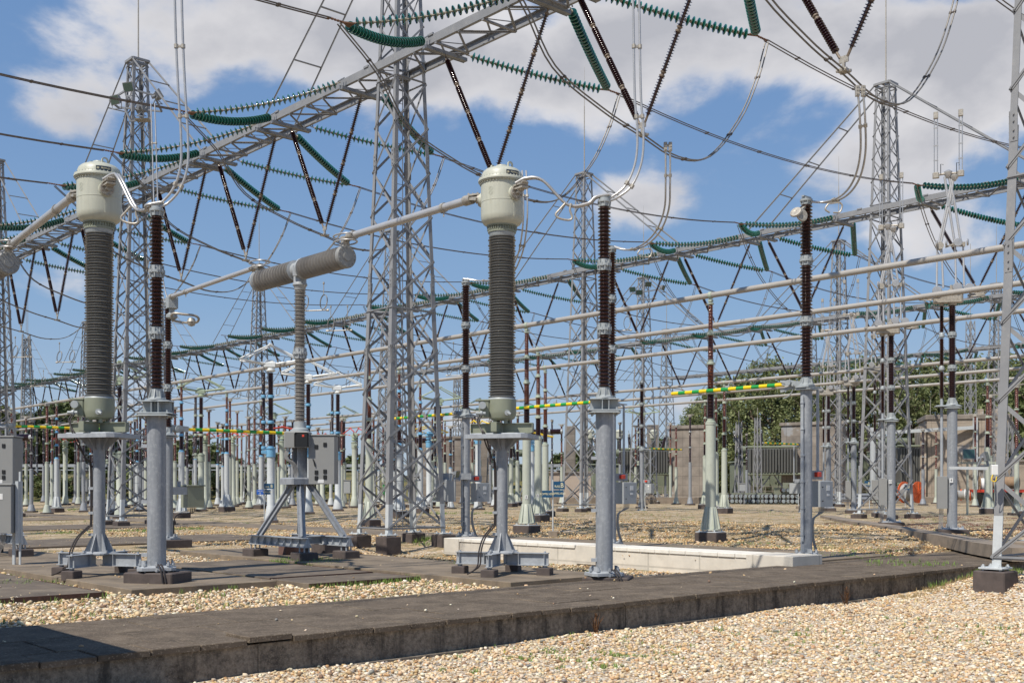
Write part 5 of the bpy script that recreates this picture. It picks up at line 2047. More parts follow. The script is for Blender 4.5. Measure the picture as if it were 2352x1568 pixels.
topD, mD = flex(CTR, DP, 1, 'twin bright tubes curving from the middle transformer to the thick post', '', None, None)
topC, mC = flex(CTL, CP, -1, 'twin bright tubes curving from the left transformer to the thick post', '', None, None)
for top, m, lab in ((mD, 0, 'small bent earthing hook hanging below the twin tubes right of the middle transformer'), (mC, 0, 'small bent earthing hook hanging below the twin tubes right of the left transformer')):
    mb = MB(); mb.tube(spline([(-.05, -.08, 0), (-.14, -.08, -.10), (-.22, -.08, -.20), (-.15, -.08, -.27), (.02, -.08, -.30), (.08, -.08, -.25), (.04, -.08, -.12), (.06, -.08, 0)], 5), .020, 8)
    o = mb.build('earthing_hook', 'fitting_grey'); o.location = top
    tag(o, lab, 'hook')


def dropper(name, pts, label, gap=.115, rad=.027, mats=('aluminium', 'fitting_grey'), sp=1.15, axis=(1, .25, 0), seg=10, group='twin tube droppers'):
    return twin_curve(name, pts, gap, rad, mats, sp, label, seg=seg, nsub=6, axis=axis, group=group)


# front droppers come down from the overhead wires
YDr = YD
dropper('dropper', [wp(1459, -130, YDr), wp(1462, 60, YDr), wp(1465, 220, YDr), wp(1471, 300, YDr), wp(1467, 370, YDr), wp(1445, 425, YDr), wp(1410, 454, YDr), wp(1384, 463, YDr - .05)],
        'bright twin tube dropping from above to the thick post right of the middle', rad=.022, axis=(1, .15, 0))
dropper('dropper', [wp(407, -130, YC), wp(411, 60, YC), wp(417, 200, YC), wp(424, 320, YC), wp(422, 385, YC), wp(405, 435, YC), wp(378, 466, YC), wp(356, 476, YC - .05)],
        'bright twin tube dropping from above to the thick post at left', rad=.021, axis=(1, .15, 0))
# droppers from the jumper loops to the posts on the duct
dropper('dropper', [wp(1534, 335, 27.0), wp(1534, 420, 27.2), wp(1531, 480, 27.6), wp(1512, 530, 28.4), wp(1480, 562, 29.3), wp(1445, 574, 30.0), wp(1406, 566, 30.2)],
        'bright twin tube from the jumper loop to the post right behind the thick post', rad=.024, sp=1.5, axis=(1, .15, 0))
dropper('dropper', [wp(1976, 207, 22.9), wp(1981, 270, 23.0), wp(1982, 350, 23.4), wp(1968, 410, 23.9), wp(1940, 448, 24.5), wp(1900, 464, 25.0), wp(1850, 462, 25.1)],
        'bright twin tube from jumper loop to the post on the right duct end', rad=.024, sp=1.5, axis=(1, .15, 0))
dropper('dropper', [wp(1204, 392, 31.2), wp(1207, 480, 31.0), wp(1203, 540, 31.4), wp(1192, 590, 32.4), wp(1165, 635, 33.6), wp(1110, 645, 34.8), wp(1068, 640, 35.1)],
        'bright twin tube passing behind the middle transformer down to its brown post', rad=.024, sp=1.5, axis=(1, .15, 0))
dropper('dropper', [wp(351, 238, 32.6), wp(354, 330, 32.4), wp(357, 430, 32.2), wp(360, 520, 32.0), wp(370, 640, 31.8), wp(384, 700, 31.6)],
        'thin twin tube hanging behind the left thick post', rad=.019, gap=.11, sp=2.2, axis=(1, .15, 0))
for px, py, Y, w in ((1534, 337, 27.0, 'where the twin tube leaves the right of middle jumper loop'), (1976, 209, 22.6, 'under the jumper loop at the upper right')):
    mb = MB(); p = wp(px, py, Y)
    for x in (-.085, .085):
        mb.bbox((x * .7, 0, 0), (.085, .08, .22), .01)
    mb.box((0, 0, .03), (.2, .05, .05))
    for x in (-.075, -.045, .045, .075):
        for z in (-.07, 0, .07):
            mb.cyl((x, -.04, z), (x, -.052, z), .011, n=6)
    o = mb.build('tee_clamp', 'fitting_grey'); o.location = p
    tag(o, 'grey bolted tee clamp ' + w, 'clamp', 'bolted tee clamps')
# hooks, discs on posts tops
mb = MB()
for px, py, rr, ax in ((1828, 487, .14, (-.6, -.7, .55)), (1842, 494, .15, (.35, -.93, .1))):
    p = wp(px, py, 24.7) - wp(1852, 480, 25.1)
    mb.lathe([(.02, -.05), (rr * .8, -.045), (rr, -.01), (rr * .9, .02), (rr * .3, .03), (.02, .02)], 20, p, ax)
mb.bar(Vector((0, 0, .08)), wp(1838, 485, 24.8) - wp(1852, 480, 25.1), .06, .05)
o = mb.build('shield_disc', 'fitting_grey'); o.location = wp(1852, 480, 25.1)
tag(o, 'pair of silver shield discs on an arm at the top of the right duct post', 'shield disc')
for (px, Y, py, w) in ((1500 - 18, 29.0, 573, 'on the tubes right of the thick post'), (1936 - 20, 24.6, 468, 'on the tubes beside the right duct post')):
    mb = MB(); mb.tube(spline([(-.13, 0, 0), (-.20, 0, -.12), (-.10, 0, -.20)], 4), .02, 6); mb.tube(spline([(.13, 0, .03), (.18, 0, -.05), (.12, 0, -.19), (-.02, 0, -.20)], 4), .02, 6); mb.bar((-.13, 0, 0), (.13, 0, .03), .03)
    o = mb.build('earthing_hook', 'fitting_grey'); o.location = wp(px, py, Y); tag(o, 'open bent earthing hook ' + w, 'hook')
#@@PART5
# ================================================================== bus bars, their posts and disconnectors
BUS = {1: (27.3, 11.3, 104), 2: (32.4, 5, 110), 3: (37.5, 8, 118), 4: (50.3, 10, 135), 5: (55.4, 10, 140), 6: (60.3, 10, 140)}
BUSZ = 7.62
BN = {1: 'nearest and highest in the picture', 2: 'second from the front', 3: 'third from the front', 4: 'fourth from the front', 5: 'fifth from the front', 6: 'farthest and lowest in the picture'}


def s_t(px, s):
    """t on the line s = const that shows at picture column px"""
    q = (px - CX) / F
    return (CA * s - q * SA * s) / (SA + q * CA)


def bus_pipe(k):
    s, t0, t1 = BUS[k]
    r = thing('bus_pipe', 'long beige bus pipe running level across the yard, ' + BN[k], 'bus pipe', (*ST(s, t0), BUSZ), PHI, 'beige tubular bus bars')
    mb = MB(); mb.cyl((0, 0, 0), (0, t1 - t0, 0), .088, n=16 if k < 4 else 10)
    mb.build('pipe', 'bus_pipe', r)
    if k == 1:
        mb = MB()
        for z in (-.06, .08):
            mb.tube([(cos(a) * .22, sin(a) * .40 - .15, z) for a in [2 * pi * i / 18 for i in range(19)]], .018, 6, False)
        mb.bar((0, -.5, 0), (0, .2, 0), .12, .08)
        mb.build('end_clamp', 'fitting_grey', r)
    return r


for k in BUS:
    bus_pipe(k)


def make_bus_post(flange='flange_green', H=7.42, ped='pedestal_pale', seg=16, base_z=0.36):
    r = thing('bus_post', 'post', 'post insulator')
    zp = 3.68
    mb = MB()
    mb.lathe([(.165, base_z + .62), (.155, zp - .08), (.165, zp - .07), (.17, zp)], seg + 6)
    mb.lathe([(.30, base_z), (.30, base_z + .04), (.26, base_z + .05), (.175, base_z + .70), (.16, base_z + .72)], seg + 6)
    for k in range(8):
        a = 2 * pi * k / 8
        d = Vector((cos(a), sin(a), 0)); t_ = Vector((-sin(a), cos(a), 0)) * .01
        A = [d * .22 + Vector((0, 0, base_z + .04)), d * .33 + Vector((0, 0, base_z + .04)), d * .19 + Vector((0, 0, base_z + .72)), d * .15 + Vector((0, 0, base_z + .72))]
        mb.add([p - t_ for p in A] + [p + t_ for p in A], [(3, 2, 1, 0), (4, 5, 6, 7), (1, 2, 6, 5), (2, 3, 7, 6)], False)
    mb.build('pedestal', ped, r)
    mb = MB(); mb.bbox((0, 0, base_z - .05), (.70, .70, .02), .01); bolts(mb, .36, base_z - .12, base_z + .02, 4, .022)
    mb.build('base_plate', 'white_primer', r)
    mb = MB(); mb.bbox((0, 0, base_z - .33), (.74, .74, .52), .02); mb.build('footing', 'pad_concrete', r)
    z = zp
    rr = [(.095, .128), (.085, .115), (.075, .100), (.062, .088)]
    Ls = (H - zp - .10 - 4 * .13) / 4
    for i, (rc, rs) in enumerate(rr):
        mb = MB()
        mb.lathe([(rs + .03, z), (rs + .03, z + .03), (rc + .015, z + .06), (rc + .015, z + .13)], seg)
        bolts(mb, rs + .012, z - .02, z + .045, 6, .012)
        if i:
            mb.lathe([(rr[i - 1][0] + .01, z - .04), (rs + .035, z - .02), (rs + .035, z)], seg)
        mb.build('flange', flange, r)
        z += .13
        mb = MB(); sheds(mb, z, z + Ls, rc, rs, 16, seg, r2=rs - .012)
        mb.build('porcelain', 'porcelain_red' if i > 0 else 'porcelain_dark', r)
        z += Ls
    mb = MB(); mb.lathe([(.07, z), (.10, z + .02), (.10, z + .05), (.05, z + .07), (.05, z + .10)], seg)
    mb.lathe([(.10, -.06), (.115, -.05), (.115, .05), (.10, .06)], 14, (0, 0, BUSZ), (0, 1, 0))
    mb.box((0, 0, z + .13), (.14, .12, .07))
    mb.build('pipe_clamp', flange if flange == 'flange_green' else 'flange_green', r)
    return Proto(r)


def plate_num(px, py, Y, txt, label):
    r = thing('number_plate', label, 'number plate', wp(px, py, Y))
    h = .115
    mb = MB(); mb.box((0, 0, 0), (h * 1.0 if len(txt) < 2 else h * 1.05, .006, h * 1.25)); p = mb.build('plate', 'label_white', r)
    mb = MB(); add_text(mb, txt, h * 1.05, (0, -.005, 0), (1, 0, 0), (0, 0, 1), 0, sx=.8); mb.build('digits', 'letter_dark', r)


bp_green = make_bus_post()
bp_blue = make_bus_post('flange_blue', ped='white_primer')
spots = []
for t in (21.2, 29.6, 39.7, 58.1, 68.0, 77.5, 87):
    spots.append((1, t))
for t in (34.4, 44.5, 62.6, 72.5, 82.5, 93):
    spots.append((2, t))
for t in (39.3, 49.5, 67.5, 77.5, 88, 98):
    spots.append((3, t))
for t in (38.1, 47.5, 57.2, 67, 86.5, 96, 106, 116):
    spots.append((4, t))
for t in (23.4, 42.6, 52.0, 61.8, 71.5, 91, 101, 111):
    spots.append((5, t))
for t in (27.7, 47.3, 56.8, 66.5, 76, 96, 106, 118):
    spots.append((6, t))
seen = {}
lastn = {1: 0, 2: 0, 3: 0, 4: 0, 5: 0, 6: 0}
for k, t in spots:
    s = BUS[k][0]
    x, y = ST(s, t)
    px = CX + F * x / y
    if not -120 < px < 2480:
        continue
    lastn[k] += 1
    blue = (px < 1100 and t > 44 and k < 4)
    z = ground_z(x, y)
    pr = bp_blue if blue else bp_green
    pr.place((x, y, z), PHI + .2, 'brown bus post with %s flanges, %s from the right under %s' %
             ('blue' if blue else 'green', ORD[lastn[k] - 1], {1: 'the nearest pipe', 2: 'the second pipe', 3: 'the third pipe', 4: 'the fourth pipe', 5: 'the fifth pipe', 6: 'the farthest pipe'}[k]),
             'brown bus posts', (1, 1, (BUSZ - z) / BUSZ))
for s, t, n, w in ((27.3, 29.6, '8', 'on the pale column just right of the middle transformer'), (32.4, 34.4, '4', 'on the middle of three pale columns'), (37.5, 39.3, '12', 'on the rear of three pale columns')):
    x, y = ST(s, t)
    plate_num(CX + F * x / y - 1, HZ + (EYE - 1.33) * F / y, y - .172, n, 'small white plate reading %s %s' % (n, w))


# ---- knee type disconnectors under the buses
def make_knee():
    r = thing('knee_disconnector', 'knee', 'disconnector')
    zp = 4.02
    mb = MB(); mb.lathe([(.152, .24), (.152, zp)], 26); mb.build('pedestal', 'galvanised', r)
    mb = MB(); mb.bbox((0, 0, .22), (.72, .62, .03), .06); bolts(mb, .33, .12, .29, 8, .02)
    for a in (.8, 3.6):
        mb.bar((cos(a) * .2, sin(a) * .2, .24), (cos(a) * .2, sin(a) * .2, .36), .10, .012)
    mb.build('base_plate', 'galvanised_fresh', r)
    mb = MB(); mb.bbox((0, 0, .02), (.90, .80, .34), .02); mb.build('footing', 'pad_concrete', r)
    mb = MB()
    mb.bbox((0, 0, zp + .02), (.50, .44, .025), .05); mb.bbox((-.12, 0, zp + .08), (.78, .40, .025), .05)
    mb.lathe([(.19, zp + .09), (.18, zp + .12), (.12, zp + .15), (.105, zp + .32)], 20)
    for k in range(8):
        a = 2 * pi * k / 8; d = Vector((cos(a), sin(a), 0)); t_ = Vector((-sin(a), cos(a), 0)) * .006
        A = [d * .1 + Vector((0, 0, zp + .10)), d * .18 + Vector((0, 0, zp + .10)), d * .11 + Vector((0, 0, zp + .32)), d * .1 + Vector((0, 0, zp + .32))]
        mb.add([p - t_ for p in A] + [p + t_ for p in A], [(3, 2, 1, 0), (4, 5, 6, 7), (1, 2, 6, 5)], False)
    mb.build('support_head', 'cast_grey', r)
    z = zp + .32
    L = (7.28 - z - .40) / 3
    for i in range(3):
        mb = MB(); sheds(mb, z, z + L, .082, .118, 14, 18); mb.build('porcelain', 'porcelain_dark', r)
        mb = MB(); sheds(mb, z, z + L, .045, .078, 15, 14, (-.30, .05, 0)); mb.build('drive_porcelain', 'porcelain_dark', r)
        z += L
        if i < 2:
            mb = MB(); flange_cap(mb, z, .10, .135, .20); mb.build('flange', 'cast_grey', r)
            mb = MB(); mb.lathe([(.06, z + .02), (.085, z + .05), (.085, z + .13), (.06, z + .18)], 14, (-.30, .05, 0)); mb.build('flange', 'cast_grey', r)
            z += .20
    mb = MB(); mb.cyl((-.30, .05, 1.85), (-.30, .05, zp + .3), .045, n=10); mb.build('drive_tube', 'galvanised_fresh', r)
    mb = MB(); mb.bbox((-.30, -.05, 1.35), (.30, .26, 1.02), .012); mb.build('drive_cabinet', 'cabinet_grey', r)
    for j in range(4):
        mb = MB(); mb.tube([(-.38 + j * .035, -.05, .86), (-.38 + j * .035, -.02, .4), (-.42 + j * .03, 0, .05)], .011, 5); mb.build('cable', 'cable_grey', r)
    mb = MB()
    mb.lathe([(.1, 7.26), (.13, 7.30), (.13, 7.36)], 16); mb.lathe([(.06, 7.26), (.08, 7.36)], 12, (-.30, .05, 0))
    mb.bbox((-.12, 0, 7.50), (.86, .36, .30), .06); mb.bbox((.10, 0, 7.70), (.50, .30, .14), .04); mb.bbox((-.38, 0, 7.68), (.26, .28, .12), .04)
    mb.cyl((-.02, .05, 7.7), (-.02, .05, 7.92), .045, n=8)
    mb.build('gear_head', 'fitting_grey', r)
    for x, z_ in ((-.47, 7.72), (.12, 7.80), (.47, 7.76)):
        mb = MB(); mb.lathe([(.03, 0), (.13, .01), (.145, .03), (.13, .06), (0, .065)], 22, (x, -.20, z_), (0.05, -1, .02)); mb.build('shield_disc', 'aluminium', r)
    for x0, x1 in ((-.46, -.44), (-.27, -.31), (.10, .09), (.34, .32)):
        mb = MB(); mb.cyl((x0, -.08, 7.82), (x1, 0, 9.12), .034, .028, 10); mb.build('lower_arm', 'tube_aluminium', r)
    mb = MB()
    mb.bar((-.46, 0, 9.14), (-.30, 0, 9.14), .10, .18); mb.bar((-.2, 0, 9.12), (.03, 0, 9.20), .06, .05); mb.bar((.04, 0, 9.2), (.38, 0, 9.18), .08, .14)
    mb.cyl((-.36, -.1, 9.16), (-.36, .1, 9.16), .11, n=14)
    mb.build('knee_joint', 'fitting_grey', r)
    for x, s_ in ((.14, 1), (-.50, .8), (.40, .8), (-.22, .7)):
        mb = MB(); mb.lathe([(.03, 0), (.13 * s_, .01), (.14 * s_, .03), (.12 * s_, .06), (0, .065)], 22, (x, -.12, 9.22), ((1 if s_ < 1 else .1), -1 if s_ == 1 else -.25, 0)); mb.build('shield_disc', 'aluminium', r)
    for x0, xm, x1 in ((-.40, -.12, .0), (-.34, -.06, .05), (.08, -.12, -.22), (.26, 0.06, -.10)):
        mb = MB(); mb.tube([(x0, 0, 9.2), (xm, 0, 10.6), (x1, 0, 11.35)], .037, 10); mb.build('upper_arm', 'tube_aluminium', r)
    mb = MB(); mb.bar((-.12, 0, 10.4), (-.12, 0, 10.7), .09, .07); mb.bar((.0, 0, 10.45), (.02, 0, 10.7), .09, .07)
    mb.lathe([(.05, 11.3), (.12, 11.42), (.13, 11.50), (.05, 11.56)], 14, (-.12, 0, 0)); mb.lathe([(.05, 11.2), (.12, 11.30), (.13, 11.36), (.05, 11.42)], 14, (.06, 0, 0))
    mb.build('contact_head', 'aluminium', r)
    # bus connection
    for sx in (-1, 1):
        mb = MB()
        for z_ in (7.50, 7.62):
            mb.tube([(sx * .72 + cos(a) * .24, sin(a) * .13 + (.1 if sx < 0 else -.1), z_) for a in [2 * pi * i / 16 for i in range(17)]], .017, 6, False)
        mb.bar((sx * .45, 0, 7.56), (sx * .95, 0, 7.60), .09, .07)
        mb.build('pipe_terminal', 'fitting_grey', r)
    return Proto(r)


knee = make_knee()
KROT = 0.0
KN = [(3, 2187, 34.2, 'nearest, carrying a plate reading 4, beside the right edge tower', '4'), (37.9, 2047, 41.0, 'second, carrying a plate reading 12, in front of the right lattice tower', '12'),
      (50.3, 2024, 54.8, 'behind the right lattice tower on the fourth pipe', ''), (55.5, 1961, 61.8, 'left of the right lattice tower on the fifth pipe', ''), (60.2, 1903, 68.2, 'small and far, on the farthest pipe just right of the duct post', '')]
for s, px, Y, w, num in KN:
    x, y = at(px, Y), Y
    z = ground_z(x, y) - (.05 if Y < 45 else 0.0)
    knee.place((x, y, z), -.25, 'knee type disconnector, ' + w, 'knee type disconnectors', (1, 1, (11.5 - z) / 11.5))
    if num:
        plate_num(px - 2, HZ + (EYE - 1.9) * F / Y, Y - .17, num, 'small white plate reading %s on the %s' % (num, 'grey column nearest the right tower' if num == '4' else 'grey column before the right tower'))


def make_hang(w=.72, L=1.85):
    """fixed contact: two twin droppers and a cross bar, origin at the cross bar"""
    r = thing('hanging_contact', 'hc', 'hanging contact')
    for sx in (-1, 1):
        mb = MB()
        for e in (-.045, .045):
            mb.cyl((sx * w / 2 + e, 0, 0), (sx * w / 2 + e, 0, L), .016, n=8)
        for k in (.25, .5, .8):
            mb.bar((sx * w / 2 - .07, 0, L * k), (sx * w / 2 + .07, 0, L * k), .03)
        mb.build('dropper', 'aluminium', r)
        mb = MB(); mb.bbox((sx * w / 2, 0, L + .02), (.14, .12, .20), .01)
        mb.build('wire_clamp', 'fitting_grey', r)
        mb = MB(); mb.bbox((sx * w / 2, 0, 0), (.20, .14, .18), .03); mb.build('bar_clamp', 'fitting_grey', r)
    mb = MB(); mb.tube([(-w / 2 - .05, 0, .0), (0, 0, .03), (w / 2 + .05, 0, 0)], .035, 8); mb.build('cross_bar', 'fitting_grey', r)
    for x in (-.22, .24):
        mb = MB(); mb.tube([(x, -.05, 0), (x, -.05, .32), (x + .08, -.05, .30)], .012, 5); mb.build('guide_horn', 'dark_plastic', r)
    return Proto(r)


hang = make_hang()
for px, Y, w in ((2178, 34.2, 'above the nearest knee disconnector'), (2047, 41.0, 'in front of the right lattice tower'), (1955, 61.8, 'above the knee disconnector left of the right tower'), (1903, 68, 'above the farthest knee disconnector')):
    hang.place((at(px, Y), Y, 11.42), -.35, 'hanging contact with two bright droppers ' + w, 'hanging fixed contacts')


# ---- pantograph disconnectors
def make_panto(armc, flc, double=True, pedH=3.6, H=7.3, ped='white_primer', seg=12, spread=1.45, rise=.75, tip='same'):
    r = thing('pantograph_disconnector', 'p', 'disconnector')
    mb = MB()
    mb.lathe([(.30, .12), (.30, .16), (.20, .80), (.185, .82), (.185, pedH - .45)], 16)
    mb.build('pedestal', ped, r)
    mb = MB(); mb.lathe([(.20, pedH - .45), (.22, pedH - .44), (.22, pedH - .06), (.25, pedH - .05), (.25, pedH)], 14); mb.bbox((-.32, 0, pedH - .2), (.26, .20, .16), .02)
    mb.build('drive_box', flc, r)
    mb = MB(); mb.bbox((0, 0, -.03), (.72, .72, .30), .02); mb.build('footing', 'pad_concrete', r)
    nsec = max(1, round((H - pedH) / 1.15))
    L = (H - pedH) / nsec
    for i in range(nsec):
        z = pedH + i * L
        for x, rs in ((.0, .145), (-.34, .10))[:2 if double else 1]:
            mb = MB(); sheds(mb, z + .08, z + L - .08, rs * .68, rs, 12, seg, (x, 0, 0)); mb.build('porcelain', 'porcelain_dark', r)
            mb = MB(); mb.lathe([(rs * .8, z - .08), (rs + .02, z - .05), (rs + .02, z + .05), (rs * .8, z + .08)], seg, (x, 0, 0)); mb.build('flange', flc, r)
    mb = MB(); mb.lathe([(.13, H - .04), (.22, H), (.22, H + .06), (.18, H + .08), (.18, H + .16)], 16); mb.bbox((-.05, 0, H + .32), (.62, .32, .26), .06)
    mb.bbox((-.05, 0, H + .47), (.40, .22, .12), .04)
    mb.build('gear_head', armc, r)
    for sx in (-1, 1):
        for sy in (-1, 1):
            mb = MB()
            k = Vector((sx * spread, sy * .45, H + .52)); a = Vector((sx * .25, sy * .12, H + .35)); b = Vector((-sx * .05, sy * .30, H + .52 + rise))
            if tip == 'same':
                mb.cyl(a, k, .050, .045, 8)
            else:
                for q in range(6):
                    mb.m = q % 2; mb.cyl(a.lerp(k, q / 6), a.lerp(k, (q + 1) / 6), .035, n=8)
            mb.build('lower_arm', [armc, tip if tip != 'same' else armc], r)
            mb = MB(); mb.cyl(k, b, .042, .036, 8); mb.lathe([(0, -.05), (.05, 0), (0, .05)], 8, k); mb.lathe([(0, -.06), (.06, 0), (0, .06)], 8, b)
            mb.build('upper_arm', [armc if tip == 'same' else tip], r)
    return Proto(r)


pw = make_panto('arm_white', 'flange_blue')
for px, Y, w in ((622, 53.0, 'left of the breaker column'), (708, 61.2, 'right behind the breaker column'), (776, 68.1, 'between the breaker and the central tower')):
    x = at(px, Y)
    pw.place((x, Y, ground_z(x, Y)), .2, 'white pantograph disconnector with blue flanges ' + w, 'white pantograph disconnectors')
pg = make_panto('arm_green', 'flange_green', ped='pedestal_pale')
k = 0
for px, Y, w in ((462, 70, 'between the left thick post and the signs'), (275, 60, 'behind the second lattice tower'), (257, 86, 'seen left of the left transformer post'), (610 + 20, 93, 'far behind the RAIL B sign'), (1010, 78, 'behind the central tower right side'), (1100, 88, 'just left of the middle transformer'), (790, 96, 'far away beside the white pantographs'), (1475, 92, 'behind the grey cabinet right of the thick post')):
    x = at(px, Y)
    pg.place((x, Y, ground_z(x, Y)), .3, 'pale green pantograph disconnector ' + w, 'green pantograph disconnectors')
pr_ = make_panto('arm_green', 'flange_green', double=False, pedH=4.75, H=4.9, ped='pedestal_pale', tip='signal_red', spread=1.7, rise=.35)
for px, Y, w in ((471, 84, 'left of the RAIL B sign'), (535, 84, 'at the left of the signs, second'), (648, 78, 'just left of the breaker cabinet'), (740, 88, 'behind the breaker cabinet'), (814, 80, 'left of the central tower foot'), (150, 92, 'far at the left behind the pedestals')):
    x = at(px, Y)
    pr_.place((x, Y, ground_z(x, Y)), .1 + px * .01, 'folded low pantograph with red and white arms ' + w, 'low pantographs with red arms')
pb_ = make_panto('flange_blue', 'flange_blue', double=False, pedH=4.75, H=4.9, ped='white_primer', tip='stripe_yellow', spread=1.6, rise=.4)
for px, Y, w in ((985, 78, 'behind the central tower'), (1098, 72, 'left of the middle transformer column'), (1222, 86, 'between the numbered pale columns')):
    x = at(px, Y)
    pb_.place((x, Y, ground_z(x, Y)), .5 + px * .01, 'folded low pantograph with yellow arms and blue head ' + w, 'low pantographs with yellow arms')


# ---- ring contacts hanging from the span cables
def make_rings():
    r = thing('ring_contact', 'rc', 'hanging contact')
    for sx in (-1, 1):
        mb = MB(); mb.cyl((sx * .55, 0, .42), (sx * .55, 0, 1.05), .022, n=6); mb.lathe([(.02, .95), (.06, 1.0), (.05, 1.1)], 8, (sx * .55, 0, 0)); mb.build('hanger', 'fitting_grey', r)
        for e in (-.04, .04):
            mb = MB(); mb.tube([(sx * .55 + cos(a) * .20, e + .12 * sin(a), sin(a) * .42) for a in [2 * pi * i / 18 for i in range(19)]], .018, 6, False); mb.build('ring', 'conductor_grey', r)
    mb = MB(); mb.cyl((-.75, 0, -.46), (.75, 0, -.46), .035, n=8); mb.cyl((-.85, 0, -.46), (-.7, 0, -.46), .06, n=8); mb.cyl((.7, 0, -.46), (.85, 0, -.46), .06, n=8); mb.build('cross_bar', 'fitting_grey', r)
    return Proto(r)


rings = make_rings()
RC = [(722, 694, 'beside the breaker column'), (779, 742, 'between breaker and central tower'), (50, 806, 'far left, above the bus pipe'), (151, 818, 'between the left edge and the left transformer'), (88, 876, 'low at the far left'),
      (650, 898, 'left of the breaker column, low'), (723, 895, 'right of the breaker column, low'), (812, 877, 'left of the central tower, low'), (1026, 818, 'right of the central tower'), (1046, 850, 'right of the central tower, lower'), (1104, 846, 'beside the middle transformer'),
      (1228, 836, 'right of the middle transformer'), (1420, 742, 'beside the thick right post'), (560, 905, 'low between the signs and the left posts'), (410, 880, 'right of the left thick post'), (905, 860, 'inside the central tower outline')]
for px, py, w in RC:
    Y = 10.3 * F / (HZ - py)
    rings.place((at(px, Y), Y, 11.95), -.2, 'pair of oval rings hanging from a cable ' + w, 'hanging ring contacts')


for px, Y, rz, w in ((1474, 69.6, PHI - pi / 2, 'far brown post right of the grey cabinet with a striped arm pointing right'), (1847, 64.0, PHI + pi / 2, 'far brown post hidden by the duct post with a striped arm pointing left'),
                     (-6, 40.0, PHI - pi / 2, 'brown post cut by the left edge with a striped arm pointing right')):
    x = at(px, Y)
    proto_dp.place((x, Y, ground_z(x, Y) - .12), rz, w, 'brown posts with striped arms')


# ---- signs on posts
def sign(px, py_base, Y, boards, label, zb=0.0):
    x = at(px, Y)
    gz = ground_z(x, Y)
    r = thing('sign_post', label, 'sign', (x, Y, gz))
    mb = MB(); mb.cyl((0, 0, 0.1), (0, 0, zz(boards[0][1] - 4, Y) - gz), .022, n=8); mb.build('pole', 'white_primer', r)
    mb = MB(); mb.bbox((0, 0, .09), (.30, .30, .22), .02); mb.build('foot', 'kerb_concrete', r)
    for (px0, py0, px1, py1, colr, parts) in boards:
        x0, x1 = at(px0, Y) - x, at(px1, Y) - x
        z0, z1 = zz(py1, Y) - gz, zz(py0, Y) - gz
        mb = MB(); mb.bbox(((x0 + x1) / 2, -.045, (z0 + z1) / 2), (abs(x1 - x0), .02, z1 - z0), .004)
        b = mb.build('board', colr, r)
        mb = MB()
        for txt, cx_, cy_, hh, m in parts:
            add_text(mb, txt, hh * (z1 - z0), (x0 + (x1 - x0) * cx_, -.059, z0 + (z1 - z0) * cy_), (1, 0, 0), (0, 0, 1), 0, sx=.85)
        mb.build('lettering', parts[0][4], b)


TB = lambda: [('RAIL', .36, .36, .44, 'letter_cream'), ('B', .76, .48, .88, 'letter_cream')]
sign(1270, 1233, 37.5, [(1271, 1105, 1297, 1123, 'sign_teal', TB()), (1245, 1126, 1268, 1142, 'sign_teal', [('KOPPELVELD', .5, .5, .42, 'letter_cream')]), (1271, 1125, 1294, 1141, 'sign_teal', [('KOPPELVELD', .5, .5, .42, 'letter_cream')])],
     'teal signs reading RAIL B and KOPPELVELD twice, right of the middle transformer')
sign(607, 1205, 50.0, [(607, 1110, 630, 1122, 'sign_teal', TB()), (590, 1124, 606, 1135, 'sign_blue', [('NIEUWE', .5, .7, .32, 'letter_white'), ('VIJF', .5, .3, .32, 'letter_white')]), (608, 1124, 622, 1135, 'sign_teal', [('KOPPELVELD', .5, .5, .38, 'letter_cream')])],
     'teal sign reading RAIL B over blue and KOPPELVELD boards, left of the breaker')
sign(1997, 1200, 62, [(1985, 1104, 1998.5, 1116, 'sign_teal', TB())], 'small teal sign reading RAIL B in front of the right tower')
TA = lambda: [('RAIL', .36, .36, .44, 'letter_cream'), ('A', .76, .48, .88, 'letter_cream')]
sign(2079, 1180, 70, [(2077, 1113, 2091, 1124, 'sign_teal', TA())], 'small teal sign reading RAIL A right of the right tower middle leg')
sign(1834, 1168, 75, [(1821, 1116, 1832, 1124, 'sign_teal', TA()), (1818, 1125, 1832, 1132, 'sign_blue', [('SMOORSPOEL', .5, .5, .4, 'letter_white')])], 'small teal RAIL A sign over a blue board left of the right duct post')

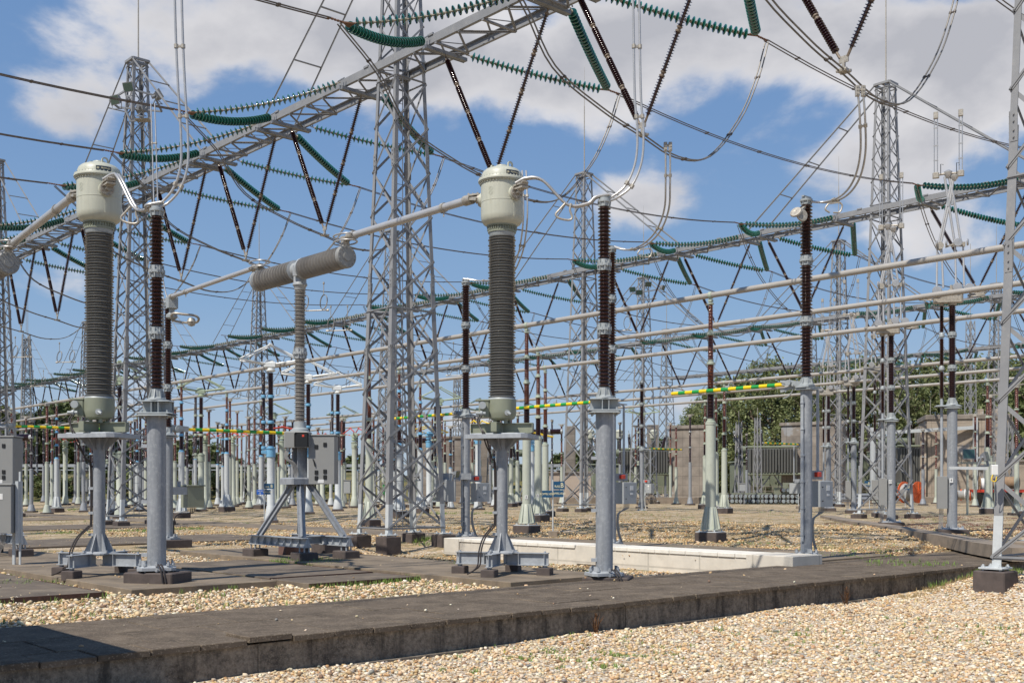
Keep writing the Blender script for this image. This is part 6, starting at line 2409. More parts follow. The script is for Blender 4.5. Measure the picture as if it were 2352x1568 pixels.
# cabinets and floodlights on tower T (parts of nothing: bolted on later, lift off)
def floodlight(px, py, Y, yaw, pitch, label, s=1.0, group='floodlights on the towers'):
    r = thing('floodlight', label, 'floodlight', wp(px, py, Y))
    q = Matrix.Rotation(yaw, 3, 'Z') @ Matrix.Rotation(pitch, 3, 'X')
    mb = MB()
    c = Vector((0, 0, 0))
    A = [Vector((sx * .26 * s, -.12 * s, sz * .20 * s)) for sx, sz in ((-1, -1), (1, -1), (1, 1), (-1, 1))] + [Vector((sx * .14 * s, .12 * s, sz * .11 * s)) for sx, sz in ((-1, -1), (1, -1), (1, 1), (-1, 1))]
    mb.add([q @ p for p in A], [(3, 2, 1, 0), (4, 5, 6, 7), (0, 1, 5, 4), (1, 2, 6, 5), (2, 3, 7, 6), (3, 0, 4, 7)], False)
    mb.cyl(q @ Vector((0, .1 * s, 0)), q @ Vector((0, .26 * s, 0)), .07 * s, n=10)
    mb.build('housing', 'steel_mid', r)
    mb = MB(); B = [Vector((sx * .23 * s, -.125 * s, sz * .17 * s)) for sx, sz in ((-1, -1), (1, -1), (1, 1), (-1, 1))]
    mb.add([q @ p for p in B], [(3, 2, 1, 0)]); mb.build('glass', 'glass_lamp', r)
    mb = MB(); mb.bar(q @ Vector((-.28 * s, 0, 0)), Vector((-.2 * s, .05, -.36 * s)), .03); mb.bar(q @ Vector((.28 * s, 0, 0)), Vector((.2 * s, .05, -.36 * s)), .03); mb.bar((-.22 * s, .05, -.36 * s), (.22 * s, .05, -.36 * s), .03)
    mb.build('bracket', 'galvanised', r)
    return r


YT = 47.8
r = thing('service_platform', 'steel platform with arms carrying floodlights near the peak of the second tower', 'platform', (at(316, YT + .3), YT + .3, zz(226, YT)))
mb = MB()
for p, q in (((-1.0, -.6, -.2), (-.1, -.8, .25)), ((-.1, -.8, .25), (.9, -.5, .05)), ((-1, .4, -.15), (.9, .5, -.3)), ((-1.0, -.6, -.2), (-1, .4, -.15)), ((.9, -.5, .05), (.9, .5, -.3)), ((-.3, 0, -.9), (.55, .2, -.7)), ((-.3, 0, -.9), (-.6, .1, -.3))):
    mb.bar(p, q, .07, .07)
mb.build('arm', 'steel_mid', r)
mb = MB(); mb.box((.25, 0, -.85), (.65, .5, .03)); mb.build('grating', 'fitting_grey', r)
for px, py, yaw, pit, w in ((298, 200, -.35, .35, 'near the peak of the second tower, upper left'), (268, 230, -.5, .3, 'on the left arm of the second tower'), (361, 219, 2.2, -.6, 'on the right arm of the second tower'), (324, 247, 2.9, -.2, 'below the platform of the second tower')):
    floodlight(px, py, YT - .5, yaw, pit, 'grey floodlight ' + w, 1.0)
for px, py, yaw, w in ((1454, 664, -.5, 'left'), (1488, 652, .2, 'upper middle'), (1521, 660, 1.0, 'right'), (1468, 671, 0, 'lower middle')):
    floodlight(px, py, 96.5, yaw, .4, 'small floodlight on the far middle tower, %s of the four' % w, 1.15)
r = thing('lamp_crossbar', 'small crossbar with floodlights on the far middle tower', 'platform', wp(1488, 672, 97.5)); mb = MB(); mb.bar((-1.5, 0, -.1), (1.4, 0, .35), .1, .1); mb.bar((-.8, .3, -.6), (.8, .3, -.5), .1, .1); mb.build('arm', 'steel_mid', r)
floodlight(1608 * .4355 * .5742 + 1764 + 70, 1045, 18.9, .5, -.5, 'dark floodlight on a bracket of the right edge tower', .8) if False else None
floodlight(2261, 1049, 19.0, .9, -.25, 'dark floodlight on a bracket of the right edge tower', .42)
r = thing('junction_box', 'white junction box with yellow cable on the right edge tower leg', 'junction box', wp(2284, 1078, 18.95))
mb = MB(); mb.bbox((0, 0, 0), (.11, .08, .17), .01); mb.build('box', 'label_white', r)
mb = MB(); mb.bar((-.12, 0, .02), (-.78, 0, .03), .05, .05); mb.build('arm', 'white_primer', r)
mb = MB(); mb.tube(spline([(-.04, -.03, -.08), (-.07, -.04, -.18), (0.0, -.04, -.20), (.02, -.04, -.12)], 5), .008, 5); mb.build('cable', 'stripe_yellow', r)
floodlight(2222, 1043, 58, .1, -.1, 'large black floodlight in front of the beige house', 1.35)
r = thing('pipe_stand', 'pale stand carrying the large black floodlight', 'stand', (at(2222, 58.3), 58.3, .2))
mb = MB(); mb.bar((0, 0, 0), (0, 0, zz(1060, 58) - .2), .09); mb.bar((-.6, 0, zz(1062, 58) - .2), (1.6, 0, zz(1062, 58) - .2), .08); mb.bar((1.5, 0, 0), (1.5, 0, zz(1062, 58) - .2), .12); mb.build('post', 'pedestal_pale', r)
floodlight(1835 * .4355 * .5742 + 588, 1088, 33.0, 1.2, .2, 'dark floodlight on an arm at the right of the central tower', .55)
floodlight(803 + 155, 1076, 31.8, 1.9, .2, 'x', .5) if False else None
floodlight(962 - 3, 1092, 33.5, 1.8, -.3, 'small black floodlight low inside the central tower', .4)
# grey cabinet on the central tower's right leg and its channel
Yc = 34.8
r = thing('wall_cabinet', 'grey box cabinet mounted between the central tower and the brown duct post', 'cabinet', wp(1024, 1126, Yc))
mb = MB(); mb.bbox((0, 0, 0), (.62, .34, .70), .012); mb.build('box', 'cabinet_light', r)
mb = MB(); mb.box((.25, .1, .45), (1.1, .1, .20)); mb.build('bracket', 'galvanised', r)
for j in range(3):
    mb = MB(); mb.tube(spline([(.0 + j * .05, 0, -.35), (.02 + j * .05, 0, -.5), (.2, 0, -.55), (.55, 0, -.52)], 4), .011, 5); mb.build('cable', 'cable_grey', r)
#@@PART6
# ================================================================== background
# ---- concrete fire walls, plinths and buildings
def wallbox(name, label, cat, x, y, w, d, h, rz, material, cap=None, z=None, group=None, capm='concrete_dim'):
    gz = ground_z(x, y) if z is None else z
    r = thing(name, label, cat, (x, y, gz - .3), rz, group)
    mb = MB(); mb.bbox((0, 0, (h + .3) / 2), (w, d, h + .3), .03)
    mb.build('wall', material, r)
    if cap:
        mb = MB(); mb.bbox((0, 0, h + .3 + cap / 2), (w + .3, d + .3, cap), .03); mb.build('coping', capm, r)
    return r


def bwall(px0, px1, pytop, Y, d, rz, label, material, name='fire_wall', cat='wall', cap=.35, zoff=0):
    x0, x1 = at(px0, Y), at(px1, Y)
    h = zz(pytop, Y) - .25
    return wallbox(name, label, cat, (x0 + x1) / 2, Y + d / 2, (x1 - x0), d, h, rz, material, cap)


WG = None
bwall(952, 1092, 1006, 112, 1.2, 0, 'long brown concrete fire wall behind the central tower', 'concrete_dim', cap=.2)
bwall(1095, 1128, 985, 116, 1.0, 0, 'narrow tall concrete wall left of the middle transformer column', 'concrete_dim', cap=.2)
bwall(1262, 1358, 1086, 105, .8, 0, 'low pinkish concrete wall behind the numbered pale columns', 'concrete_pink', cap=.15)
bwall(1300, 1322, 978, 128, .9, 0, 'slim concrete wall end left of the thick right post', 'concrete_dim', cap=0)
bwall(1488, 1514, 975, 135, .9, 0, 'slim concrete wall end behind the grey cabinet', 'concrete_dim', cap=0)
# wall A: end face lit, long face turned away
r = wallbox('fire_wall', 'concrete fire wall with pale end face left of the tall pale bus post', 'wall', at(1588, 116), 116, 1.4, 4.6, zz(988, 114), radians(62), 'concrete_dim', .35)
r = wallbox('fire_wall', 'concrete fire wall with whitewashed end just left of the right duct post', 'wall', at(1868, 112), 112, 1.5, 6.2, zz(975, 112) - .3, radians(60), 'concrete_dim', .3)
r = wallbox('transformer_house', 'large beige concrete transformer house behind the right posts', 'building', at(2246, 112), 116, 7.8, 7.5, zz(955, 112) - .5, radians(-14), 'concrete_old', .45)
mb = MB(); mb.bbox((-4.3, -1.5, 3.9), (.6, 5.2, 8.6), .03); mb.build('buttress', 'concrete_old', r)
for x_ in (1.3, 2.7):
    mb = MB(); mb.bbox((x_, -3.3, 9.3), (.55, .5, 1.0), .02); mb.build('roof_pier', 'concrete_old', r)
mb = MB(); mb.box((.6, -3.78, 3.2), (.08, .05, 6.0)); mb.build('conduit', 'cable_grey', r)
bwall(2322, 2352 + 60, 1060, 100, .8, 0, 'pale concrete wall at the right picture edge', 'concrete_old', cap=.2)
# long kerb/plinth in front of the transformer bays
for px0, px1, py0, Y, l in ((1390, 1900, 1141, 100, 'long low kerb in front of the transformer bays'), (1930, 2240, 1133, 104, 'low kerb in front of the right transformer bay'), (1000, 1390, 1144, 104, 'kerb')):
    x0, x1 = at(px0, Y), at(px1, Y)
    mb = MB(); mb.bbox(((x0 + x1) / 2, Y, .35), (x1 - x0, 2.0, 1.0), .03)
    struct(mb.build('kerb', 'kerb_concrete'))
# pedestal blocks for the transformer bay in the middle
def radiator_bank(px, py0, py1, Y, w, rz, label, n=17):
    x = at(px, Y)
    z0, z1 = zz(py1, Y), zz(py0, Y)
    r = thing('radiator_bank', label, 'radiator', (x, Y, 0), rz, 'transformer radiator banks')
    for i in range(n):
        mb = MB(); mb.bbox((-w / 2 + w * i / (n - 1), 0, (z0 + z1) / 2), (w / n * .78, 1.6, z1 - z0), .05); mb.build('fin_panel', 'radiator', r)
    mb = MB(); mb.cyl((-w / 2 - .4, -.6, z1 + .15), (w / 2 + .4, -.6, z1 + .15), .13, n=10); mb.cyl((-w / 2 - .4, -.6, z0 - .15), (w / 2 + .4, -.6, z0 - .15), .13, n=10); mb.build('header_pipe', 'machine_green', r)
    mb = MB()
    for sx in (-1, 1):
        mb.bar((sx * w / 2, 0, 0), (sx * w / 2, 0, z0), .2, .2); mb.bar((sx * w / 2, 0, 0), (0, 0, z0), .12)
    mb.build('frame', 'steel_mid', r)


radiator_bank(1774, 1030, 1085, 112, 4.6, -.1, 'grey radiator bank left of the right duct post')
radiator_bank(2110, 1028, 1108, 114, 4.4, .1, 'grey radiator bank behind the right lattice tower')
radiator_bank(2050, 1030, 1088, 116, 3.2, .1, 'grey radiator bank behind the posts marked 12')
radiator_bank(1480, 1035, 1085, 116, 4.5, .1, 'grey radiator bank behind the grey cabinet')


def transformer(px, Y, label, w=5.5, h=3.6):
    x = at(px, Y); gz = ground_z(x, Y)
    r = thing('power_transformer', label, 'transformer', (x, Y, gz + .5), .1, 'green power transformers')
    mb = MB(); mb.bbox((0, 0, h / 2 + .3), (w, 2.6, h), .15)
    for i in range(6):
        mb.box((-w / 2 + w * (i + .5) / 6, -1.36, h / 2 + .3), (.12, .14, h * .9))
    mb.bbox((0, 0, h + .36), (w + .3, 2.9, .14), .05); mb.build('tank', 'machine_green', r)
    mb = MB(); mb.cyl((-w * .35, .3, h + 1.7), (w * .35, .3, h + 1.7), .42, n=14); mb.bar((-w * .2, .3, h + .4), (-w * .2, .3, h + 1.4), .14); mb.bar((w * .2, .3, h + .4), (w * .2, .3, h + 1.4), .14); mb.build('conservator', 'machine_green', r)
    for i, (bx, lean) in enumerate(((-w * .36, -.35), (0.1, -.12), (w * .36, .2))):
        d = Vector((lean, -.25, 1)).normalized()
        mb = MB(); o_ = Vector((bx, -.5, h + .4))
        mb.lathe([(.24, 0), (.24, .5), (.3, .55)], 12, o_, d); mb.build('turret', 'machine_green', r)
        mb = MB(); sheds(mb, .5, 3.2, .13, .19, 22, 10, o_, d); mb.build('bushing', 'porcelain_dark', r)
        mb = MB(); mb.lathe([(.14, 3.2), (.14, 3.5), (.03, 3.55), (.03, 3.9)], 10, o_, d); mb.build('bushing_cap', 'cast_grey', r)
    mb = MB()
    for k in range(7):
        a = Vector((random.uniform(-w / 2, w / 2), -1.5, random.uniform(.4, h))); b = a + Vector((random.uniform(-1.5, 1.5), -.1, random.choice((0, 0, 1.2)))); mb.bar(a, b, .08)
    mb.build('pipework', 'machine_green', r)
    for k in range(3):
        mb = MB(); mb.bbox((-w / 2 + 1 + k * 1.1, -1.7, 1.4), (.6, .35, .9), .03); mb.build('valve_box', 'machine_green', r)
    mb = MB()
    for i in range(9):
        mb.bar((-w / 2 + w * i / 8, -1.9, 0), (-w / 2 + w * i / 8, -1.9, 1.1), .05)
    mb.bar((-w / 2, -1.9, 1.1), (w / 2, -1.9, 1.1), .05); mb.bar((-w / 2, -1.9, .6), (w / 2, -1.9, .6), .04); mb.build('railing', 'fitting_grey', r)


transformer(2085, 118, 'green power transformer with slanted bushings right of the right lattice tower foot', 7.5, 4.2)
transformer(1990, 122, 'green power transformer behind the right lattice tower left legs', 5, 4)
transformer(1745, 120, 'green power transformer under the radiator left of the right duct post', 6, 3.4)
transformer(1445, 124, 'green power transformer behind the thick right post', 9, 3.2)
transformer(1180, 124, 'green power transformer behind the middle transformer column', 7, 3.2)
for px, Y, l in ((1357, 128, 'seen through the tower left of the thick post'), (1422, 128, 'just right of the thick post'), (1501, 128, 'behind the small cabinet')):
    x = at(px, Y)
    ct.place((x, Y, .9), .4, 'small far green headed transformer ' + l, 'far green headed transformers', (1.05, 1.05, 1.0))
# horizontal dark red bushings on stands near the middle
for px, py, Y, l, sg in ((1212, 992, 98, 'left of the numbered columns', 1), (1240, 992, 98, 'right of the numbered columns', 1), (945, 1012, 104, 'behind the central tower left leg', -1), (18, 1006, 84, 'at the far left edge', 1)):
    r = thing('breaker_head', 'dark red double headed breaker on a stand ' + l, 'circuit breaker', wp(px, py, Y), -.2)
    for s_ in (-1, 1):
        mb = MB(); sheds(mb, .2, 1.9, .20, .28, 14, 12, (0, 0, 0), (s_, 0, .02)); mb.build('chamber', 'porcelain_violet', r)
        mb = MB(); mb.lathe([(.22, 1.9), (.22, 2.05), (0, 2.07)], 12, (0, 0, 0), (s_, 0, .02)); mb.build('end_cap', 'cast_grey', r)
    mb = MB(); mb.bbox((0, 0, 0), (.45, .4, .5), .06); mb.build('gear_head', 'cast_grey', r)
    zc = zz(py, Y)
    mb = MB(); sheds(mb, -zc * .48, -.25, .10, .16, 20, 12); mb.build('porcelain', 'porcelain_violet', r)
    mb = MB(); mb.bar((0, 0, -zc + .2), (0, 0, -zc * .48), .26, .26); mb.bar((-.9, 0, -zc + .2), (0, 0, -zc * .48), .1); mb.bar((.9, 0, -zc + .2), (0, 0, -zc * .48), .1); mb.build('stand', 'steel_mid', r)


# ---- generic far insulator columns
def make_far(porc, flc, ped, pedH, H, r0=.10, ns=3):
    r = thing('insulator_column', 'c', 'post insulator')
    mb = MB(); mb.lathe([(.28, .1), (.16, .6), (.13, .62), (.13, pedH)], 12); mb.build('pedestal', ped, r)
    mb = MB(); mb.bbox((0, 0, -.02), (.65, .65, .28), .02); mb.build('footing', 'pad_concrete', r)
    L = (H - pedH) / ns
    for i in range(ns):
        mb = MB(); sheds(mb, pedH + i * L + .07, pedH + (i + 1) * L - .05, r0 * .7, r0, 11, 10); mb.build('porcelain', porc, r)
        mb = MB(); mb.lathe([(r0 * .8, pedH + i * L - .05), (r0 + .03, pedH + i * L - .03), (r0 + .03, pedH + i * L + .05), (r0 * .8, pedH + i * L + .07)], 12); mb.build('flange', flc, r)
    mb = MB(); mb.bbox((0, 0, H + .05), (.3, .24, .2), .03); mb.bar((-.5, 0, H + .12), (.5, 0, H + .15), .06); mb.build('top_cap', 'fitting_grey', r)
    return Proto(r)


fa = make_far('porcelain_dark', 'cast_grey', 'galvanised', 3.4, 7.2)
fb = make_far('porcelain_red', 'flange_green', 'pedestal_pale', 3.4, 7.2)
fc = make_far('porcelain_dark', 'flange_blue', 'white_primer', 3.2, 6.4)
rng = random.Random(5)
W_ = [('dark', fa), ('red brown', fb), ('blue flanged', fc)]
SP = [(345 - 172, 100, 0), (212, 84, 0), (240 - 90, 96, 1), (120, 88, 1), (100, 110, 0), (60, 92, 1), (85, 120, 0), (310, 92, 0), (330, 110, 0), (322, 74, 0), (300, 88, 1), (430, 98, 0), (500, 90, 2), (555, 104, 1), (585, 84, 1), (665, 98, 2), (690, 110, 0), (842, 96, 1), (870, 108, 2), (905, 90, 2), (925, 120, 0),
      (965, 104, 1), (1000, 92, 2), (1042, 110, 0), (1062, 100, 0), (1126, 96, 0), (1150, 108, 1), (1190, 94, 0), (1268, 104, 0), (1290, 98, 1), (1340, 108, 0), (1380, 96, 1), (1424, 108, 0), (1460, 100, 1), (1474, 78, 0), (1540, 104, 1), (1553, 96, 1), (1585, 92, 0), (1665, 74, 1), (1700, 100, 0), (1715, 108, 0), (1920, 96, 0), (1975, 88, 0),
      (2010, 100, 1), (2120, 92, 0), (2150, 100, 1), (2240, 84, 1), (2275, 70, 1), (2335, 58, 1), (420, 82, 2), (528, 74, 1), (640, 88, 1), (135, 78, 1), (18, 70, 2), (30, 86, 1), (72, 76, 0), (108, 70, 1), (180, 92, 1), (192, 76, 0), (252, 78, 1), (285, 80, 0), (335, 84, 1), (402, 74, 1), (445, 86, 0), (480, 76, 1), (512, 80, 2), (545, 92, 1), (572, 76, 1), (596, 96, 0), (655, 80, 1), (672, 88, 0), (730, 92, 1), (760, 86, 2), (785, 78, 1), (820, 88, 2), (858, 82, 1), (880, 94, 1), (915, 78, 2), (1015, 84, 1), (1035, 76, 2), (1085, 92, 1), (1135, 84, 2), (1165, 88, 1), (1345, 88, 0), (950, 84, 1)]
LM = [(0, 'left of the left transformer'), (200, 'between left transformer and left thick post'), (370, 'between left thick post and breaker'), (700, 'between breaker and central tower'), (830, 'behind the central tower'), (1050, 'around the middle transformer'),
      (1230, 'between middle transformer and thick right post'), (1400, 'between thick right post and tall pale post'), (1640, 'between tall pale post and duct post'), (1880, 'around the right lattice tower'), (2130, 'near the right edge')]
cntr = {}
for px, Y, k in sorted(SP):
    w = [b for a, b in LM if px >= a][-1]
    key = (k, w)
    cntr[key] = cntr.get(key, 0) + 1
    x = at(px, Y)
    sc_ = rng.uniform(.86, 1.08)
    W_[k][1].place((x, Y, ground_z(x, Y)), rng.uniform(0, 3), '%s far insulator column, %s from left %s' % (W_[k][0], ORD[cntr[key] - 1], w), 'far insulator columns', (1, 1, sc_))

# far low-voltage gantry masts right
for px, pyt, Y, l in ((2265 - 37, 740, 75, 'slim lattice mast with stay left of the right edge tower'),):
    pass


def slim_mast(px, pyt, Y, w, label, rod=1.5, base=None):
    x = at(px, Y); H = zz(pyt, Y)
    r = thing('lattice_mast', label, 'lattice mast', (x, Y, ground_z(x, Y)), .5, 'slim lattice masts')
    for sx in (-1, 1):
        for sy in (-1, 1):
            mb = MB(); mb.bar((sx * w, sy * w, 0), (sx * w * .6, sy * w * .6, H), .10); mb.build('leg', 'tower_paint', r)
    mb = MB(); n = int(H / 1.3)
    for i in range(n):
        z0, z1 = H * i / n, H * (i + 1) / n
        a, b = w * (1 - .4 * i / n), w * (1 - .4 * (i + 1) / n)
        for p, q in (((-1, -1), (1, -1)), ((1, -1), (1, 1)), ((1, 1), (-1, 1)), ((-1, 1), (-1, -1))):
            mb.bar((p[0] * a, p[1] * a, z0), (q[0] * b, q[1] * b, z1), .05); mb.bar((q[0] * a, q[1] * a, z0), (p[0] * b, p[1] * b, z1), .05)
    mb.build('bracing', 'tower_paint', r)
    mb = MB(); mb.cyl((0, 0, H), (0, 0, H + rod), .03, n=6); mb.build('lightning_rod', 'fitting_grey', r)


slim_mast(2229, 742, 128, .55, 'slim lattice mast behind the beige house near the right edge', 9)
slim_mast(1740, 965, 108, .30, 'short lattice mast left of the right duct post', 1)
slim_mast(2137, 965, 118, .35, 'short lattice mast between the transformer house and the right tower', 2)
slim_mast(2325, 975, 96, .35, 'short lattice mast near the right picture edge', 1)
slim_mast(1050, 873, 135, .5, 'slim lattice mast right of the central tower', 3)
slim_mast(60, 772, 140, .7, 'tall slim lattice mast near the left picture edge', 4)
slim_mast(1697, 975, 100, .28, 'short lattice mast just right of the tall pale bus post', 1)
for px, Y, h, l in ((1686, 110, 9.5, 'white'), (2204, 104, 9, 'grey')):
    pass
# white portal in front of the trees
r = thing('steel_portal', 'pale steel portal with square posts in front of the trees at right', 'portal', wp(2098, 1121, 112))
mb = MB(); mb.bar((-4.2, 0, -1.4), (-4.2, 0, 6.2), .35); mb.bar((6.3, 0, -1.4), (6.3, 0, 7.2), .38); mb.build('post', 'white_primer', r)
mb = MB(); mb.bar((-4.2, 0, 5.6), (6.3, 0, 6.2), .35); mb.build('crossbeam', 'white_primer', r)


# ---- cable reels, skip, stacked insulators
def reel(px, py, Y, R, W, face, wound, rz, label, up=0):
    x = at(px, Y)
    r = thing('cable_reel', label, 'cable reel', (x, Y, zz(py, Y)), rz)
    for s_ in (-1, 1):
        mb = MB(); mb.lathe([(R, 0), (R, .06), (.12, .06), (.12, .0)], 28, (s_ * W / 2, 0, 0), (s_, 0, 0)); mb.lathe([(.14, .0), (.14, .10), (0, .10)], 10, (s_ * W / 2, 0, 0), (s_, 0, 0))
        for a in range(0, 8):
            an = a * pi / 4
            mb.bar((s_ * (W / 2 + .07), cos(an) * R * .2, sin(an) * R * .2), (s_ * (W / 2 + .07), cos(an) * R * .93, sin(an) * R * .93), .03, .06)
        mb.build('flange_disc', face, r)
    mb = MB(); prof = []
    n = 14
    for i in range(n + 1):
        h = -W / 2 + W * i / n
        prof += [(R * .78, h), (R * .80, h + W / n * .5)]
    mb.lathe(prof[:-1], 20, (0, 0, 0), (1, 0, 0)); mb.build('wound_cable', wound, r)


Yr = 96
reel(2093, 1130, Yr, .95, 1.35, 'reel_orange', 'cable_grey', -.98, 'large orange cable reel wound with grey cable behind the right tower')
reel(2062, 1133, Yr + 4, .80, 1.0, 'dark_plastic', 'cable_black', -.5, 'black cable reel left of the orange reel')
reel(2183, 1138, 92, .36, 1.0, 'kerb_concrete', 'cable_grey', -.4, 'small reel of pale cable right of the orange reel')
for k, (px, c) in enumerate(((2206, 'label_white'), (2218, 'reel_orange'), (2230, 'kerb_concrete'))):
    reel(px, 1136, 94, .50, .65, c, 'cable_grey', -.4, ['leftmost pale reel of the row left of the skip', 'orange edged middle reel of the row left of the skip', 'reel of the row touching the skip'][k])
reel(2306, 1108, 89, .62, 2.0, 'reel_wood', 'reel_wood', -.75, 'big wooden cable drum lying on the dark skip')
reel(2262, 1113, 90, .70, .7, 'reel_wood', 'label_white', -.3, 'wooden reel with white cable behind the skip left end')
r = thing('skip_container', 'dark rusty skip container with red rim near the right edge', 'skip', (at(2290, 88), 88, ground_z(at(2290, 88), 88)), -.05)
mb = MB(); A = [(-1.25, -.8, .02), (1.25, -.8, .02), (1.25, .8, .02), (-1.25, .8, .02), (-1.65, -.95, 1.15), (1.65, -.95, 1.15), (1.65, .95, 1.15), (-1.65, .95, 1.15)]
mb.add(A, [(3, 2, 1, 0), (0, 1, 5, 4), (1, 2, 6, 5), (2, 3, 7, 6), (3, 0, 4, 7), (4, 5, 6, 7)], False)
for i in range(6):
    x = -1.2 + i * .48
    mb.bar((x, -.84, .1), (x * 1.25, -.97, 1.1), .06, .06)
mb.build('body', 'skip_dark', r)
mb = MB()
for p, q in (((-1.7, -.98, 1.2), (1.7, -.98, 1.2)), ((1.7, -.98, 1.2), (1.7, .98, 1.2)), ((1.7, .98, 1.2), (-1.7, .98, 1.2)), ((-1.7, .98, 1.2), (-1.7, -.98, 1.2))):
    mb.bar(p, q, .16, .22)
mb.build('rim', 'signal_red', r)


def stack(px, py, Y, nx, nz, label, rz=0.0, brown=False):
    x = at(px, Y)
    r = thing('insulator_stack', label, 'stack', (x, Y, ground_z(x, Y)), rz, 'stacks of spare insulators')
    for i in range(nx):
        for j in range(nz):
            mb = MB()
            mb.m = 0; sheds(mb, -.55, .55, .13, .185, 9, 10, ((i - (nx - 1) / 2) * .42, 0, .28 + j * .42 + (.12 if j > 1 else 0)), (0, 1, 0))
            mb.m = 1; mb.lathe([(.16, 0), (.17, .05), (0, .055)], 12, ((i - (nx - 1) / 2) * .42, -.55, .28 + j * .42 + (.12 if j > 1 else 0)), (0, -1, 0))
            mb.build('spare_insulator', ['porcelain_dark', 'pallet_cap'], r)
    mb = MB()
    for z in (.04, .95):
        if z > .5 and nz < 3: continue
        for y in (-.4, .4):
            mb.box((0, y, z), (nx * .42, .10, .05))
    for sx in (-1, 1):
        mb.bar((sx * nx * .21, 0, 0), (sx * nx * .21, 0, nz * .45 + .1), .05, .9)
    mb.build('pallet', 'frame_green', r)


for k, (px, nx, nz) in enumerate(((1683, 4, 2), (1713, 4, 2), (1742, 4, 2), (1772, 4, 2), (1806, 3, 3), (1826, 3, 4))):
    stack(px, 1150, 98 - k * .3, nx, nz, '%s stack of spare insulators from the left beside the tall pale post' % ORD[k], .05)
# grey pipes heap by the tower
r = thing('pipe_heap', 'heap of grey insulator tubes on the ground between duct post and right tower', 'heap', wp(1965, 1150, 92))
for i in range(6):
    mb = MB(); mb.cyl((-1.9 + i * .15, i * .3, .15 + (i % 2) * .3), (1.6 + i * .2, i * .35, .18 + (i % 2) * .3), .17, n=10); mb.build('tube', 'steel_mid', r)
# utility cabinets far
for px, py0, py1, Y, wpx, m, l in ((797, 1103, 1132, 82, 17, 'cabinet_light', 'pale grey utility cabinet behind the breaker cabinet'), (945 - 60, 1112, 1135, 90, 10, 'stripe_green', 'small green bin behind the central tower left leg'), (1890, 1105, 1128, 84, 18, 'cabinet_light', 'grey cabinet behind the right duct post cabinet'),
                               (130, 1108, 1128, 84, 10, 'cabinet_light', 'small grey cabinet at the far left'), (195, 1100, 1128, 88, 14, 'cabinet_light', 'small grey cabinet left of the left transformer column'), (1690 + 15, 1110, 1127, 96, 13, 'cabinet_light', 'small grey cabinet above the insulator stacks')):
    z0, z1 = zz(py1, Y), zz(py0, Y); w = wpx * Y / F
    r = thing('utility_cabinet', l, 'cabinet', (at(px, Y), Y, 0))
    mb = MB(); mb.bbox((0, 0, (z0 + z1) / 2), (w, .5, z1 - z0), .02); b = mb.build('body', m, r)
    mb = MB(); mb.bar((-w * .3, 0, .1), (-w * .3, 0, z0), .07); mb.bar((w * .3, 0, .1), (w * .3, 0, z0), .07); mb.build('leg', 'steel_mid', r)
    mb = MB(); mb.bbox((0, 0, z1 + .03), (w + .08, .58, .05), .01); mb.build('roof', 'cabinet_grey', b)


# ---- overgrown bank at the left and in the distance, with rail
mb = MB()
xs = frange(-130, 8, 3.0)
vs = []
for i, x in enumerate(xs):
    for y, z in ((112, 0), (118, 1.3), (125, 2.9), (132, 3.4), (150, 3.2), (400, 3.0)):
        vs.append((x, y + 2 * noise.noise(Vector((x * .1, y, 0))), z + (.35 * noise.noise(Vector((x * .3, y * .3, 1))) if z > 0 else -.05)))
mb.add(vs, [(i * 6 + j, (i + 1) * 6 + j, (i + 1) * 6 + j + 1, i * 6 + j + 1) for i in range(len(xs) - 1) for j in range(5)], True)
mat('bank_grass', (0.16, 0.135, 0.05), 0.95, var=.45, vscale=.5, bump=1.0, bscale=3, second=(.06, .075, .025), smask=(.48, .62), sscale=.35)
struct(mb.build('grass_bank', 'bank_grass'))
r = thing('guard_rail', 'pale steel guard rail along the top of the grassy bank at the left', 'guard rail', (0, 128, 3.3))
mb = MB(); mb.bar((-130, 0, 1.0), (6, 0, 1.0), .15, .35); mb.bar((-130, 0, .5), (6, 0, .5), .1, .12); mb.build('rail', 'galvanised_fresh', r)
for k in range(34):
    mb = MB(); mb.bar((-130 + k * 4, .1, -.4), (-130 + k * 4, .1, 1.1), .12); mb.build('post', 'galvanised_fresh', r)


# ---- trees
def foliage_mat(name, a, b):
    m = bpy.data.materials.new(name); m.use_nodes = True
    nt = m.node_tree; nd, lk = nt.nodes, nt.links
    p = nd['Principled BSDF']; p.inputs['Roughness'].default_value = .6; p.inputs['Specular IOR Level'].default_value = .3
    g = nd.new('ShaderNodeNewGeometry'); tc = nd.new('ShaderNodeTexCoord')
    cr = nd.new('ShaderNodeValToRGB'); cr.color_ramp.elements[0].color = (*a, 1); cr.color_ramp.elements[1].color = (*b, 1)
    lk.new(g.outputs['Random Per Island'], cr.inputs[0]); lk.new(cr.outputs[0], p.inputs['Base Color'])
    tr = nd.new('ShaderNodeBsdfTranslucent'); lk.new(cr.outputs[0], tr.inputs[0])
    mx = nd.new('ShaderNodeMixShader'); mx.inputs[0].default_value = .25
    out = nd['Material Output']
    lk.new(p.outputs[0], mx.inputs[1]); lk.new(tr.outputs[0], mx.inputs[2]); lk.new(mx.outputs[0], out.inputs[0])
    M[name] = m


foliage_mat('leaf_poplar', (0.12, 0.155, 0.055), (0.31, 0.335, 0.16))
foliage_mat('leaf_dark', (0.075, 0.105, 0.035), (0.21, 0.24, 0.10))


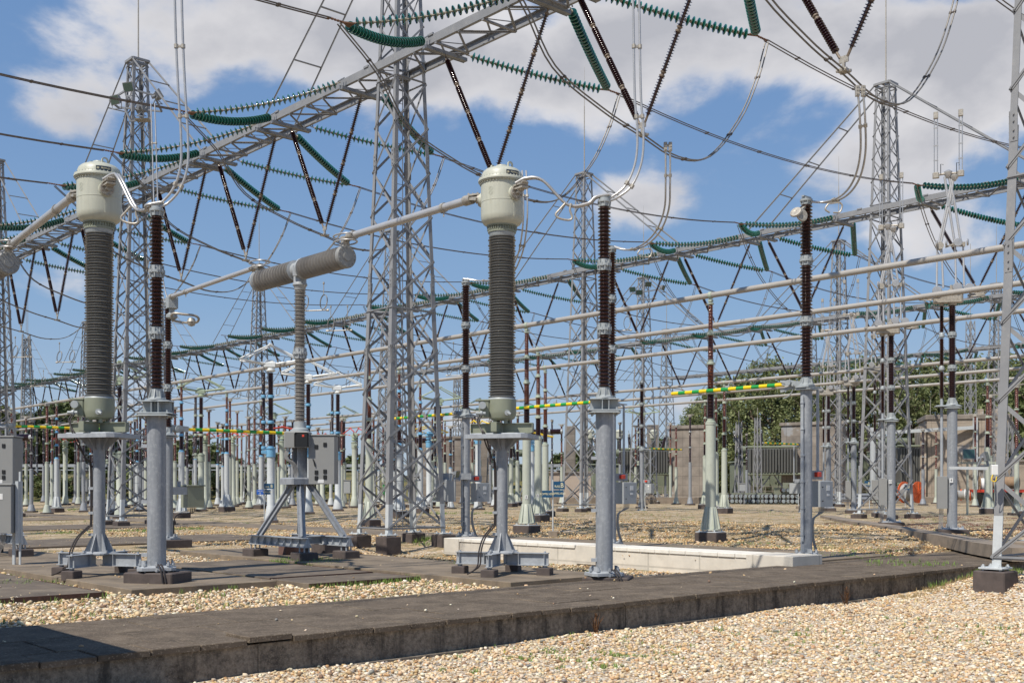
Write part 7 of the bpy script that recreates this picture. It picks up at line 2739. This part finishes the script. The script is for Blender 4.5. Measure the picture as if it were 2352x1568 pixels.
def make_tree(H, R, seed, leafm, nclump=120, nleaf=60, lsz=.32, base=.18, elong=1.2):
    rg = np.random.default_rng(seed)
    r = thing('tree', 't', 'tree')
    mb = MB()
    mb.tube([(0, 0, 0), (.1, .05, H * .3), (-.1, .1, H * .6), (.05, 0, H * .92)], [.32, .25, .15, .04], 8)
    for k in range(9):
        a = rg.uniform(0, 2 * pi); z = H * rg.uniform(.2, .7); L = R * rg.uniform(.6, 1.1)
        mb.tube([(0, 0, z), (cos(a) * L * .5, sin(a) * L * .5, z + L * .5), (cos(a) * L, sin(a) * L, z + L * 1.1)], [.13, .07, .025], 6)
    mb.build('trunk', 'bark', r)
    # clumps on an uneven envelope
    C = []
    while len(C) < nclump:
        z = rg.uniform(base, 1.0)
        env = R * (sin(pi * min(1, (z - base) / (1 - base)) ** .75) * .85 + .22) * rg.uniform(.35, 1.05)
        a = rg.uniform(0, 2 * pi)
        C.append((cos(a) * env, sin(a) * env, z * H))
    C = np.array(C)
    pts = []
    for c in C:
        rad = rg.uniform(.45, 1.0) * R * .21
        d = rg.normal(0, 1, (nleaf, 3)); d /= np.linalg.norm(d, axis=1)[:, None]
        pts.append(c + d * rad * rg.uniform(.3, 1.0, (nleaf, 1)) * np.array([1, 1, elong]))
    P = np.concatenate(pts); n = len(P)
    u = rg.normal(0, 1, (n, 3)); u /= np.linalg.norm(u, axis=1)[:, None]
    v = np.cross(u, rg.normal(0, 1, (n, 3))); v /= np.linalg.norm(v, axis=1)[:, None]
    s = lsz * rg.uniform(.5, 1.2, (n, 1))
    V = np.stack([P - u * s, P + v * s * .45, P + u * s, P - v * s * .45], 1).reshape(-1, 3)
    me = bpy.data.meshes.new('crown')
    me.vertices.add(n * 4); me.vertices.foreach_set('co', V.astype(np.float32).ravel())
    me.loops.add(n * 4); me.loops.foreach_set('vertex_index', np.arange(n * 4, dtype=np.int32))
    me.polygons.add(n); me.polygons.foreach_set('loop_start', np.arange(0, n * 4, 4, dtype=np.int32))
    me.update(calc_edges=True); me.materials.append(M[leafm])
    o = bpy.data.objects.new('crown', me); col.objects.link(o); o.parent = r
    return Proto(r)


T = [make_tree(15, 3.4, 1, 'leaf_poplar', 150, 40, .22, .06, 2.3), make_tree(16, 2.9, 2, 'leaf_poplar', 140, 40, .22, .06, 2.6), make_tree(9, 3.8, 3, 'leaf_dark', 90), make_tree(4, 2.6, 4, 'leaf_dark', 50, 60, .25, .05)]
rg = random.Random(3)
TP = []
# (px, top py, Y, kind)
for px, top in ((1588, 945), (1625, 905), (1660, 880), (1700, 868), (1738, 862), (1775, 856), (1812, 858), (1850, 866), (1885, 858), (1920, 852), (1955, 850), (1990, 846), (2025, 850), (2060, 846), (2095, 842), (2130, 846), (2165, 842), (2200, 838), (2235, 842), (2270, 836), (2305, 832), (2340, 828), (2378, 830), (2415, 830)):
    TP.append((px, top, 165 + rg.uniform(-6, 6), rg.choice((0, 1)), 'right'))
for px, top in ((1605, 930), (1680, 900), (1755, 890), (1830, 890), (1905, 880), (1980, 880), (2055, 878), (2130, 875), (2210, 870), (2290, 866), (2370, 862)):
    TP.append((px, top, 182, rg.choice((0, 1)), 'rear'))
for px, top in ((-20, 930), (20, 950), (55, 965), (90, 950), (130, 935), (165, 930), (200, 950), (240, 990), (285, 1010), (310, 1030), (420, 1020), (455, 1000), (640, 1040), (700, 1045), (760, 1040), (540, 1055), (490, 1045), (820, 1050), (375, 1035), (2420, 850)):
    TP.append((px, top, 150 + rg.uniform(-8, 8), 2, 'left' if px < 1000 else 'right'))
for px, top in ((1345, 1030), (1400, 1050), (1540, 1010), (1570, 1000), (1290, 1045)):
    TP.append((px, top, 160, 2, 'middle'))
HT = [15, 16, 9, 4]
cn = {}
for px, top, Y, k, side in TP:
    cn[side] = cn.get(side, 0) + 1
    h = zz(top - (14 if side in ('right', 'rear') else 0), Y)
    sc_ = h / HT[k] * rg.uniform(.94, 1.03)
    lab = {'right': 'green tree of the front treeline at the right, %s from its left end', 'rear': 'green tree standing behind the right treeline, %s from its left end', 'left': 'low green tree beyond the bank at the left, %s from the left', 'middle': 'low green tree far behind the middle of the yard, %s from the left'}[side] % (ORD[cn[side] - 1] if cn[side] <= 24 else 'last')
    wide = 1.15 if k < 2 else rg.uniform(1.0, 1.3)
    T[k].place((at(px, Y), Y, 0), rg.uniform(0, 6.28), lab, 'trees behind the yard', (wide * max(sc_, .8), wide * max(sc_, .8), sc_))
cnb = 0
for px, Y in ((20, 117), (70, 119), (110, 116), (165, 118), (300, 117), (340, 120), (430, 118), (480, 116), (560, 119), (600, 117), (660, 120), (730, 118), (250, 119), (390, 121)):
    x = at(px, Y); cnb += 1
    T[3].place((x, Y, 0.6), rg.uniform(0, 6), 'green shrub on the grassy bank, %s from the left' % ORD[cnb - 1], 'shrubs on the bank', (rg.uniform(.7, 1.1), rg.uniform(.7, 1.1), rg.uniform(.5, .8)))
